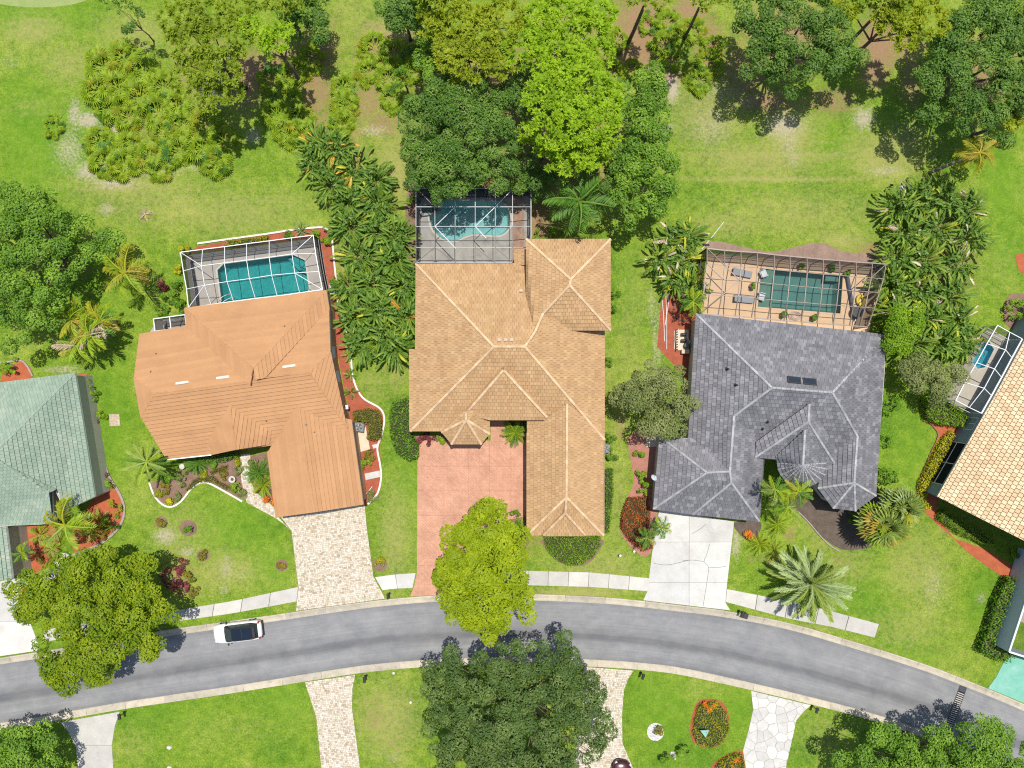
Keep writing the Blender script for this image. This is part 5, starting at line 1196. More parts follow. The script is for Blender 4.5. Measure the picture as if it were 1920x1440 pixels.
# ---------------------------------------------------------------- fronds, fans, paddles (shared meshes)
def frond_mesh(L, lift, droop, nl, wl, cols, rs, width=0.055, ang=0.9, hang=0.35, taper=0.7):
    """feather frond along +X: rachis and two rows of leaflets"""
    V, F, A = [], [], []
    def pt(t): return np.array([L * t * (1 - 0.12 * droop * t), 0, L * (lift * t - droop * t * t)])
    ts = np.linspace(0, 1, 9)
    for i, t in enumerate(ts):
        p = pt(t); w = 0.035 * (1 - t * .8); V += [p + (0, w, 0), p + (0, -w, 0), p + (0, 0, w)]; A += [.75] * 3
        if i: b = 3 * i; F += [(b - 3, b, b + 2, b - 1), (b - 1, b + 2, b + 1, b - 2)]
    for s in (-1, 1):
        for i in range(nl):
            t = 0.14 + 0.86 * (i + .5) / nl; p = pt(t); l = wl * (math.sin(math.pi * min(1, (t * .85 + .12))) ** taper + .12) * rs.uniform(.85, 1.1); a = ang * rs.uniform(.85, 1.15)
            d = np.array([math.cos(a), s * math.sin(a), rs.uniform(-.05, .2)]); q1 = p + d * l * .5; q2 = p + d * l - np.array([0, 0, l * hang * rs.uniform(.6, 1.4)])
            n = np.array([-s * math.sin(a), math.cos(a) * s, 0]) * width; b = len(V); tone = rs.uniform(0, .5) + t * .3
            V += [p - n * .3, q1 - n, q2, q1 + n]; A += [tone, tone, tone + .25, tone + .1]; F.append((b, b + 1, b + 2, b + 3))
    return np_mesh('frond', np.array(V), np.array(F), np.clip(A, 0, 1), cols)
def fan_mesh(pet, R, cols, rs, n=15, droop=0.25):
    V, F, A = [], [], []
    w = 0.018; V += [(0, w, 0), (0, -w, 0), (pet, -w, pet * .12), (pet, w, pet * .12)]; A += [.6] * 4; F.append((0, 1, 2, 3)); h = np.array([pet, 0, pet * .12])
    for i in range(n):
        a = (-1 + 2 * i / (n - 1)) * 2.0; l = R * (1 - .18 * abs(a) / 2) * rs.uniform(.85, 1.1); d = np.array([math.cos(a), math.sin(a), .12]); sd = np.array([-math.sin(a), math.cos(a), 0]) * R * .085
        m_ = h + d * l * .55; e = h + d * l - np.array([0, 0, droop * l * rs.uniform(.5, 1.3)]); b = len(V); t = rs.uniform(0, .6)
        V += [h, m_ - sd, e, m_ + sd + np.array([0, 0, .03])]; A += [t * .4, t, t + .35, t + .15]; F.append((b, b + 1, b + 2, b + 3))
    return np_mesh('frond', np.array(V), np.array(F), np.clip(A, 0, 1), cols)
def paddle_mesh(pet, Lb, Wb, cols, rs, arch=0.5, fold=0.25):
    """petiole and broad folded blade with a torn edge"""
    V, F, A = [], [], []; n = 8
    def pt(t): s = pet + Lb * t; T = pet + Lb; return np.array([s * (1 - .18 * arch * (s / T) ** 2), 0, T * .55 * (s / T) * (1.25 - arch * 1.6 * (s / T) ** 1.6)])
    for i in range(4):
        s = i / 3 - 1; p = pt(s * pet / Lb); w = .035; V += [p + (0, w, 0), p + (0, -w, 0)]; A += [.8, .8]
        if i: b = 2 * i; F.append((b - 2, b - 1, b + 1, b))
    o = len(V); tone = rs.uniform(.05, .5)
    for i in range(n + 1):
        t = i / n; p = pt(t); w = Wb * .5 * (math.sin(math.pi * (t * .88 + .07)) ** .6) * rs.uniform(.86, 1.06) if 0 < i < n else .04
        V += [p + (0, w, w * fold + rs.uniform(-.05, .05)), p, p + (0, -w, w * fold + rs.uniform(-.05, .05))]; A += [tone + rs.uniform(0, .3), .95, tone + rs.uniform(0, .3)]
        if i: b = o + 3 * i; F += [(b - 3, b - 2, b + 1, b), (b - 2, b - 1, b + 2, b + 1)]
    return np_mesh('leaf', np.array(V), np.array(F), np.clip(A, 0, 1), cols)
def spike_mesh(L, w, cols, rs):
    V = []; A = []
    for t, k in ((0, .6), (.35, 1), (.75, .6), (1, .02)):
        z = L * (.55 * t - .25 * t * t); V += [(L * t, w * k, z + w * .5), (L * t, 0, z), (L * t, -w * k, z + w * .5)]; A += [.3 + t * .4, .1, .5]
    F = [q for i in range(3) for q in ((3 * i, 3 * i + 1, 3 * i + 4, 3 * i + 3), (3 * i + 1, 3 * i + 2, 3 * i + 5, 3 * i + 4))]
    return np_mesh('leaf', np.array(V), np.array(F), A, cols)
RS = np.random.RandomState(42)
PM = {
 'green': leafmat('palm_green', [(0.045, 0.13, 0.016), (0.10, 0.23, 0.024), (0.22, 0.36, 0.045)], 0.3),
 'yellow': leafmat('palm_yellow', [(0.17, 0.21, 0.012), (0.34, 0.36, 0.02), (0.55, 0.50, 0.04)], 0.35),
 'lime': leafmat('palm_lime', [(0.16, 0.26, 0.014), (0.31, 0.44, 0.022), (0.50, 0.60, 0.06)], 0.4),
 'olive': leafmat('palm_olive', [(0.129, 0.193, 0.033), (0.258, 0.340, 0.064), (0.442, 0.534, 0.120)], 0.3),
 'gold': leafmat('palm_gold', [(0.24, 0.18, 0.03), (0.42, 0.33, 0.045), (0.55, 0.46, 0.09)], 0.3),
 'grey': leafmat('date_grey_green', [(0.184, 0.248, 0.092), (0.313, 0.405, 0.156), (0.497, 0.589, 0.276)], 0.25),
 'dead': leafmat('dead_frond', [(0.258, 0.184, 0.120), (0.478, 0.368, 0.258), (0.736, 0.607, 0.460)], 0.15),
 'cycad': leafmat('cycad_green', [(0.046, 0.138, 0.022), (0.101, 0.230, 0.030), (0.221, 0.368, 0.055)], 0.25),
 'bop': leafmat('paddle_green', [(0.045, 0.115, 0.012), (0.095, 0.21, 0.016), (0.23, 0.35, 0.06)], 0.35),
 'bopy': leafmat('paddle_yellow', [(0.221, 0.276, 0.011), (0.460, 0.478, 0.018), (0.736, 0.662, 0.092)], 0.35),
 'bopl': leafmat('paddle_lime', [(0.085, 0.175, 0.010), (0.17, 0.29, 0.016), (0.34, 0.44, 0.08)], 0.35),
 'bopo': leafmat('paddle_rust', [(0.442, 0.184, 0.022), (0.662, 0.313, 0.037), (0.750, 0.515, 0.110)], 0.3),
}
MESH = {}
def mesh_of(kind, col, i):
    key = (kind, col, i)
    if key not in MESH:
        rs = np.random.RandomState(hash((kind, i)) % 9999 if False else (sum(map(ord, kind)) * 7 + i * 13)); c = PM[col]
        MESH[key] = {'feather': lambda: frond_mesh(1.0, .55 + .1 * i, .75 + .12 * i, 24, .30, c, rs, .020, .95, .45),
                     'date': lambda: frond_mesh(1.0, .35 + .1 * i, .32 + .1 * i, 30, .15, c, rs, .014, .55, .1, .5),
                     'areca': lambda: frond_mesh(1.0, .75, .75 + .15 * i, 17, .34, c, rs, .028, .75, .3),
                     'cycad': lambda: frond_mesh(1.0, .45, .55 + .1 * i, 26, .15, c, rs, .014, 1.0, .15, .45),
                     'fan': lambda: fan_mesh(.4, .42, c, rs, 13, .2 + .1 * i),
                     'fanbig': lambda: fan_mesh(.75, .8, c, rs, 22, .45 + .15 * i),
                     'paddle': lambda: (paddle_mesh(.45, .75, .15, c, rs, .45 + .25 * i, .5) if i < 2 else frond_mesh(1.1, .75, .9, 15, .26, c, rs, .03, .8, .3)),
                     'spike': lambda: spike_mesh(1.0, .06, c, rs)}[kind]()
    return MESH[key]
def rosette(root, kind, cols, n, size, z, el=(10, 70), rs=None, part='frond', jitter=0.18, spread=0.0, start=None):
    """n fronds round a growing point at height z; each its own object sharing one of a few meshes"""
    rs = rs or random.Random(1); a0 = rs.uniform(0, 6.28) if start is None else start
    for i in range(n):
        a = (a0 + i * 2.39996 + rs.uniform(-jitter, jitter)) if jitter < 1 else rs.uniform(0, 6.283); f = (i + .5) / n; e = math.radians(el[0] + (el[1] - el[0]) * f + rs.uniform(-6, 6))
        c = rs.choice(cols) if not isinstance(cols[0], tuple) else rs.choices([x[0] for x in cols], [x[1] for x in cols])[0]
        o = obj(part, mesh_of(kind, c, rs.randrange(3)), None, root)
        o.location = (math.cos(a) * spread * (1 - f * .5) * rs.uniform(.3, 1), math.sin(a) * spread * (1 - f * .5) * rs.uniform(.3, 1), z + rs.uniform(-.05, .05)); s = size * (rs.uniform(.62, 1.2) if jitter >= 1 else rs.uniform(.85, 1.12))
        o.rotation_euler = Euler((rs.uniform(-.25, .25), -e + .35, a), 'XYZ'); o.scale = (s, s, s)
def top_at(px, py, z): p = P(px, py, z); return (p.x, p.y, 0.0)
PALM_N = 0
def palm(label, px, py, z, size, n, cols, kind='feather', el=(-25, 60), r0=0.13, name='palm_tree', cat='palm', group=None, lean=None, dead=0, part='frond', crownshaft=False):
    """px,py: where the crown shows in the photo at height z"""
    global PALM_N; PALM_N += 1; r = random.Random(500 + PALM_N); loc = top_at(px, py, z)
    root = thing(name, label, cat, loc, 0, group)
    if lean: b = P(*lean); d = Vector((b.x - loc[0], b.y - loc[1], 0)); root.location = (b.x, b.y, 0); off = -d
    else: off = Vector((0, 0, 0))
    mb = MB(); k = 7
    for i in range(k):
        t = i / k; p, q = Vector((0, 0, 0)).lerp(off + Vector((0, 0, z)), t), Vector((0, 0, 0)).lerp(off + Vector((0, 0, z)), t + 1 / k); mb.a = .5; mb.tube([p, q], [r0 * (1.25 - .35 * t), r0 * (1.12 - .35 * t)], 9)
    mb.build('trunk', surf('palm_trunk', (0.30, 0.26, 0.21), (0.20, 0.17, 0.135), 4, 0.95, 0.1, bump=.5), root, True)
    sub = root
    rosette(sub, kind, cols, n, size, z, el, r, part)
    if dead: rosette(sub, kind, ['dead'], dead, size * .85, z - .2, (-70, -40), r, part)
    if lean:
        for c in root.children:
            if c.name.split('.')[0] == part: c.location = c.location + off
    return root
def clump(label, px, py, z, size, n, cols, kind, el=(5, 75), name='shrub', cat='shrub', group=None, spread=0.3, part='leaf', stem_m=None, seed=None):
    """plant that rises from the ground; px,py = where its middle shows, z = height of that"""
    global PALM_N; PALM_N += 1; r = random.Random(seed or 900 + PALM_N); root = thing(name, label, cat, top_at(px, py, z), 0, group)
    rosette(root, kind, cols, n, size, max(.05, z * .35), el, r, part, 2.0 if kind in ('paddle', 'fan') else .3, spread)
    if stem_m and z > .8:
        if 'under' not in MESH: MESH['under'] = crown_mesh([(0, 0, 0, 1.15, .5)], LM['oakdark'], .42, .16, 7, np.random.RandomState(77), (.35, .6), .4, .8)
        u_ = obj('foliage', MESH['under'], None, root); u_.location = (0, 0, z * .5); u_.rotation_euler.z = r.uniform(0, 6.28)
        mb = MB()
        for k in range(4): a = r.uniform(0, 6.28); q = Vector((math.cos(a), math.sin(a), 0)) * spread * .5; mb.tube([q, q * .8 + Vector((0, 0, z * .38))], [.07, .05], 6)
        mb.build('stem', stem_m, root)
    return root
def shrub(label, px, py, r_px, h, style, name='shrub', cat='shrub', group=None, ry=None, L=0.16, W=0.09, dens=14, rot=0.0, seed=None):
    """rounded bush: twiggy stem and leafy mound"""
    global PALM_N; PALM_N += 1; rs = np.random.RandomState(seed or 2000 + PALM_N); root = thing(name, label, cat, top_at(px, py, h * .6), 0, group)
    r = r_px / PXM; s = (ry / r_px) if ry else 1.0; me = crown_mesh([(0, 0, h * .45, r * .86, h * .5)], LM[style], L, W, dens, rs, (.16, .30), .5, 1.2, -.1, .12)
    o = obj('foliage', me, None, root); o.scale = (1, s, 1); o.rotation_euler.z = rot
    mb = MB()
    for k in range(4): a = k * 1.7; mb.tube([(0, 0, 0), (math.cos(a) * r * .4, math.sin(a) * r * .4, h * .5)], [.035, .012], 5)
    mb.build('stem', bark, root); return root
def hedge(label, poly, h, style, name='hedge', cat='hedge', group=None, L=0.15, W=0.085, dens=70, z_app=None, rag=.06, trim=True, mix=None):
    """clipped hedge or bed of shrubs filling a plan outline (apparent at its top)"""
    global PALM_N; PALM_N += 1; rs = np.random.RandomState(3000 + PALM_N)
    q = [tuple(P(p[0], p[1], h if z_app is None else z_app)[:2]) for p in poly]; cx, cy = sum(p[0] for p in q) / len(q), sum(p[1] for p in q) / len(q)
    root = thing(name, label, cat, (cx, cy, 0), 0, group); l = [(p[0] - cx, p[1] - cy) for p in q]
    x0, x1, y0, y1 = min(p[0] for p in l), max(p[0] for p in l), min(p[1] for p in l), max(p[1] for p in l)
    A = abs(area2(l)); n = int(A * dens); C = []
    while len(C) < n:
        xs_, ys_ = rs.uniform(x0, x1, 400), rs.uniform(y0, y1, 400)
        for a, b in zip(xs_, ys_):
            if inside(l, a, b): C.append((a, b, h + rs.normal() * rag - (rs.rand() ** 3) * h * .25))
    C = np.array(C[:n]); N = np.tile([0, 0, 1.0], (n, 1)) + rs.normal(size=(n, 3)) * .5
    # sides
    S, T = [], []
    for i in range(len(l)):
        a, b = np.array(l[i]), np.array(l[(i + 1) % len(l)]); d = b - a; Ln = np.linalg.norm(d)
        if Ln < 1e-3: continue
        k = int(Ln * h * dens * .8); t = rs.rand(k); p = a + d * t[:, None]; o = np.array([d[1], -d[0]]) / Ln * (1 if area2(l) > 0 else -1)
        S.append(np.column_stack([p + o * rs.normal(size=(k, 1)) * .05, rs.uniform(.05, h, k)])); T.append(np.column_stack([np.tile(o, (k, 1)), np.full(k, .4)]) + rs.normal(size=(k, 3)) * .4)
    C = np.vstack([C] + S); N = np.vstack([N] + T); N /= np.linalg.norm(N, axis=1, keepdims=True)
    # finite clumps of tone
    ph = rs.rand(6) * 6; tone = .5 + .25 * np.sin(C[:, 0] * 2.1 + ph[0]) * np.sin(C[:, 1] * 2.4 + ph[1]) + .2 * np.sin(C[:, 0] * 5.3 + ph[2] + C[:, 1] * 3)
    V, F = leaf_quads(C, N, L, W, rs); a = np.repeat(np.clip(tone * .6 + rs.uniform(0, .45, len(C)) - .05, 0, 1), 4)
    obj('foliage', np_mesh('foliage', V, F, a, LM[style]), None, root)
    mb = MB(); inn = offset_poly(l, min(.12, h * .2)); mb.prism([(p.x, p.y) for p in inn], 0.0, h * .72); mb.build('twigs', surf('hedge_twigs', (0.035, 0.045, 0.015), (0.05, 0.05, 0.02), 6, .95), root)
    return root
# ---------------------------------------------------------------- mulch beds and cast edgings
red_m = surf('red_mulch', (0.40, 0.115, 0.065), (0.30, 0.085, 0.05), 1.5, 0.95, 0.1, bump=.5, bscale=18, fine=(16, 0.35))
brick_m = surf('terracotta_mulch', (0.45, 0.13, 0.06), (0.36, 0.10, 0.05), 1.5, 0.95, 0.1, bump=.5, bscale=18, fine=(16, 0.3))
brown_m = surf('brown_mulch', (0.27, 0.17, 0.125), (0.20, 0.125, 0.095), 1.5, 0.95, 0.1, bump=.5, bscale=18, fine=(15, 0.4))
dark_m = surf('dark_mulch', (0.15, 0.115, 0.09), (0.10, 0.08, 0.065), 1.5, 0.95, 0.1, bump=.5, bscale=18, fine=(15, 0.4))
pink_m = surf('pink_mulch', (0.42, 0.20, 0.15), (0.34, 0.16, 0.12), 1.5, 0.95, 0.1, bump=.5, bscale=18, fine=(15, 0.35))
straw_m = surf('faded_mulch', (0.32, 0.22, 0.17), (0.24, 0.165, 0.13), 1.2, 0.95, 0.1, bump=.5, bscale=18, fine=(14, 0.4))
def bed(pts, m, z=0.02, smooth=3, closed=True): return tag(sheet('mulch_bed', xy(cr(pts, smooth, True) if smooth else pts), z, m), kind='structure')
edge_w = surf('white_edging', (0.70, 0.67, 0.60), (0.62, 0.59, 0.53), 1.5, 0.85, fine=(10, .15))
edge_g = surf('grey_edging', (0.36, 0.31, 0.27), (0.28, 0.245, 0.215), 1.5, 0.85, fine=(8, .3))
def edging(label, pts, m=edge_w, w=0.17, sm=5): return tag(strip('bed_edging', xy(cr(pts, sm)), w, 0, 0.13, m), label, 'edging')
bed([(345, 476), (372, 462), (440, 450), (520, 436), (560, 427), (605, 426), (620, 440), (628, 500), (632, 545), (612, 552), (600, 470), (590, 446)], red_m, .014, 0)
edging('white cast edging curving round the corner of the orange house\'s pool bed', [(371, 457), (420, 450), (500, 439), (545, 432), (580, 428), (607, 427), (617, 434), (623, 450), (628, 500), (632, 535)])
bed([(612, 560), (632, 560), (645, 640), (660, 710), (690, 755), (714, 768), (720, 785), (712, 840), (716, 890), (712, 925), (690, 945), (675, 950), (660, 800), (640, 700)], red_m, .014, 0)
edging('white serpentine edging along the right side of the orange house', [(632, 560), (650, 620), (657, 655), (663, 710), (680, 745), (712, 765), (721, 785), (716, 815), (708, 840), (713, 870), (715, 895), (708, 925), (690, 945)])
bed([(283, 905), (300, 900), (330, 880), (390, 860), (455, 855), (455, 905), (462, 938), (430, 925), (395, 906), (376, 905), (356, 915), (340, 935), (322, 947), (303, 942), (288, 925)], brown_m, .014, 0)
edging('white serpentine edging of the front bed left of the paver walk', [(281, 905), (290, 928), (305, 945), (322, 950), (340, 940), (358, 918), (372, 907), (390, 905), (420, 920), (455, 940)])
bed([(470, 855), (500, 848), (515, 950), (484, 922), (470, 895)], brown_m, .014, 0)
# left house beds
bed([(5, 690), (40, 677), (58, 690), (62, 712), (34, 716), (0, 720)], brick_m, .014, 0)
edging('pale edging of the small bed at the back of the green-roofed house', [(0, 681), (20, 678), (40, 676), (52, 686), (62, 705)], edge_g)
bed([(145, 702), (162, 700), (178, 760), (190, 860), (222, 920), (234, 955), (222, 990), (190, 1015), (165, 1030), (140, 1036), (130, 1010), (140, 985), (180, 930), (165, 850)], brick_m, .014, 0)
edging('grey edging curving down the right side of the green-roofed house', [(172, 735), (184, 800), (200, 880), (225, 925), (234, 955), (226, 985), (200, 1012), (170, 1028), (138, 1040)], edge_g, .22)
bed([(48, 984), (100, 982), (112, 1000), (112, 1030), (90, 1062), (60, 1078), (52, 1020)], brick_m, .016, 0)
# middle house
bed([(775, 815), (850, 815), (850, 836), (790, 836)], brown_m, .014, 0); bed([(948, 790), (988, 790), (988, 828), (948, 828)], brown_m, .03, 0)
bed([(1020, 1008), (1125, 1008), (1125, 1030), (1105, 1055), (1080, 1062), (1050, 1055), (1028, 1035)], brown_m, .014)
bed([(955, 960), (990, 960), (992, 1020), (965, 1020)], brown_m, .014)
bed([(765, 360), (782, 355), (782, 500), (768, 505), (760, 430)], brown_m, .014)
# grey house beds
bed([(1180, 815), (1232, 815), (1232, 960), (1220, 1035), (1200, 1040), (1170, 1010), (1163, 980), (1172, 940), (1188, 905), (1182, 860)], pink_m, .014)
bed([(1240, 560), (1300, 540), (1310, 600), (1296, 820), (1280, 700), (1250, 670), (1232, 650)], red_m, .014, 0)
bed([(1318, 462), (1345, 452), (1390, 462), (1440, 472), (1480, 466), (1520, 456), (1550, 458), (1575, 470), (1620, 475), (1680, 468), (1690, 500), (1600, 500), (1450, 485)], straw_m, .014, 2)
bed([(1375, 980), (1425, 978), (1420, 1005), (1398, 1012)], dark_m, .014)
bed([(1480, 930), (1640, 900), (1650, 1010), (1610, 1030), (1578, 1030), (1545, 1010), (1510, 975), (1490, 955)], dark_m, .014, 2)
edging('broken white stone edging below the bay of the grey-tiled house', [(1497, 960), (1515, 978), (1535, 1002), (1555, 1022), (1575, 1034)], edge_g, .12)
# sand house beds
bed([(1727, 755), (1740, 750), (1780, 795), (1830, 815), (1800, 860), (1770, 900), (1755, 955), (1762, 975), (1790, 1010), (1850, 1030), (1930, 1080), (1930, 1100), (1880, 1082), (1820, 1040), (1760, 985), (1728, 955), (1720, 915), (1745, 850), (1760, 810), (1735, 790)], brick_m, .014, 0)
edging('dark terracotta edging on the lawn side of the sand-tiled house', [(1725, 755), (1730, 780), (1750, 800), (1758, 818), (1742, 855), (1722, 905), (1720, 935), (1732, 958)], surf('terracotta_edging', (0.30, 0.12, 0.08), None, 2), .14)
bed([(1880, 585), (1890, 556), (1915, 550), (1990, 560), (1990, 640), (1900, 620)], brown_m, .014)
bed([(1905, 480), (1920, 475), (1960, 480), (1960, 520), (1915, 512)], brick_m, .014)
# lawn rings
for x, y, r in ((302, 979, 11), (353, 990, 15), (381, 1041, 11), (528, 1060, 11), (712, 1058, 13), (1063, 1028, 8)): bed([(x + r * math.cos(a) * 1.1, y + r * math.sin(a)) for a in np.linspace(0, 6.28, 13)[:-1]], brown_m, .012)
bed([(1308, 1316), (1330, 1310), (1356, 1318), (1368, 1348), (1362, 1382), (1338, 1402), (1303, 1394), (1294, 1370), (1298, 1340)], red_m, .012)
bed([(1330, 1445), (1345, 1425), (1375, 1410), (1392, 1408), (1400, 1430), (1400, 1480), (1330, 1480)], red_m, .012)
# white pebble ring
tag(sheet('pebble_ring', xy([(1229 + 16 * math.cos(a), 1372 + 17 * math.sin(a)) for a in np.linspace(0, 6.28, 25)[:-1]]), .03, surf('white_pebbles', (0.72, 0.70, 0.68), (0.40, 0.38, 0.38), 7, .9, fine=(12, .4))), kind='structure')

# ---------------------------------------------------------------- broadleaf trees and pines
tree('yellow-green tree standing between the salmon forecourt and the road', [(905, 985, 42, 5.5), (868, 1030, 42, 5), (943, 1022, 40, 5.3), (900, 1050, 58, 6.2), (872, 1095, 50, 5.3), (945, 1085, 48, 5.6), (910, 1125, 56, 5.9), (955, 1140, 38, 4.9), (868, 1140, 36, 4.7), (915, 1168, 32, 4.5), (850, 1070, 32, 4.6), (890, 960, 20, 5), (925, 960, 18, 5), (840, 1110, 22, 4.4), (972, 1110, 22, 4.6)], 'lime', L=.25, W=.14, dens=3.6, rc=(.5, .95), rag=.1, up=.9)
tree('yellow-green spreading tree overhanging the kerb at the left, beyond the white car', [(120, 1090, 45, 5), (180, 1085, 50, 5.6), (245, 1095, 42, 5.2), (90, 1130, 45, 5), (160, 1150, 60, 6.2), (232, 1150, 55, 6), (288, 1172, 38, 5), (120, 1210, 45, 5.2), (190, 1215, 50, 5.6), (258, 1205, 38, 5), (140, 1262, 36, 4.6), (105, 1245, 30, 4.5), (58, 1112, 32, 4.5), (310, 1150, 26, 4.6), (275, 1120, 30, 5), (180, 1050, 28, 4.6), (268, 1060, 22, 4.6), (215, 1060, 25, 4.6), (45, 1135, 22, 4.2), (195, 1262, 20, 4.2)], 'lime2', L=.26, W=.145, dens=3.6, rc=(.5, .95), rag=.15, up=.75)
tree('large dark live oak beside the road at the bottom of the view', [(865, 1255, 42, 5), (945, 1255, 48, 6), (1035, 1225, 38, 5.6), (835, 1270, 30, 4.6), (850, 1325, 48, 5.5), (930, 1330, 60, 7.4), (1010, 1325, 60, 7.2), (1082, 1300, 48, 6), (1105, 1350, 38, 5), (1085, 1400, 46, 5.5), (1000, 1405, 60, 6.6), (900, 1405, 55, 6), (836, 1380, 36, 5), (960, 1470, 80, 6), (1055, 1460, 50, 5.5), (865, 1460, 50, 5), (1065, 1255, 32, 5.2), (985, 1245, 34, 5.8)], 'oak', L=.26, W=.12, dens=3.6, rc=(.5, .95), rag=.22, r0=.32)
tree('dark green tree in the bottom right corner beside the trench drain', [(1640, 1418, 45, 5), (1720, 1405, 38, 5), (1830, 1400, 48, 5.5), (1885, 1420, 45, 5), (1760, 1430, 55, 6), (1695, 1450, 55, 6), (1850, 1460, 65, 6), (1610, 1445, 34, 4.5), (1680, 1388, 24, 4.6), (1855, 1378, 26, 4.8), (1780, 1395, 26, 5), (1760, 1490, 70, 6)], 'mid', L=.25, W=.125, dens=3.6, rc=(.5, .95), rag=.25, r0=.28)
tree('dark green tree in the bottom left corner', [(0, 1410, 42, 4.5), (50, 1398, 34, 4.2), (30, 1432, 45, 5), (-30, 1440, 55, 5), (82, 1382, 18, 3.8), (62, 1440, 36, 4.5), (0, 1480, 60, 5)], 'mid', L=.25, W=.125, dens=3.6, rc=(.5, .95), rag=.25)
tree('large mid-green oak at the left edge, above the green-roofed house', [(18, 375, 36, 5), (60, 398, 42, 5.5), (108, 400, 28, 4.6), (30, 445, 52, 6), (90, 445, 45, 6), (150, 440, 24, 4.6), (60, 510, 52, 6), (118, 495, 34, 5), (20, 560, 52, 5.5), (70, 580, 40, 5), (30, 618, 32, 4.5), (188, 462, 18, 4), (215, 452, 13, 3.8), (-30, 480, 60, 5.5), (170, 475, 15, 4)], 'mid', L=.25, W=.125, dens=3.6, rc=(.5, .95), rag=.3, r0=.3)
tree('dark oak overhanging the corner of the kidney pool cage', [(850, 190, 52, 6), (808, 220, 42, 5.5), (870, 250, 56, 7), (806, 290, 42, 6), (860, 310, 46, 6.4), (930, 272, 44, 6.5), (915, 312, 36, 6), (800, 332, 32, 5), (838, 345, 28, 4.8), (792, 250, 34, 5), (890, 185, 44, 6), (948, 215, 34, 6), (945, 160, 34, 6), (780, 205, 22, 5)], 'oakdark', L=.26, W=.11, dens=3.6, rc=(.5, .95), rag=.22, r0=.28)
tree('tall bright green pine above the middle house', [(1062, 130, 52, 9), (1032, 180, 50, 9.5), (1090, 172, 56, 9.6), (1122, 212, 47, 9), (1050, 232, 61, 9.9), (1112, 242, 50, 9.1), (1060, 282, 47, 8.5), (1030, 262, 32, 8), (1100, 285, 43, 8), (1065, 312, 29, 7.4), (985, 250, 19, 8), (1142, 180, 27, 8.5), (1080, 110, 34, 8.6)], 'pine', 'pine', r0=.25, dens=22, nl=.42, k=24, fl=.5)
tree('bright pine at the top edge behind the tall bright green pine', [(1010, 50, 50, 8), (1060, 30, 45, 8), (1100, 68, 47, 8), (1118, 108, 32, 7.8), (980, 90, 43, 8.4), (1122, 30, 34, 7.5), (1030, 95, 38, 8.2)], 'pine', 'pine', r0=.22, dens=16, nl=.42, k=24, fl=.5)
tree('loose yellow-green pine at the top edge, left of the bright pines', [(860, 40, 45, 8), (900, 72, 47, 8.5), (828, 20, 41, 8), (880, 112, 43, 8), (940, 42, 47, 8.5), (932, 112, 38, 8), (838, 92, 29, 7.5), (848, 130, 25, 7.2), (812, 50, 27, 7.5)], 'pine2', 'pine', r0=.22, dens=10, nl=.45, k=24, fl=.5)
tree('mid-green flowering tree right of the feather palm behind the middle house', [(1202, 170, 38, 5), (1226, 152, 24, 4.6), (1182, 220, 38, 5.3), (1230, 200, 28, 5), (1200, 270, 44, 5.8), (1228, 312, 38, 5.5), (1178, 312, 38, 5.5), (1208, 360, 42, 5.5), (1168, 362, 32, 5), (1234, 368, 24, 4.8), (1190, 395, 28, 4.6), (1152, 300, 28, 5)], 'mid', L=.26, W=.14, dens=3.6, rc=(.5, .95), rag=.2)
tree('dark oak at the top edge, left of the two in the right corner', [(1410, 60, 40, 6.5), (1460, 40, 46, 7), (1440, 112, 38, 6.5), (1500, 90, 52, 7.5), (1558, 62, 42, 7), (1548, 122, 36, 6.5), (1480, 142, 30, 6), (1588, 100, 24, 6), (1400, 20, 34, 6), (1520, 10, 45, 6.5)], 'oakdark', L=.27, W=.12, dens=3.6, rc=(.5, .95), rag=.25, r0=.3)
tree('dark oak filling the top right corner', [(1790, 80, 46, 6.5), (1850, 60, 52, 7), (1900, 100, 52, 7), (1780, 150, 46, 6.5), (1840, 150, 52, 7.5), (1900, 180, 46, 6.5), (1758, 200, 30, 6), (1820, 215, 38, 6), (1870, 238, 30, 5.5), (1748, 120, 28, 6), (1810, 20, 45, 6.5), (1890, 20, 50, 6.5), (1950, 140, 50, 6.5)], 'oakdark', L=.27, W=.12, dens=3.6, rc=(.5, .95), rag=.3, r0=.3)
tree('sparse yellow-green pine between the two dark oaks at the top right', [(1690, 30, 36, 8), (1738, 42, 38, 8), (1652, 15, 28, 7.5), (1700, 78, 22, 7.5), (1660, 55, 18, 7.5), (1590, 15, 24, 7.5)], 'pine2', 'pine', r0=.2, dens=4.5, nl=.5, k=24, fl=.5)
tree('sparse yellow-green tree cut by the right edge above the leaning palm', [(1905, 190, 22, 6.5), (1890, 225, 18, 6), (1925, 215, 25, 6)], 'pine2', 'pine', r0=.18, dens=5, nl=.5, k=24, fl=.5)
tree('olive pine over the palmetto thicket, upper left', [(340, 42, 41, 8), (390, 30, 47, 8.5), (430, 72, 43, 8.5), (360, 90, 36, 8), (420, 130, 38, 8), (352, 150, 32, 7.5), (402, 188, 29, 7), (450, 20, 38, 8), (440, 175, 23, 7), (375, 130, 29, 7.8)], 'pine3', 'pine', r0=.22, dens=11, nl=.45, k=24, fl=.5)
tree('small bright pine with rounded tufts, right of the olive pine', [(492, 62, 24, 9), (520, 72, 28, 9.5), (500, 92, 18, 9), (470, 50, 20, 9), (540, 58, 16, 9)], 'pine', 'pine', r0=.18, dens=16, nl=.4, k=24, fl=.5)
tree('dark bushy tree at the top edge between the bright pine and the clearing', [(570, 30, 32, 5), (600, 52, 20, 5), (545, 8, 26, 5), (600, 15, 26, 5)], 'oakdark', L=.26, W=.12, dens=3.6, rc=(.5, .95), rag=.2)
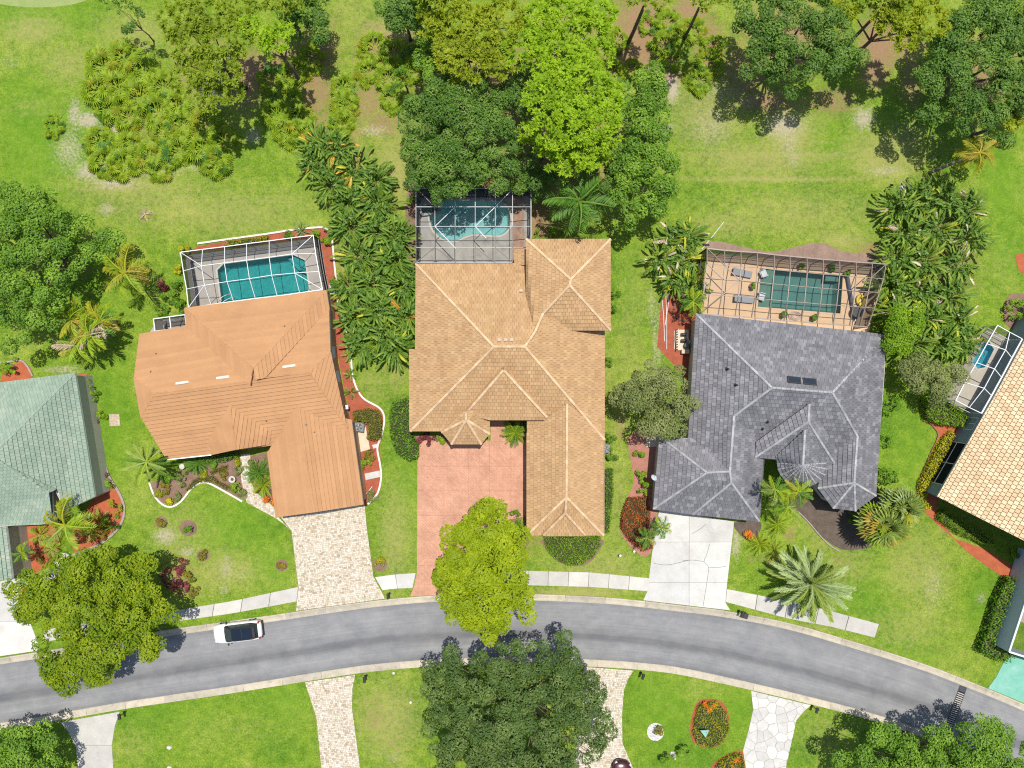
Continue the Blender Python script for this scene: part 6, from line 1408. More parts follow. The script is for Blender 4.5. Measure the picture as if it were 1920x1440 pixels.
tree('dark leafy branch of a tree at the top edge, left of the loose yellow-green pine', [(752, 20, 20, 6), (774, 44, 12, 5.5), (735, 0, 24, 6), (765, 0, 20, 6), (745, 42, 10, 5.5)], 'oakdark', L=.26, W=.12, dens=3.6, rc=(.5, .95), rag=.2, r0=.14)
tree('scraggly dark branchy tree at the top edge above the golf green', [(215, 12, 13, 6), (240, 10, 10, 6), (262, 22, 7, 5.5), (250, 50, 7, 5.5), (200, 0, 14, 6), (236, 55, 6, 5)], 'oakdark', L=.2, W=.09, dens=5, rc=(.16, .34), rag=.7, r0=.07)
tree('grey-green oak between the middle house and the grey-tiled house', [(1218, 712, 30, 4.5), (1258, 712, 28, 4.6), (1198, 750, 32, 5), (1250, 752, 36, 5.4), (1290, 762, 16, 4.5), (1220, 790, 26, 4.6), (1264, 790, 26, 4.5), (1176, 742, 17, 4)], 'grey', L=.22, W=.11, dens=3.6, rc=(.5, .95), rag=.15)
tree('olive bushy tree at the foot of the bird-of-paradise stand', [(1716, 692, 24, 3.2), (1745, 716, 28, 3.5), (1778, 692, 24, 3.2), (1760, 735, 16, 3)], 'grey', L=.22, W=.1, dens=3.6, rc=(.5, .95), rag=.2, r0=.12)
tree('bright green bushy tree against the corner of the grey-tiled roof', [(1692, 622, 22, 4), (1705, 592, 22, 4), (1680, 650, 16, 3.6)], 'hedge_l', L=.22, W=.11, dens=3.6, rc=(.5, .95), rag=.2, r0=.12)
tree('slim dark green cypress in the clearing above the palmettos', [(755, 150, 13, 3.2, 1.4), (754, 138, 10, 4.2, 1.4)], 'hedge', L=.16, W=.06, dens=14, rc=(.22, .36), r0=.1)
tree('dark understory tree filling the gap between the dark oak and the tall bright pine', [(965, 190, 30, 5.5), (985, 290, 30, 5), (1000, 215, 26, 5.5), (965, 330, 20, 4), (1010, 330, 22, 4), (985, 150, 26, 5.5), (1120, 290, 24, 5), (1130, 340, 24, 4.5)], 'oakdark', L=.25, W=.11, dens=3.6, rc=(.45, .8), rag=.25)
tree('mid-green tree at the top edge between the loose pine and the dark bushy tree', [(800, 110, 22, 5), (815, 150, 22, 5), (790, 70, 18, 5), (830, 165, 24, 5.2)], 'mid', L=.25, W=.12, dens=3.6, rc=(.4, .75), rag=.3)
# bare leaning pine trunks in the clearings
def bare_trunk(label, base, top, z, r=.17, stubs=2):
    b, t = P(*base), P(*top, z); root = thing('pine_tree', label, 'tree', b); d = t - b; mb = MB(); mb.tube([(0, 0, 0), d * .3 + Vector((.06, .03, 0)), d * .7, d], [r * 1.2, r, r * .85, r * .6], 9); mb.build('trunk', pine_bark, root, True)
    rr = random.Random(int(base[0])); lb = [(d.x + rr.uniform(-1.4, 1.4), d.y + rr.uniform(-1.2, 1.8), d.z + rr.uniform(-.2, .8), rr.uniform(.9, 1.4), .6) for _ in range(5)]
    for l in lb[:4]: mb = MB(); mb.tube([d * .93, (l[0], l[1], l[2])], [r * .3, r * .08], 5); mb.build('branch', pine_bark, root)
    obj('crown', pine_mesh(lb, LM['pine3'], np.random.RandomState(int(base[0])), 6, .45, 12), None, root)
bare_trunk('leaning pine trunk in the brown clearing right of the bright pines', (1176, 84), (1218, -12), 9)
bare_trunk('leaning pine trunk at the top edge right of the palmetto path', (1283, 72), (1325, -15), 9.5, .13)
bare_trunk('leaning pine trunk between the two dark oaks', (1590, 82), (1662, 8), 8.5, .15)
bare_trunk('dark pine trunk at the top edge beside the small bright pine', (560, 62), (520, -14), 8.5, .2)
bare_trunk('pine trunk under the loose yellow-green pine', (822, 92), (800, -10), 9, .2)

# ---------------------------------------------------------------- saw palmettos
pr = random.Random(31)
PALMETTO = [
 (185, 120, 34, 'at the left tip of the upper thicket'), (225, 105, 36, 'at the top of the upper thicket'), (265, 130, 34, 'second along the top of the upper thicket'), (300, 160, 34, 'under the olive pine'), (175, 165, 32, 'on the left flank of the upper thicket'), (215, 160, 36, 'in the middle of the upper thicket'), (255, 180, 34, 'right of the middle of the upper thicket'), (195, 200, 30, 'at the lower left of the upper thicket'), (235, 215, 30, 'above the sand strip'), (290, 205, 32, 'between the upper and lower thickets'), (325, 195, 30, 'below the olive pine'), (335, 235, 32, 'in the yellowed middle of the thicket'), (300, 245, 28, 'above the lower thicket'), (380, 225, 30, 'at the right of the yellowed patch'), (180, 262, 30, 'at the upper left of the lower thicket'), (190, 300, 32, 'at the left end of the lower thicket'), (225, 305, 30, 'at the lowest point of the lower thicket'), (240, 268, 26, 'beside the sand gap'), (275, 290, 28, 'second along the bottom of the lower thicket'), (295, 310, 24, 'at the bottom edge near the dry grass'), (330, 280, 32, 'in the middle of the lower thicket'), (375, 275, 34, 'right of the middle of the lower thicket'), (415, 260, 30, 'at the upper right of the lower thicket'), (400, 300, 32, 'at the right tip of the lower thicket'), (90, 233, 18, 'standing alone on the lawn at the left'),
 (505, 145, 28, 'left of the brown clearing'), (550, 130, 28, 'under the small bright pine'), (580, 105, 26, 'at the top of the brown clearing'), (515, 210, 30, 'at the left of the round clump above the paddle hedge'), (555, 220, 30, 'at the right of the round clump above the paddle hedge'), (535, 245, 28, 'at the bottom of the round clump above the paddle hedge'), (535, 180, 24, 'joining the round clump to the clearing'), (640, 160, 24, 'at the top of the narrow clump'), (645, 195, 28, 'in the middle of the narrow clump'), (640, 225, 24, 'at the bottom of the narrow clump'),
 (700, 85, 28, 'yellowed, at the top of the sunny clearing'), (735, 92, 26, 'yellowed, second along the top of the sunny clearing'), (782, 100, 28, 'beside the loose yellow-green pine'), (690, 130, 26, 'at the left of the sunny clearing'), (725, 145, 24, 'left of the cypress'), (735, 180, 26, 'below the cypress'), (775, 130, 22, 'right of the cypress'),
 (1148, 128, 26, 'right of the tall bright pine'), (1185, 125, 18, 'beside the bare trunk'), (1160, 70, 20, 'at the foot of the bare pine trunk'), (1255, 35, 24, 'at the top of the row beside the brown path'), (1250, 78, 28, 'second from the top beside the brown path'), (1265, 105, 24, 'third from the top beside the brown path'), (1300, 50, 24, 'beside the thin bare trunk'), (1330, 110, 26, 'in the pair left of the dark oak'), (1315, 145, 26, 'lowest beside the brown path'), (1340, 80, 20, 'against the dark oak'), (1215, 40, 18, 'right of the leaning bare trunk'),
]
for i, (x, y, r_, w_) in enumerate(PALMETTO):
    ycol = 'yellowed' in w_ or 'sunny' in w_ or pr.random() < .3
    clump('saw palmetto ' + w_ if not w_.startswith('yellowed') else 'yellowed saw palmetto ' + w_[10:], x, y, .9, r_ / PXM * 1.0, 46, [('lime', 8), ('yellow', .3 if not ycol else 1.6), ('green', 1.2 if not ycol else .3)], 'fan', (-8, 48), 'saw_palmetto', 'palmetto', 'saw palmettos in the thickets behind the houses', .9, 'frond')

# ---------------------------------------------------------------- bird-of-paradise stands
HEDGE_W = ['at the upper left tip of the hedge left of the middle house', 'second along the top of the hedge left of the middle house', 'at the left bulge of the hedge, behind the agave', 'in the upper middle of the hedge, right of the rust-tinted leaves', 'at the upper right edge of the hedge, facing the kidney pool lawn', 'behind the back right corner of the white pool cage', 'on the right edge of the hedge, level with the kidney cage corner', 'touching the red mulch beside the white pool cage', 'in the narrow waist of the hedge, level with the kidney pool', 'on the right edge of the hedge nearest the kidney pool cage', 'beside the house end of the white pool cage', 'against the back left corner of the middle roof', 'in the middle of the hedge beside the orange roof corner', 'overhanging the bright concrete step by the white cage', 'against the left eave of the middle house, uppermost', 'in the lower middle of the hedge', 'over the white serpentine edging at the lower hedge', 'against the left eave of the middle house, lower', 'at the lower end of the hedge, left of the round bright shrub', 'at the lowest left tip of the hedge', 'at the very top of the hedge, nearest the palmettos', 'at the lowest tip of the hedge, above the round bright shrub']
STAND_W = ['at the upper left corner of the stand', 'at the top of the stand, below the leaning palm', 'second along the top of the stand', 'at the upper right corner of the stand', 'on the left flank of the stand, beside its shadow on the lawn', 'in the upper middle of the stand', 'on the upper right flank of the stand', 'on the left flank, level with the mulch behind the bronze cage', 'in the middle of the stand, upper', 'on the right flank of the stand, level with the cage roof', 'against the right end of the bronze cage', 'in the middle of the stand, lower', 'right of the lower middle of the stand', 'at the lower corner of the bronze cage', 'above the olive bushy tree', 'on the lower right flank of the stand', 'between the olive bushy tree and the aqua pool', 'against the side of the aqua pool cage', 'above the dark corner of the grey roof, lowest in the stand']
stem_g = surf('green_stem', (0.10, 0.15, 0.04), (0.07, 0.1, 0.03), 4, .8)
for i, (x, y) in enumerate([(582, 295), (620, 268), (612, 335), (658, 305), (698, 330), (645, 370), (702, 375), (648, 418), (700, 425), (740, 440), (668, 475), (735, 482), (690, 525), (650, 535), (752, 530), (700, 578), (660, 590), (758, 588), (715, 628), (675, 640), (590, 262), (735, 650)]):
    rusty = y < 340 and x < 660
    clump('bird-of-paradise plant ' + HEDGE_W[i], x, y, 2.7, 1.45, 62, [('bop', 7), ('bopl', 3.5), ('bopy', .25), ('bopo', .9 if rusty else .15)], 'paddle', (-5, 58), 'bird_of_paradise', 'shrub', 'bird-of-paradise plants in the hedge left of the middle house', 1.3, 'leaf', stem_g)
for i, (x, y) in enumerate([(1702, 382), (1742, 365), (1790, 365), (1835, 385), (1715, 430), (1775, 425), (1838, 438), (1700, 478), (1752, 485), (1818, 490), (1688, 530), (1748, 540), (1802, 548), (1700, 582), (1760, 592), (1815, 600), (1785, 640), (1832, 640), (1730, 640)]):
    clump('bird-of-paradise plant ' + STAND_W[i], x, y, 2.9, 1.5, 62, [('bop', 5), ('bopl', 5), ('bopy', .4), ('dead', .5)], 'paddle', (-5, 58), 'bird_of_paradise', 'shrub', 'bird-of-paradise plants in the stand right of the bronze pool cage', 1.35, 'leaf', stem_g)
for i, (x, y, w_) in enumerate([(1268, 445, 'at the top of the group left of the bronze pool cage'), (1300, 438, 'touching the corner of the bronze pool cage'), (1245, 480, 'on the lawn side of the group left of the bronze pool cage'), (1288, 482, 'in the middle of the group left of the bronze pool cage'), (1270, 520, 'below the middle of the group left of the bronze pool cage'), (1303, 535, 'yellow-green, beside the bronze cage wall')]):
    clump('bird-of-paradise plant ' + w_, x, y, 2.6, 1.45, 42, [('bop', 4), ('bopl', 3), ('bopy', .7), ('dead', .9)], 'paddle', (-5, 58), 'bird_of_paradise', 'shrub', 'plants left of the bronze pool cage', 1.0, 'leaf', stem_g)
palm('slim palm at the lower corner of the bronze pool cage', 1300, 565, 3.4, 1.5, 11, ['lime', 'green'], 'feather', (-20, 60), .08)
# ---------------------------------------------------------------- palms
palm('feather palm with drooping grey skirt, between the cage and the flowering tree', 1085, 378, 5.5, 3.3, 17, [('green', 5), ('cycad', 2)], 'feather', (-25, 65), .17, dead=5)
palm('small dark palm under the tall bright pine beside the pool cage', 1010, 340, 3.2, 1.9, 12, ['green', 'cycad'], 'feather', (-10, 60), .1)
palm('golden feather palm leaning across the lawn at the upper right', 1836, 287, 5.6, 2.0, 11, [('gold', 3), ('yellow', 3), ('olive', 3)], 'feather', (-25, 55), .14, lean=(1742, 324))
palm('yellow feather palm on the lawn above the orange-roofed house', 235, 512, 4.2, 2.6, 12, [('yellow', 6), ('lime', 4), ('gold', 1)], 'feather', (-20, 60), .15)
for x, y, z, w_ in ((135, 600, 3.4, 'at the top of the clump above the green roof'), (172, 628, 3.6, 'in the middle of the clump above the green roof'), (145, 648, 3.0, 'on the left of the clump above the green roof'), (188, 602, 3.2, 'on the right of the clump above the green roof')):
    palm('yellow-tinged areca palm ' + w_, x, y, z, 2.0, 15, [('yellow', 3), ('lime', 4), ('gold', 1.5), ('dead', .8), ('green', 2)], 'areca', (-15, 65), .07, 'areca_palm', 'palm', 'areca palms above the green roof', dead=2)
palm('drooping olive-green palm at the front left corner of the orange-roofed house', 275, 866, 3.4, 2.3, 22, [('olive', 5), ('green', 3), ('lime', 1)], 'date', (-45, 55), .13)
palm('thin-fronded palm over the front bed of the green-roofed house', 122, 985, 4.6, 3.0, 10, [('olive', 4), ('lime', 3), ('yellow', 1)], 'feather', (-20, 50), .12)
palm('small palm beside the garage corner of the green-roofed house', 42, 1038, 2.4, 1.1, 12, ['green', 'lime'], 'areca', (-10, 60), .07)
palm('huge grey-green date palm at the pavement edge in front of the grey-tiled house', 1518, 1092, 2.6, 3.7, 52, [('grey', 6), ('olive', 3)], 'date', (-8, 78), .32)
palm('fan palm with golden old leaves right of the grey house bay, lower of the pair', 1655, 985, 3.6, 3.0, 66, [('olive', 5), ('lime', 1.5), ('gold', 2.4)], 'fan', (-55, 75), .16, 'fan_palm')
palm('paler fan palm right of the grey house bay, upper of the pair', 1690, 950, 3.8, 2.7, 62, [('olive', 6), ('grey', 2), ('yellow', .8)], 'fan', (-55, 75), .16, 'fan_palm')
palm('feather palm beside the grey garage eave, nearest the garage', 1453, 918, 6.2, 1.45, 11, ['lime', 'green', 'olive'], 'feather', (-15, 60), .1)
palm('feather palm in front of the conical turret', 1496, 922, 5.2, 1.45, 12, ['lime', 'green', 'yellow'], 'feather', (-15, 60), .1)
palm('feather palm lowest of the three in front of the turret', 1475, 950, 4.8, 1.4, 12, ['lime', 'green', 'olive'], 'feather', (-15, 60), .1)
palm('dark-green palm leaning over the top of the concrete drive', 1240, 990, 3.6, 1.25, 13, ['green', 'lime'], 'feather', (-20, 60), .09)
palm('dark-green palm over the rust-coloured croton bed', 1212, 1008, 3.0, 1.2, 11, ['green', 'olive'], 'feather', (-20, 60), .09)
palm('little palm at the edge of the white drive, left edge of the view', 27, 1135, 2.2, .75, 10, ['olive', 'green'], 'areca', (-20, 60), .06)
for x, y, s_, c_, w_ in ((1462, 985, 1.35, ['lime', 'lime', 'olive'], 'upper'), (1428, 1022, 1.2, ['yellow', 'lime'], 'left yellow'), (1455, 1035, 1.1, ['yellow', 'lime', 'olive'], 'right yellow')):
    clump(w_ + ' spiky cycad in the group beside the concrete drive', x, y, 1.0, s_, 26, c_, 'cycad', (0, 75), 'cycad', 'cycad', 'cycads beside the concrete drive', .1, 'frond')
for x, y, s_, c_, l_ in ((366, 870, 1.35, ['cycad', 'green'], 'dark sago cycad against the front eave of the orange-roofed house'), (482, 888, 1.5, ['cycad', 'green'], 'dark sago cycad between the paver walk and the orange garage'), (490, 910, 1.2, ['yellow', 'lime'], 'yellow-green cycad below the dark sago by the orange garage'), (965, 812, 1.45, ['lime', 'lime', 'green'], 'bright green cycad in the entry court of the middle house'), (970, 998, 1.3, ['lime', 'green'], 'cycad at the lower left corner of the middle garage')):
    clump(l_, x, y, .9, s_, 34, c_, 'cycad', (0, 78), 'cycad', 'cycad', None, .08, 'frond')
# agave and yucca
c_ = clump('blue-grey agave in the back corner of the orange house\'s pool bed', 563, 431, .5, .95, 22, ['grey'], 'spike', (0, 70), 'agave', 'agave', None, .08)
c_ = clump('dried fallen palm frond lying on the lawn behind the orange house', 272, 402, .1, .85, 9, ['dead', 'gold'], 'feather', (-5, 25), 'fallen_frond', 'frond', None, .15, 'frond')
for x, y, w_ in ((652, 665, 'upper'), (655, 702, 'middle'), (656, 735, 'lower')): clump(w_ + ' of three wispy plants in the red mulch along the orange house', x, y, .8, .7, 8, ['green', 'olive'], 'areca', (0, 60), 'wispy_plant', 'plant', 'wispy plants along the orange house', .1, 'leaf')
for x, y, w_ in ((185, 975, 'upper'), (165, 1000, 'lower')): clump(w_ + ' feathery palm seedling in the terracotta bed of the green-roofed house', x, y, .9, 1.0, 10, ['lime', 'yellow', 'olive'], 'areca', (0, 60), 'palm_seedling', 'plant', 'palm seedlings in the terracotta bed', .1, 'frond')
clump('feathery palm seedling beside the garage of the green-roofed house', 68, 1005, .9, 1.1, 12, ['lime', 'olive'], 'areca', (0, 60), 'palm_seedling', 'plant', None, .1, 'frond')
clump('feathery palm seedling by the front path of the green-roofed house', 92, 1030, .9, 1.1, 12, ['lime', 'olive', 'yellow'], 'areca', (0, 60), 'palm_seedling', 'plant', None, .1, 'frond')

# ---------------------------------------------------------------- hedges, beds, shrubs
hedge('tall dark hedge on the lawn against the left wall of the middle house', [(735, 755), (768, 745), (768, 812), (782, 835), (782, 858), (765, 864), (740, 845), (730, 810), (730, 775)], 1.5, 'hedge', L=.2, W=.1, dens=60)
hedge('fan-shaped bright green groundcover bed in front of the middle garage', [(1020, 1007), (1126, 1007), (1126, 1025), (1112, 1045), (1090, 1060), (1065, 1061), (1040, 1048), (1025, 1030)], .5, 'hedge_l', 'groundcover_bed', 'shrub bed', L=.13, W=.08, dens=130)
hedge('rust-coloured croton bed beside the concrete drive', [(1178, 935), (1215, 932), (1220, 960), (1215, 1000), (1225, 1028), (1205, 1034), (1182, 1015), (1165, 990), (1168, 960)], .7, 'croton', 'croton_bed', 'shrub bed', L=.17, W=.09, dens=110, rag=.12)
hedge('curved golden-tipped hedge below the aqua pool cage', [(1735, 748), (1758, 745), (1785, 752), (1822, 785), (1815, 800), (1795, 800), (1765, 795), (1742, 785)], 1.2, 'hedge_l', L=.17, W=.09, dens=90)
hedge('narrow yellow hedge along the blue-grey wall of the sand-tiled house', [(1788, 808), (1792, 818), (1770, 860), (1748, 905), (1738, 935), (1748, 955), (1738, 955), (1725, 935), (1728, 905), (1750, 860), (1768, 825)], .8, 'hedge_y', L=.16, W=.09, dens=120)
hedge('clipped green hedge below the lower wall of the sand-tiled house', [(1766, 962), (1776, 957), (1808, 978), (1870, 1015), (1868, 1024), (1845, 1020), (1800, 1000), (1764, 975)], 1.0, 'hedge_l', L=.12, W=.07, dens=160, rag=.03)
hedge('glossy dark hedge along the pale blue courtyard wall', [(1893, 1085), (1925, 1088), (1912, 1130), (1890, 1200), (1905, 1232), (1890, 1245), (1865, 1235), (1840, 1222), (1855, 1185), (1872, 1130)], 1.3, 'hedge', L=.22, W=.11, dens=60, rag=.12)
hedge('bronze clipped hedge hugging the air conditioner of the orange-roofed house', [(660, 772), (690, 766), (708, 772), (714, 790), (713, 822), (700, 826), (687, 822), (690, 795), (662, 790)], 1.0, 'bronze', L=.13, W=.075, dens=130, rag=.04)
hedge('golden groundcover mound with orange blooms on the lower lawn', [(1312, 1322), (1345, 1316), (1364, 1338), (1369, 1368), (1358, 1392), (1336, 1405), (1310, 1398), (1300, 1376), (1304, 1348)], .45, 'flower', 'flower_bed', 'shrub bed', L=.14, W=.08, dens=130, rag=.1)
hedge('golden and bronze mound beside the flagstone drive at the bottom edge', [(1340, 1450), (1350, 1430), (1375, 1416), (1392, 1415), (1398, 1435), (1395, 1470), (1345, 1470)], .5, 'flower', 'flower_bed', 'shrub bed', L=.15, W=.08, dens=120, rag=.12)
hedge('yellow-green shrub row along the back of the white pool cage', [(425, 450), (470, 445), (490, 442), (500, 440), (500, 450), (440, 461), (420, 460)], .6, 'flower', 'shrub_row', 'shrub bed', L=.15, W=.08, dens=110, rag=.1)
hedge('dark clipped hedge strip along the right wall of the middle garage', [(1134, 880), (1150, 880), (1150, 925), (1142, 1000), (1133, 1000)], .8, 'hedge', L=.15, W=.08, dens=100)
hedge('low bronze shrub drift in the front bed of the orange-roofed house', [(346, 920), (362, 900), (378, 892), (398, 893), (410, 905), (432, 912), (440, 920), (425, 918), (395, 903), (372, 905), (356, 918)], .4, 'bronze', 'shrub_drift', 'shrub bed', L=.13, W=.07, dens=130, rag=.08)
hedge('low bronze shrub row near the front eave of the orange-roofed house', [(390, 885), (412, 876), (425, 872), (424, 880), (405, 886), (395, 890)], .4, 'bronze', 'shrub_row', 'shrub bed', L=.13, W=.07, dens=130, rag=.08)
hedge('dark grasses under the entry eave of the orange-roofed house', [(378, 858), (425, 850), (450, 846), (446, 856), (420, 866), (385, 868)], .6, 'hedge', 'shrub_row', 'shrub bed', L=.2, W=.07, dens=90, rag=.12)
hedge('dark leafy shrubs in the entry court of the middle house', [(947, 792), (986, 792), (986, 806), (950, 808)], .6, 'hedge', 'shrub_row', 'shrub bed', L=.16, W=.08, dens=110)
SH = [
 (310, 915, 10, .5, 'bronze', 'bronze shrub left of centre in the left lobe of the front bed'), (355, 880, 12, .6, 'hedge', 'dark shrub below the dark sago in the front bed'), (400, 872, 9, .5, 'hedge', 'dark shrub right of the dark sago in the front bed'), (420, 893, 9, .4, 'bronze', 'low bronze shrub left of the stone planter'), (330, 885, 13, .8, 'hedge', 'dark shrub between the drooping palm and the dark sago'), (312, 898, 9, .5, 'hedge', 'dark low shrub under the drooping palm'), (475, 868, 9, .6, 'grey', 'pale shrub beside the entry step of the orange-roofed house'), (383, 890, 8, .4, 'flower', 'small yellow-flecked shrub in the middle of the front bed'),
 (1145, 820, 13, 1.0, 'hedge', 'round dark shrub at the right corner of the middle house'), (1146, 852, 15, 1.0, 'hedge', 'round dark shrub below the air conditioner of the middle house'), (754, 672, 11, .9, 'hedge_l', 'round bright shrub at the lower end of the paddle-leaf hedge'), (827, 822, 11, .8, 'hedge_l', 'bright round shrub beside the octagonal bay'), (805, 822, 14, .7, 'maroon', 'maroon shrub under the front eave of the middle house'), (790, 826, 10, .6, 'maroon', 'small maroon shrub at the corner of the salmon forecourt'),
 (1198, 855, 11, .8, 'hedge_l', 'round grassy shrub in the pink mulch, uppermost'), (1203, 893, 11, .8, 'hedge_l', 'round shrub below the satellite dish, smaller of two'), (1205, 915, 16, 1.1, 'hedge_l', 'round shrub below the satellite dish, larger of two'), (445, 914, 10, .7, 'hedge_l', 'clipped round shrub at the end of the orange house\'s front bed'), (455, 926, 10, .5, 'grey', 'greyish low shrub at the tip of the orange house\'s front bed'), (442, 870, 9, .6, 'flower', 'yellow shrub beside the paver walk'), (445, 882, 8, .5, 'grey', 'pale shrub beside the stone urn'), (338, 902, 11, .6, 'grey', 'dull green shrub in the left lobe of the front bed'), (296, 925, 6, .4, 'flower', 'small yellow shrub at the left edging of the front bed'), (318, 942, 7, .4, 'hedge_y', 'bright yellow shrub at the lowest curve of the front bed'), (332, 930, 8, .4, 'grey', 'small grey shrub near the lowest curve of the front bed'), (505, 938, 13, .5, 'orange', 'orange-red flowering shrub at the left corner of the orange garage'),
 (302, 980, 8, .5, 'bronze', 'small bronze shrub on the front lawn, leftmost'), (353, 991, 10, .7, 'hedge', 'small dark round shrub on the front lawn in a mulch ring'), (380, 1041, 8, .5, 'bronze', 'small bronze shrub in the middle of the front lawn'), (527, 1060, 8, .4, 'bronze', 'small reddish shrub on the front lawn beside the paver drive'), (712, 1057, 12, .6, 'flower', 'round flowering shrub on the lawn strip between the two drives'), (320, 1085, 24, .8, 'maroon', 'maroon shrub in the shade right of the spreading yellow-green tree'), (350, 1085, 14, .8, 'bronze', 'bronze shrub at the edge of the spreading tree\'s shade'), (362, 1112, 12, .6, 'bronze', 'bronze shrub nearest the pavement in the shade of the spreading tree'), (338, 1060, 14, .7, 'maroon', 'upper maroon shrub at the shaded lawn edge right of the spreading tree'), (345, 1105, 16, .7, 'maroon', 'low maroon shrub near the pavement in the spreading tree\'s shade'),
 (167, 725, 16, 1.2, 'hedge_l', 'bright leafy shrub at the back corner of the green-roofed house'), (178, 745, 12, .9, 'hedge', 'dark leafy shrub below the bright one beside the green-roofed house'), (188, 779, 9, .7, 'hedge_l', 'small green shrub halfway along the white wall'), (172, 790, 9, .7, 'maroon', 'magenta-leaved shrub halfway along the white wall'), (176, 816, 8, .6, 'hedge', 'small dark plant below the magenta-leaved shrub'), (190, 885, 13, .8, 'maroon', 'magenta-leaved shrub near the lower end of the white wall'), (205, 905, 13, .8, 'hedge_l', 'green shrub beside the lower magenta-leaved shrub'), (215, 950, 14, .8, 'flower', 'yellow-green shrub at the bend of the grey edging'), (210, 980, 16, .9, 'hedge', 'dark shrub inside the bend of the grey edging'), (192, 1000, 12, .7, 'bronze', 'bronze shrub near the lower grey edging'), (20, 688, 18, 1.0, 'hedge_l', 'leafy shrub in the small bed behind the green-roofed house'), (85, 1050, 14, .7, 'bronze', 'bronze shrub beside the white front path'), (100, 1060, 12, .6, 'hedge_l', 'low green shrub along the white front path'), (20, 990, 8, .7, 'hedge_l', 'yellow-green shrub between the green roofs'),
 (320, 545, 26, 1.4, 'hedge', 'big dark leafy shrub left of the white pool cage'), (342, 575, 16, 1.2, 'hedge', 'dark leafy shrub at the corner of the screened porch'), (300, 580, 14, .9, 'hedge', 'dark round shrub above the screened porch'), (303, 535, 10, .7, 'maroon', 'maroon plant above the dark shrub left of the white cage'), (345, 470, 12, .8, 'hedge_y', 'yellow shrub at the back left corner of the white pool cage'), (336, 505, 9, .8, 'hedge_y', 'yellow shrub on the left wall of the white pool cage'), (612, 452, 11, .7, 'hedge_l', 'round bright shrub at the back right corner of the pool bed'), (540, 440, 8, .5, 'hedge', 'low dark shrub left of the agave'), (590, 440, 9, .6, 'hedge_l', 'low green shrub right of the agave'),
 (692, 855, 12, .8, 'bronze', 'bronze clipped shrub below the concrete pad of the orange house'), (685, 870, 12, .8, 'hedge_l', 'green clipped shrub below the bronze one beside the orange garage'), (698, 932, 11, .5, 'grey', 'dull low shrub at the tip of the bed beside the orange garage'), (1150, 575, 10, .9, 'hedge', 'green shrub on the right wall of the north-east wing, lower'), (1150, 548, 12, 1.0, 'hedge', 'green shrub on the right wall of the north-east wing, upper'), (1140, 683, 12, .8, 'hedge', 'spiky green shrub on the right wall of the middle house'), (968, 970, 14, .9, 'hedge', 'dark shrub in the shade at the left corner of the middle garage'),
 (1660, 828, 18, 1.1, 'hedge', 'dark round shrub on the right wall of the grey house, upper'), (1665, 890, 22, 1.2, 'hedge', 'dark round shrub on the right wall of the grey house, lower'), (1670, 760, 20, 1.4, 'hedge', 'dark shrub at the right corner of the grey house beside the stand'), (1596, 968, 13, .8, 'hedge', 'dark shrub in the shade of the fan palms'), (1404, 1002, 7, .5, 'orange', 'small orange flowering plant beside the garage of the grey house'), (1905, 580, 26, 1.2, 'hedge_l', 'rounded light hedge at the right edge above the aqua pool'), (1898, 1040, 10, .6, 'hedge_l', 'small green shrub below the clipped hedge at the right edge'), (1240, 1372, 14, .6, 'bronze', 'golden shrub growing out of the white pebble ring'), (1328, 1325, 14, .5, 'orange', 'orange-red flowers at the top of the lawn island bed'), (1378, 1428, 12, .5, 'orange', 'orange flowers in the mound beside the flagstone drive'), (1440, 430 + 0, 1, .1, 'hedge', ''), (785, 330, 12, .9, 'hedge_l', 'bright shrub at the left corner of the kidney pool cage'), (775, 375, 12, .8, 'hedge_l', 'bright shrub on the left wall of the kidney pool cage'), (1012, 442, 14, .8, 'hedge_l', 'bright low shrub between the kidney cage and the north-east wing'), (1035, 440, 12, .8, 'hedge', 'dark low shrub above the north-east wing'), (48, 1110, 10, .6, 'orange', 'small orange flowering plant beside the white drive'), (1250, 1420, 12, 1.4, 'hedge', 'left dark leafy plant beside the small lawn statue'), (1283, 1412, 14, 1.5, 'hedge', 'right dark leafy plant beside the small lawn statue'), (900, 343, 22, .7, 'maroon', 'reddish shrub in the shade behind the kidney pool cage'), (860, 345, 14, .7, 'hedge_l', 'green shrub behind the kidney pool cage'),
]
for x, y, r_, h_, st, lab in SH:
    if lab: shrub(lab, x, y, r_, h_, st, L=.15 if r_ < 16 else .2, W=.085 if r_ < 16 else .11, dens=16)
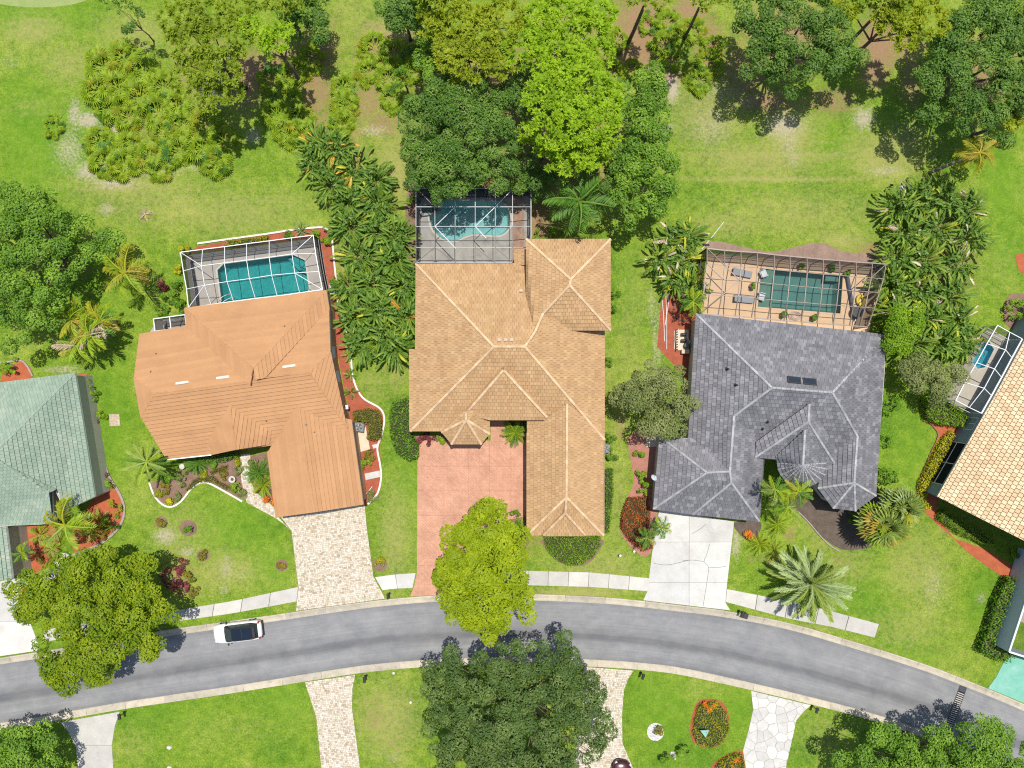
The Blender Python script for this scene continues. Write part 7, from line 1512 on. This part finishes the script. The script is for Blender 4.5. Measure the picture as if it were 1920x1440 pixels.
# ================================================================ VEHICLES AND SMALL OBJECTS
def loc(o, px, py, z=0.0, rz=0.0): p = P(px, py, z); o.location = (p.x, p.y, 0); o.rotation_euler.z = rz; return o
black = surf('black_paint', (0.018, 0.018, 0.02), (0.03, 0.03, 0.032), 4, .45, .5)
rubber = surf('tyre_rubber', (0.02, 0.02, 0.02), (0.03, 0.03, 0.03), 6, .9, .2)
alloy = surf('wheel_alloy', (0.42, 0.42, 0.43), (0.36, 0.36, 0.37), 5, .35, .5, .6)
def make_car(label, paint, px, py, rz):
    root = thing('car', label, 'car'); loc(root, px, py, .8, rz)
    st = [(2.36, .28, .46, .62), (2.32, .50, .38, .70), (2.22, .68, .30, .79), (2.06, .80, .27, .87), (1.85, .87, .25, .93), (1.55, .91, .24, .98), (1.05, .925, .24, 1.04), (.2, .925, .24, 1.07), (-.8, .925, .24, 1.08), (-1.6, .915, .25, 1.08), (-2.0, .88, .28, 1.06), (-2.2, .80, .34, 1.0), (-2.3, .68, .42, .90), (-2.36, .48, .5, .78)]
    V = []; F = []; K = 11
    for x, w, z0, z1 in st:
        half = [(w * .93, z0), (w, z0 + .22), (w * 1.0, z0 + (z1 - z0) * .62), (w * .965, z1 - .07), (w * .84, z1)]
        V += [(x, y, z) for y, z in half] + [(x, 0, z1 + .03)] + [(x, -y, z) for y, z in reversed(half)]
    for i in range(len(st) - 1):
        for k in range(K - 1): F.append((i * K + k, (i + 1) * K + k, (i + 1) * K + k + 1, i * K + k + 1))
        F.append((i * K + K - 1, (i + 1) * K + K - 1, (i + 1) * K, i * K))
    F += [tuple(range(K)), tuple(range(len(st) * K - 1, (len(st) - 1) * K - 1, -1))]
    mb = MB(); mb.add(V, F); mb.build('body', paint, root, True)
    lo = [(1.12, .70), (.95, .80), (-1.5, .82), (-2.08, .70)]; hi = [(.28, .52), (.15, .60), (-1.45, .60), (-1.78, .52)]
    lo = [(x, y, 1.06) for x, y in lo] + [(x, -y, 1.06) for x, y in reversed(lo)]; hi = [(x, y, 1.60 if abs(y) > .55 else 1.59) for x, y in hi] + [(x, -y, 1.60 if abs(y) > .55 else 1.59) for x, y in reversed(hi)]
    mb = MB(); mb.add(lo + hi, [(i, (i + 1) % 8, 8 + (i + 1) % 8, 8 + i) for i in range(8)] + [tuple(range(8, 16))]); mb.build('cabin', black, root)
    gl = glassmat('car_glass', (0.012, 0.03, 0.035), .03); rf = glassmat('panorama_roof_glass', (0.010, 0.016, 0.028), .04)
    def pane(name, pts, m, off=.008):
        p = [Vector(q) for q in pts]; n = (p[1] - p[0]).cross(p[2] - p[0]).normalized(); c = sum(p, Vector()) / len(p)
        if n.dot(c - Vector((-.4, 0, 1.1))) < 0: n = -n
        mb = MB(); mb.add([c + (q - c) * .95 + n * off for q in p], [tuple(range(len(p)))]); return mb.build(name, m, root)
    pane('windscreen', [lo[0], lo[7], hi[7], hi[0]], gl); pane('rear_window', [lo[3], lo[4], hi[4], hi[3]], gl)
    for s in (0, 1):
        a = [lo[1], lo[2], hi[2], hi[1]] if s == 0 else [lo[6], lo[5], hi[5], hi[6]]
        A, B, C, D = [Vector(q) for q in a]
        for t0, t1 in ((.02, .36), (.38, .72), (.74, .98)): pane('side_window', [A.lerp(B, t0), A.lerp(B, t1), D.lerp(C, t1), D.lerp(C, t0)], gl)
    mb = MB(); mb.prism([(.26, .50), (.26, -.50), (.14, -.575), (-1.46, -.58), (-1.70, -.5), (-1.70, .5), (-1.46, .58), (.14, .575)], 1.595, 1.613); mb.build('glass_roof', rf, root)
    mb = MB(); mb.bar((-.70, -.5, 1.617), (-.70, .5, 1.617), .05, .012); mb.build('roof_crossbar', black, root)
    for s in (-1, 1):
        mb = MB(); mb.tube([(.15, s * .60, 1.61), (.0, s * .61, 1.66), (-1.4, s * .61, 1.66), (-1.6, s * .60, 1.61)], .022, 6); mb.build('roof_rail', black, root)
        mb = MB(); mb.bevbox((.86, s * 1.02, 1.07), (.12, .2, .14), 0, .02); mb.build('mirror', black, root)
        mb = MB(); mb.bevbox((2.10, s * .66, .76), (.24, .22, .12), -s * .5, .02); mb.build('headlight', surf('lamp_lens', (0.72, 0.76, 0.78), None, 3, .1, .7), root)
        mb = MB(); mb.bevbox((-2.18, s * .74, .96), (.16, .22, .22), s * .3, .02); mb.build('taillight', surf('red_lens', (0.42, 0.03, 0.04), None, 3, .2, .6), root)
        for x in (1.42, -1.42):
            w = MB(); n = 18; prof = [(.24, -.11), (.33, -.11), (.355, -.07), (.355, .07), (.33, .11), (.24, .11)]; vs = []; fs = []
            for r_, y in prof: vs += [(x + r_ * math.cos(2 * math.pi * k / n), s * .83 + y, .355 + r_ * math.sin(2 * math.pi * k / n)) for k in range(n)]
            for i in range(len(prof) - 1):
                for k in range(n): fs.append((i * n + k, i * n + (k + 1) % n, (i + 1) * n + (k + 1) % n, (i + 1) * n + k))
            w.add(vs, fs); wh = w.build('wheel', rubber, root, True); rm = MB(); y = s * .83 + s * .09
            for k in range(5): a = 2 * math.pi * k / 5; rm.bar((x, y, .355), (x + .23 * math.cos(a), y, .355 + .23 * math.sin(a)), .06, .03, Vector((0, 1, 0)))
            rm.build('rim', alloy, wh)
    for s in (-1, 1):
        for x in (.62, -.35, -1.25):
            mb = MB(); mb.bar((x, s * .936, .42), (x - .03, s * .905, 1.04), .012, .012); mb.build('door_seam', black, root)
    mb = MB(); mb.tube([(1.05, -.74, 1.075), (1.12, -.4, 1.085), (1.14, 0, 1.09), (1.12, .4, 1.085), (1.05, .74, 1.075)], .014, 5); mb.build('bonnet_seam', black, root)
    mb = MB(); mb.bevbox((-2.30, 0, .52), (.14, 1.5, .26), 0, .03); mb.build('rear_bumper', black, root)
    mb = MB(); mb.bevbox((-1.86, 0, 1.60), (.22, 1.0, .04), 0, .012); mb.build('spoiler', black, root)
    mb = MB(); mb.bevbox((2.30, 0, .55), (.14, .8, .16), 0, .02); mb.build('grille', black, root)
    return root
white_paint = surf('white_car_paint', (0.80, 0.80, 0.80), (0.78, 0.78, 0.78), 2, .25, .6)
car = make_car('white car with black glass roof parked at the kerb', white_paint, 445, 1185, math.radians(180 + 6.8))
make_car('dark maroon car on the paver drive at the bottom edge', surf('maroon_paint', (0.06, 0.012, 0.018), (0.05, 0.01, 0.015), 2, .25, .6), 1160, 1473, math.radians(78))

# ---------------------------------------------------------------- mailboxes and lawn fittings
def mailbox(label, px, py, rz=0.0, m=black):
    root = thing('mailbox', label, 'mailbox', group='black mailboxes along the road'); loc(root, px, py, .9, rz)
    mb = MB(); mb.tube([(0, 0, 0), (0, 0, .06), (0, 0, .07), (0, 0, 1.05)], [.12, .12, .05, .045], 10); mb.build('post', m, root)
    mb = MB(); vs = []; n = 9
    for y in (-.26, .26): vs += [(-.12, y, 1.05)] + [(.12 * math.cos(math.pi - math.pi * k / (n - 1)), y, 1.17 + .1 * math.sin(math.pi * k / (n - 1))) for k in range(n)] + [(.12, y, 1.05)]
    N = n + 2; mb.add(vs, [tuple(range(N)), tuple(range(2 * N - 1, N - 1, -1))] + [(i, N + i, N + (i + 1) % N, (i + 1) % N) for i in range(N)]); b = mb.build('box', m, root)
    mb = MB(); mb.box((.135, .12, 1.22), (.012, .16, .07)); mb.build('flag', surf('flag_red', (0.35, 0.03, 0.02), None, 3), b)
    mb = MB(); mb.bar((0, -.02, .72), (0, .24, 1.04), .03, .03); mb.build('brace', m, root)
for px, py, rz, l in ((728, 1117, .1, 'black mailbox on the verge between the paver and salmon drives'), (684, 1273, .1, 'black mailbox beside the lower paver drive, left of the live oak'), (1205, 1267, -.3, 'black mailbox on the lower lawn right of the live oak'), (1391, 1150, -.25, 'black mailbox at the kerb right of the concrete drive'), (1530, 1330, -.3, 'black mailbox on the lawn right of the flagstone drive'), (226, 1342, .2, 'black mailbox right of the lower left concrete drive')): mailbox(l, px, py, rz)
for px, py in ((1391, 1150),):
    root = thing('wheelie_bin', 'small black bin next to the mailbox at the kerb', 'bin'); loc(root, px + 5, py + 3, .5, -.3); mb = MB(); mb.bevbox((0, 0, .42), (.42, .46, .8), 0, .04); mb.build('bin_body', black, root); mb = MB(); mb.bevbox((0, 0, .86), (.46, .52, .08), 0, .03); mb.build('lid', black, root)
root = thing('lawn_lamp', 'thin black lamp post on the back lawn near the tall stand', 'lamp'); loc(root, 1673, 347, 1.2)
mb = MB(); mb.tube([(0, 0, 0), (0, 0, 1.15)], [.05, .035], 8); mb.build('post', black, root); mb = MB(); mb.lathe((0, 0, 1.12), [(.05, 0), (.1, .02), (.12, .1), (.07, .2), (.02, .24)], 12); mb.build('lantern', black, root)
cap_m = surf('white_plastic', (0.75, 0.75, 0.73), None, 3, .5, .4)
for px, py, h_, l in ((1163, 1042, .55, 'taller white pipe cap standing in the front lawn of the middle house'), (1189, 1034, .2, 'small white pipe cap near the croton bed'), (738, 1262, .2, 'white pipe cap on the lower lawn beside the kerb'), (770, 1317, .12, 'tiny white cap on the lawn left of the live oak')):
    root = thing('pipe_cap', l, 'pipe'); loc(root, px, py, h_); mb = MB(); mb.tube([(0, 0, 0), (0, 0, h_)], .06, 9); mb.build('pipe', cap_m, root); mb = MB(); mb.lathe((0, 0, h_ - .02), [(.12, 0), (.13, .05), (.1, .1), (.03, .13)], 12); mb.build('cap', cap_m, root)
def stone(label, px, py, r_, h_, m, name='stone', sx=1.3):
    rr = random.Random(int(px)); root = thing(name, label, 'stone'); loc(root, px, py, 0); mb = MB(); n = 9; pts = [rr.uniform(.8, 1.15) for _ in range(n)]
    for k, (f, z) in enumerate(((1, 0), (1.05, h_ * .5), (.7, h_))): pass
    vs = [(r_ * f * pts[k] * math.cos(2 * math.pi * k / n) * sx, r_ * f * pts[k] * math.sin(2 * math.pi * k / n), z) for f, z in ((1, 0), (1.04, h_ * .5), (.72, h_)) for k in range(n)]
    fs = [(i * n + k, i * n + (k + 1) % n, (i + 1) * n + (k + 1) % n, (i + 1) * n + k) for i in range(2) for k in range(n)] + [tuple(range(2 * n, 3 * n))]
    mb.add(vs, fs); mb.build('rock', m, root)
pale = surf('pale_stone', (0.58, 0.56, 0.50), (0.45, 0.43, 0.38), 5, .9)
stone('white stone on the back lawn beside the black lamp post', 1690, 353, .28, .2, pale); stone('small pale stone at the left of the back lawn', 318, 1440 - 1, .18, .12, pale); stone('small white stone pair on the lower left lawn', 318, 1401, .2, .16, pale)
tag(sheet('stepping_stone', xy([(205, 777), (224, 776), (226, 798), (206, 799)]), .05, surf('cracked_slab', (0.52, 0.42, 0.32), (0.40, 0.31, 0.23), 4, .9, fine=(6, .35)), None, (), .05), 'square cracked stone slab lying in the side lawn of the orange house', 'slab')
tag(sheet('stepping_stone', xy([(617, 531), (631, 530), (634, 549), (619, 552)]), .06, conc_w, None, (), .05), 'bright concrete step at the right corner of the white pool cage', 'slab')
for poly, l in (([(684, 888), (712, 882), (713, 894), (686, 900)], 'white stepping stone in the mulch beside the orange garage'), ([(698, 834), (708, 832), (709, 839), (700, 841)], 'small white stepping stone below the bronze hedge')):
    tag(sheet('stepping_stone', xy(poly), .06, conc_w, None, (), .05), l, 'slab')
tag(sheet('concrete_pad', xy([(668, 805), (686, 800), (694, 842), (674, 848)]), .07, surf('cream_pad', (0.62, 0.52, 0.38), None, 2), None, (), .06), kind='structure')
tag(sheet('concrete_pad', xy([(1210, 818), (1240, 816), (1240, 838), (1212, 838)]), .07, surf('cream_pad', (0.62, 0.52, 0.38)), None, (), .06), kind='structure')
def ac_unit(label, px, py, rz=0.0, s=.85):
    root = thing('air_conditioner', label, 'air conditioner'); loc(root, px, py, .8, rz); cas = surf('ac_casing', (0.22, 0.23, 0.24), (0.18, 0.19, 0.2), 4, .5, .4)
    mb = MB(); mb.bevbox((0, 0, .42), (s, s, .78), 0, .05); mb.build('casing', cas, root)
    mb = MB()
    for k in range(7): mb.box((0, 0, .14 + k * .09), (s + .03, s + .03, .03))
    mb.build('louvres', surf('ac_louvre', (0.30, 0.31, 0.32), None, 4, .5), root)
    mb = MB(); mb.lathe((0, 0, .80), [(s * .40, .0), (s * .40, .02), (s * .36, .015), (.01, .012)], 20); mb.build('fan_well', black, root)
    fm = surf('fan_grey', (0.34, 0.35, 0.36), None, 4, .4); mb = MB()
    for k in range(4): a = k * math.pi / 2 + .4; mb.add([(.05 * math.cos(a), .05 * math.sin(a), .84), (s * .34 * math.cos(a - .28), s * .34 * math.sin(a - .28), .83), (s * .34 * math.cos(a + .28), s * .34 * math.sin(a + .28), .855)], [(0, 1, 2)])
    mb.build('fan_blades', fm, root); mb = MB()
    for rr in (.14, .26, .38): mb.tube([(s * rr * math.cos(t), s * rr * math.sin(t), .875) for t in np.linspace(0, 2 * math.pi, 21)], .008, 4, False)
    for k in range(4): a = k * math.pi / 4; mb.bar((s * .4 * math.cos(a), s * .4 * math.sin(a), .872), (-s * .4 * math.cos(a), -s * .4 * math.sin(a), .872), .012, .012)
    mb.build('fan_guard', fm, root)
ac_unit('air conditioner on the cream pad beside the orange garage', 673, 801, -.12); ac_unit('air conditioner between the round shrubs on the right of the middle house', 1136, 842, 0, .75)
# pool pump station in front of the grey house wall
root = thing('pool_pump', 'pool pump station behind white pickets beside the grey-tiled house', 'pump'); loc(root, 1283, 637, .4); pm = surf('pump_white', (0.62, 0.61, 0.57), None, 3)
mb = MB(); mb.box((-.1, 0, .06), (1.2, 2.0, .1)); mb.build('pump_base', surf('cream_pad', (0.62, 0.52, 0.38)), root)
for y, z in ((.5, .3), (-.1, .35)): mb = MB(); mb.tube([(.2, y, z), (-.3, y, z)], .16, 12); mb.build('pump_body', black, root)
mb = MB(); mb.lathe((.2, -.55, .1), [(.24, 0), (.26, .3), (.24, .6), (.12, .75), (.03, .78)], 14); mb.build('filter_tank', surf('tank_teal', (0.12, 0.2, 0.22), None, 3, .5), root)
mb = MB(); mb.tube([(.2, -.55, .5), (.5, -.3, .6), (.2, .5, .5)], .04, 7); mb.build('pipe', pm, root)
for k in range(9): mb = MB(); mb.box((-.72, -.95 + k * .24, .5), (.04, .12, .95)); mb.build('picket', pm, root)
mb = MB(); mb.bevbox((.1, -1.15, .3), (.75, .4, .5), 0, .03); mb.build('equipment_box', surf('buff_box', (0.60, 0.50, 0.38), None, 3), root)
# white poles
def pole(label, a, b, za=.05, zb=.05, r_=.03, name='pvc_pole'):
    p, q = P(*a, za), P(*b, zb); mid = (p + q) / 2; root = thing(name, label, 'pole', (p.x, p.y, 0)); mb = MB(); mb.tube([p - root.location + Vector((0, 0, 0)), mid - root.location + Vector((.05, .02, .04)), q - root.location], r_, 7); mb.build('pipe', cap_m, root)
pole('long white pole on the red mulch, leftmost of three', (1240, 545), (1246, 640)); pole('long white pole on the red mulch, middle of three', (1248, 548), (1250, 655), .1, .1); pole('long white pole on the red mulch, rightmost of three', (1256, 536), (1247, 610), .15, .05); pole('short white pole on the mulch beside the pool pump', (1265, 620), (1264, 655)); pole('white pole lying across the mulch corner of the bronze pool cage', (1316, 467), (1357, 416)); pole('pale bent pipe beside the orange garage', (683, 930), (698, 912))
# dark hose between the bed and the grey house
mb = MB(); root = thing('hose', 'dark hose looping from the bed to the corner of the grey-tiled house', 'hose', P(1262, 590)); o_ = root.location; mb.tube([P(x, y, .06) - o_ for x, y in cr([(1270, 560), (1262, 588), (1275, 600), (1300, 603)], 5)], .05, 6); mb.build('tube', black, root)
# ---------------------------------------------------------------- trench drain across the road
root = thing('trench_drain', 'trench drain with pale bars across the road at the right', 'drain'); a, b = P(1806, 1287), P(1775, 1374); root.location = (a.x, a.y, 0); d = (b - a); Ln = d.length; d.normalize(); sd = Vector((-d.y, d.x, 0))
mb = MB(); mb.bar(Vector((0, 0, .006)), d * Ln + Vector((0, 0, .006)), .70, .012); mb.build('channel', surf('drain_dark', (0.02, 0.02, 0.022), None, 3, .9), root)
bar_m = surf('drain_bar', (0.46, 0.42, 0.38), (0.38, 0.35, 0.32), 4, .7)
for k in range(21):
    p = d * (Ln * (.13 + .87 * (k + .5) / 21)); mb = MB(); mb.bar(p - sd * .31 + Vector((0, 0, .03)), p + sd * .31 + Vector((0, 0, .03)), .09, .03); mb.build('bar', bar_m, root)
for s in (-1, 1): mb = MB(); mb.bar(sd * s * .35 + Vector((0, 0, .025)), d * Ln + sd * s * .35 + Vector((0, 0, .025)), .05, .035); mb.build('frame_rail', surf('drain_frame', (0.10, 0.10, 0.10), None, 3, .7), root)
mb = MB(); mb.box(d * .28 + Vector((0, 0, .03)), (.6, .5, .04), math.atan2(d.y, d.x) + math.pi / 2); mb.build('catch_plate', surf('plate_dark', (0.06, 0.065, 0.075), None, 3, .6), root)
# ---------------------------------------------------------------- pool furniture
def lounger(label, px, py, rz, m, back=True):
    root = thing('sun_lounger', label, 'sun lounger'); loc(root, px, py, .3, rz)
    fr = surf('lounger_frame', (0.30, 0.30, 0.31), None, 4, .5); mb = MB()
    for y in (-.3, .3): mb.bar((-.95, y, .28), (.95, y, .28), .05, .05)
    mb.build('frame', fr, root)
    for x in (-.8, .75):
        for y in (-.3, .3): mb = MB(); mb.bar((x, y, 0.09), (x, y, .28), .05, .05); mb.build('leg', fr, root)
    mb = MB(); mb.bevbox((.35, 0, .34), (1.25, .66, .08), 0, .03); mb.build('seat_cushion', m, root)
    mb = MB(); mb.box((-.62, 0, .46), (.72, .66, .08), R=Matrix.Rotation(.42, 3, 'Y')); mb.build('backrest', m, root)
gl_m = surf('grey_sling', (0.30, 0.31, 0.33), (0.26, 0.27, 0.29), 5, .8)
lounger('grey sun lounger on the peach deck, nearer the lawn', 1391, 512, math.radians(-12), gl_m); lounger('grey sun lounger on the peach deck, nearer the house', 1394, 561, math.radians(-6), gl_m)
def tub_chair(label, px, py, rz):
    root = thing('pool_chair', label, 'chair'); loc(root, px, py, .3, rz); m = surf('pale_resin', (0.50, 0.53, 0.55), (0.44, 0.47, 0.49), 4, .5)
    mb = MB(); mb.bevbox((0, 0, .12), (.62, .6, .1), 0, .03); mb.build('seat', m, root); mb = MB(); mb.box((-.36, 0, .34), (.1, .6, .5), R=Matrix.Rotation(-.45, 3, 'Y')); mb.build('backrest', m, root)
    for s in (-1, 1): mb = MB(); mb.bevbox((0, s * .34, .26), (.6, .08, .22), 0, .02); mb.build('armrest', m, root)
    mb = MB(); mb.box((.0, 0, -.05), (.5, .5, .24)); mb.build('base', m, root)
tub_chair('pale resin chair on the pool shelf, farther from the house', 1433, 512, .4); tub_chair('pale resin chair on the pool shelf, nearer the house', 1429, 556, -.3)
def pot(label, px, py, st='hedge', r_=.26):
    root = thing('potted_plant', label, 'potted plant'); loc(root, px, py, .5); mb = MB(); mb.lathe((0, 0, .09), [(.14, 0), (.2, .3), (.22, .32), (.17, .33)], 12); mb.build('pot', surf('terracotta', (0.30, 0.14, 0.09), None, 4, .8), root)
    obj('foliage', crown_mesh([(0, 0, .6, r_, .22)], LM[st], .16, .08, 60, np.random.RandomState(int(px)), (.1, .2), .7, 2.2), None, root)
for px, py, l in ((1410, 536, 'potted plant between the two grey loungers'), (1471, 590, 'potted plant at the house side of the sea-green pool, left'), (1525, 595, 'potted plant at the house side of the sea-green pool, right'), (1505, 499, 'dark potted plant at the back rail of the bronze cage, left'), (1560, 501, 'dark potted plant at the back rail of the bronze cage, right'), (1588, 512, 'potted plant by the far corner of the sea-green pool')): pot(l, px, py)
root = thing('coiled_hose', 'coiled pale hose on the peach deck between two pots', 'hose'); loc(root, 1491, 593, .1); mb = MB(); mb.tube([((.12 + .03 * t) * math.cos(t * 1.9) * 1.4, (.12 + .03 * t) * math.sin(t * 1.9), .11 + .004 * t) for t in np.linspace(0, 12, 70)], .025, 5, False); mb.build('tube', surf('hose_grey', (0.35, 0.36, 0.42), None, 4, .5), root)
root = thing('pool_float', 'yellow inflatable at the shaded end of the peach deck', 'float'); loc(root, 1613, 563, .2); mb = MB(); n = 18
vs = []; fs = []
for i in range(n):
    for k in range(8): a, c_ = 2 * math.pi * i / n, 2 * math.pi * k / 8; R_ = .32 + .14 * math.cos(c_); vs.append((R_ * math.cos(a), R_ * math.sin(a) * 1.3, .24 + .14 * math.sin(c_)))
for i in range(n):
    for k in range(8): fs.append((i * 8 + k, ((i + 1) % n) * 8 + k, ((i + 1) % n) * 8 + (k + 1) % 8, i * 8 + (k + 1) % 8))
mb.add(vs, fs); mb.build('ring', surf('yellow_vinyl', (0.62, 0.50, 0.04), None, 3, .4), root, True)
root = thing('dark_roll', 'dark blue-grey roll lying along the end of the sea-green pool', 'pool cover'); a, b = P(1586, 517), P(1600, 600); root.location = (a.x, a.y, 0); q = b - a  # dark strip beside the pool, built as a roll on two stands
mb = MB(); mb.tube([Vector((0, 0, .27)), q + Vector((0, 0, .27))], .17, 12); mb.build('roll', surf('roll_blue', (0.085, 0.105, 0.14), (0.07, 0.09, 0.12), 5, .7), root)
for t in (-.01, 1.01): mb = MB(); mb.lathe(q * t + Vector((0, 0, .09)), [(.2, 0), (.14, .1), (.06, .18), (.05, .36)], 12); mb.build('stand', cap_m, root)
# barbecue-like dark furniture in the shaded corner
root = thing('patio_table', 'round dark patio table in the shaded corner of the bronze cage', 'table'); loc(root, 1608, 585, .7); mb = MB(); mb.lathe((0, 0, .70), [(.55, 0), (.56, .03), (.55, .05), (.02, .05)], 22); mb.build('table_top', black, root); mb = MB(); mb.tube([(0, 0, .09), (0, 0, .7)], [.2, .05], 10); mb.build('pedestal', black, root)
root = thing('pool_ladder', 'white rail of the pool steps at the house end of the teal pool', 'rail'); loc(root, 424, 561, .3, .7); mb = MB()
for s in (-.22, .22): mb.tube(cr([(-.5, s, .1), (-.45, s, .75), (0, s, .85), (.5, s, .3), (.6, s, -.2)], 4), .03, 6)
mb.build('handrail', white_al, root)
# ---------------------------------------------------------------- garden ornaments
root = thing('planter_urn', 'round white stone planter in the front bed of the orange-roofed house', 'planter'); loc(root, 435, 899, .4); mb = MB(); mb.lathe((0, 0, 0), [(.2, 0), (.16, .12), (.28, .3), (.34, .42), (.33, .46), (.24, .46), (.2, .36), (.02, .36)], 20); mb.build('bowl', pale, root, True); mb = MB(); mb.lathe((0, 0, .36), [(.15, 0), (.1, .08), (.02, .12)], 10); mb.build('soil', dark_m, root)
root = thing('birdbath', 'small pale bowl ornament under the dark sago cycad', 'ornament'); loc(root, 341, 875, .4); mb = MB(); mb.lathe((0, 0, 0), [(.18, 0), (.1, .1), (.1, .3), (.28, .4), (.27, .43), (.05, .38)], 18); mb.build('bowl', pale, root, True)
root = thing('garden_statue', 'small pale statue among dark leaves on the lower lawn', 'statue'); loc(root, 1264, 1419, .6); mb = MB(); mb.lathe((0, 0, 0), [(.2, 0), (.2, .2), (.14, .22), (.17, .4), (.13, .6), (.16, .75), (.06, .85), (.1, .95), (.08, 1.05), (.01, 1.1)], 14); mb.build('figure', pale, root, True); mb = MB(); mb.bevbox((0, 0, .08), (.5, .5, .16), 0, .03); mb.build('plinth', pale, root)
root = thing('garden_flag', 'teal triangular garden flag in the golden mound on the lower lawn', 'flag'); loc(root, 1321, 1374, .9); mb = MB(); mb.tube([(.1, .1, 0), (.12, .1, 1.15)], .02, 6); mb.build('pole', black, root)
mb = MB(); mb.add([(-.45, .28, 1.0), (.38, .35, 1.1), (.12, -.5, .85), (-.45, .28, .985), (.38, .35, 1.085), (.12, -.5, .835)], [(0, 2, 1), (3, 4, 5), (0, 1, 4, 3), (1, 2, 5, 4), (2, 0, 3, 5)]); mb.build('cloth', surf('teal_cloth', (0.28, 0.50, 0.44), None, 3, .7), root)
for px, py, l in ((650, 767, 'wall lamp on the right wall of the orange-roofed house'),):
    root = thing('wall_box', 'white meter box on the right wall of the orange-roofed house', 'meter box'); loc(root, 653, 763, .5); mb = MB(); mb.bevbox((0, 0, 1.0), (.3, .4, .5), 0, .02); mb.build('box', cap_m, root); mb = MB(); mb.tube([(0, 0, 0), (0, 0, .8)], .03, 6); mb.build('conduit', cap_m, root)
root = thing('bench', 'brown bench against the garage wall of the green-roofed house', 'bench'); loc(root, 36, 1066, .4, .1); bw = surf('bench_wood', (0.22, 0.13, 0.09), None, 5, .8)
for k in range(3): mb = MB(); mb.box((0, -.18 + .18 * k, .44), (1.2, .15, .04)); mb.build('seat_slat', bw, root)
for k in range(2): mb = MB(); mb.box((0, .3, .6 + .18 * k), (1.2, .04, .14)); mb.build('back_slat', bw, root)
for x in (-.5, .5): mb = MB(); mb.bar((x, -.2, 0), (x, -.2, .43), .06, .06); mb.build('leg', bw, root); mb = MB(); mb.bar((x, .28, 0), (x, .3, .9), .06, .06); mb.build('leg', bw, root)
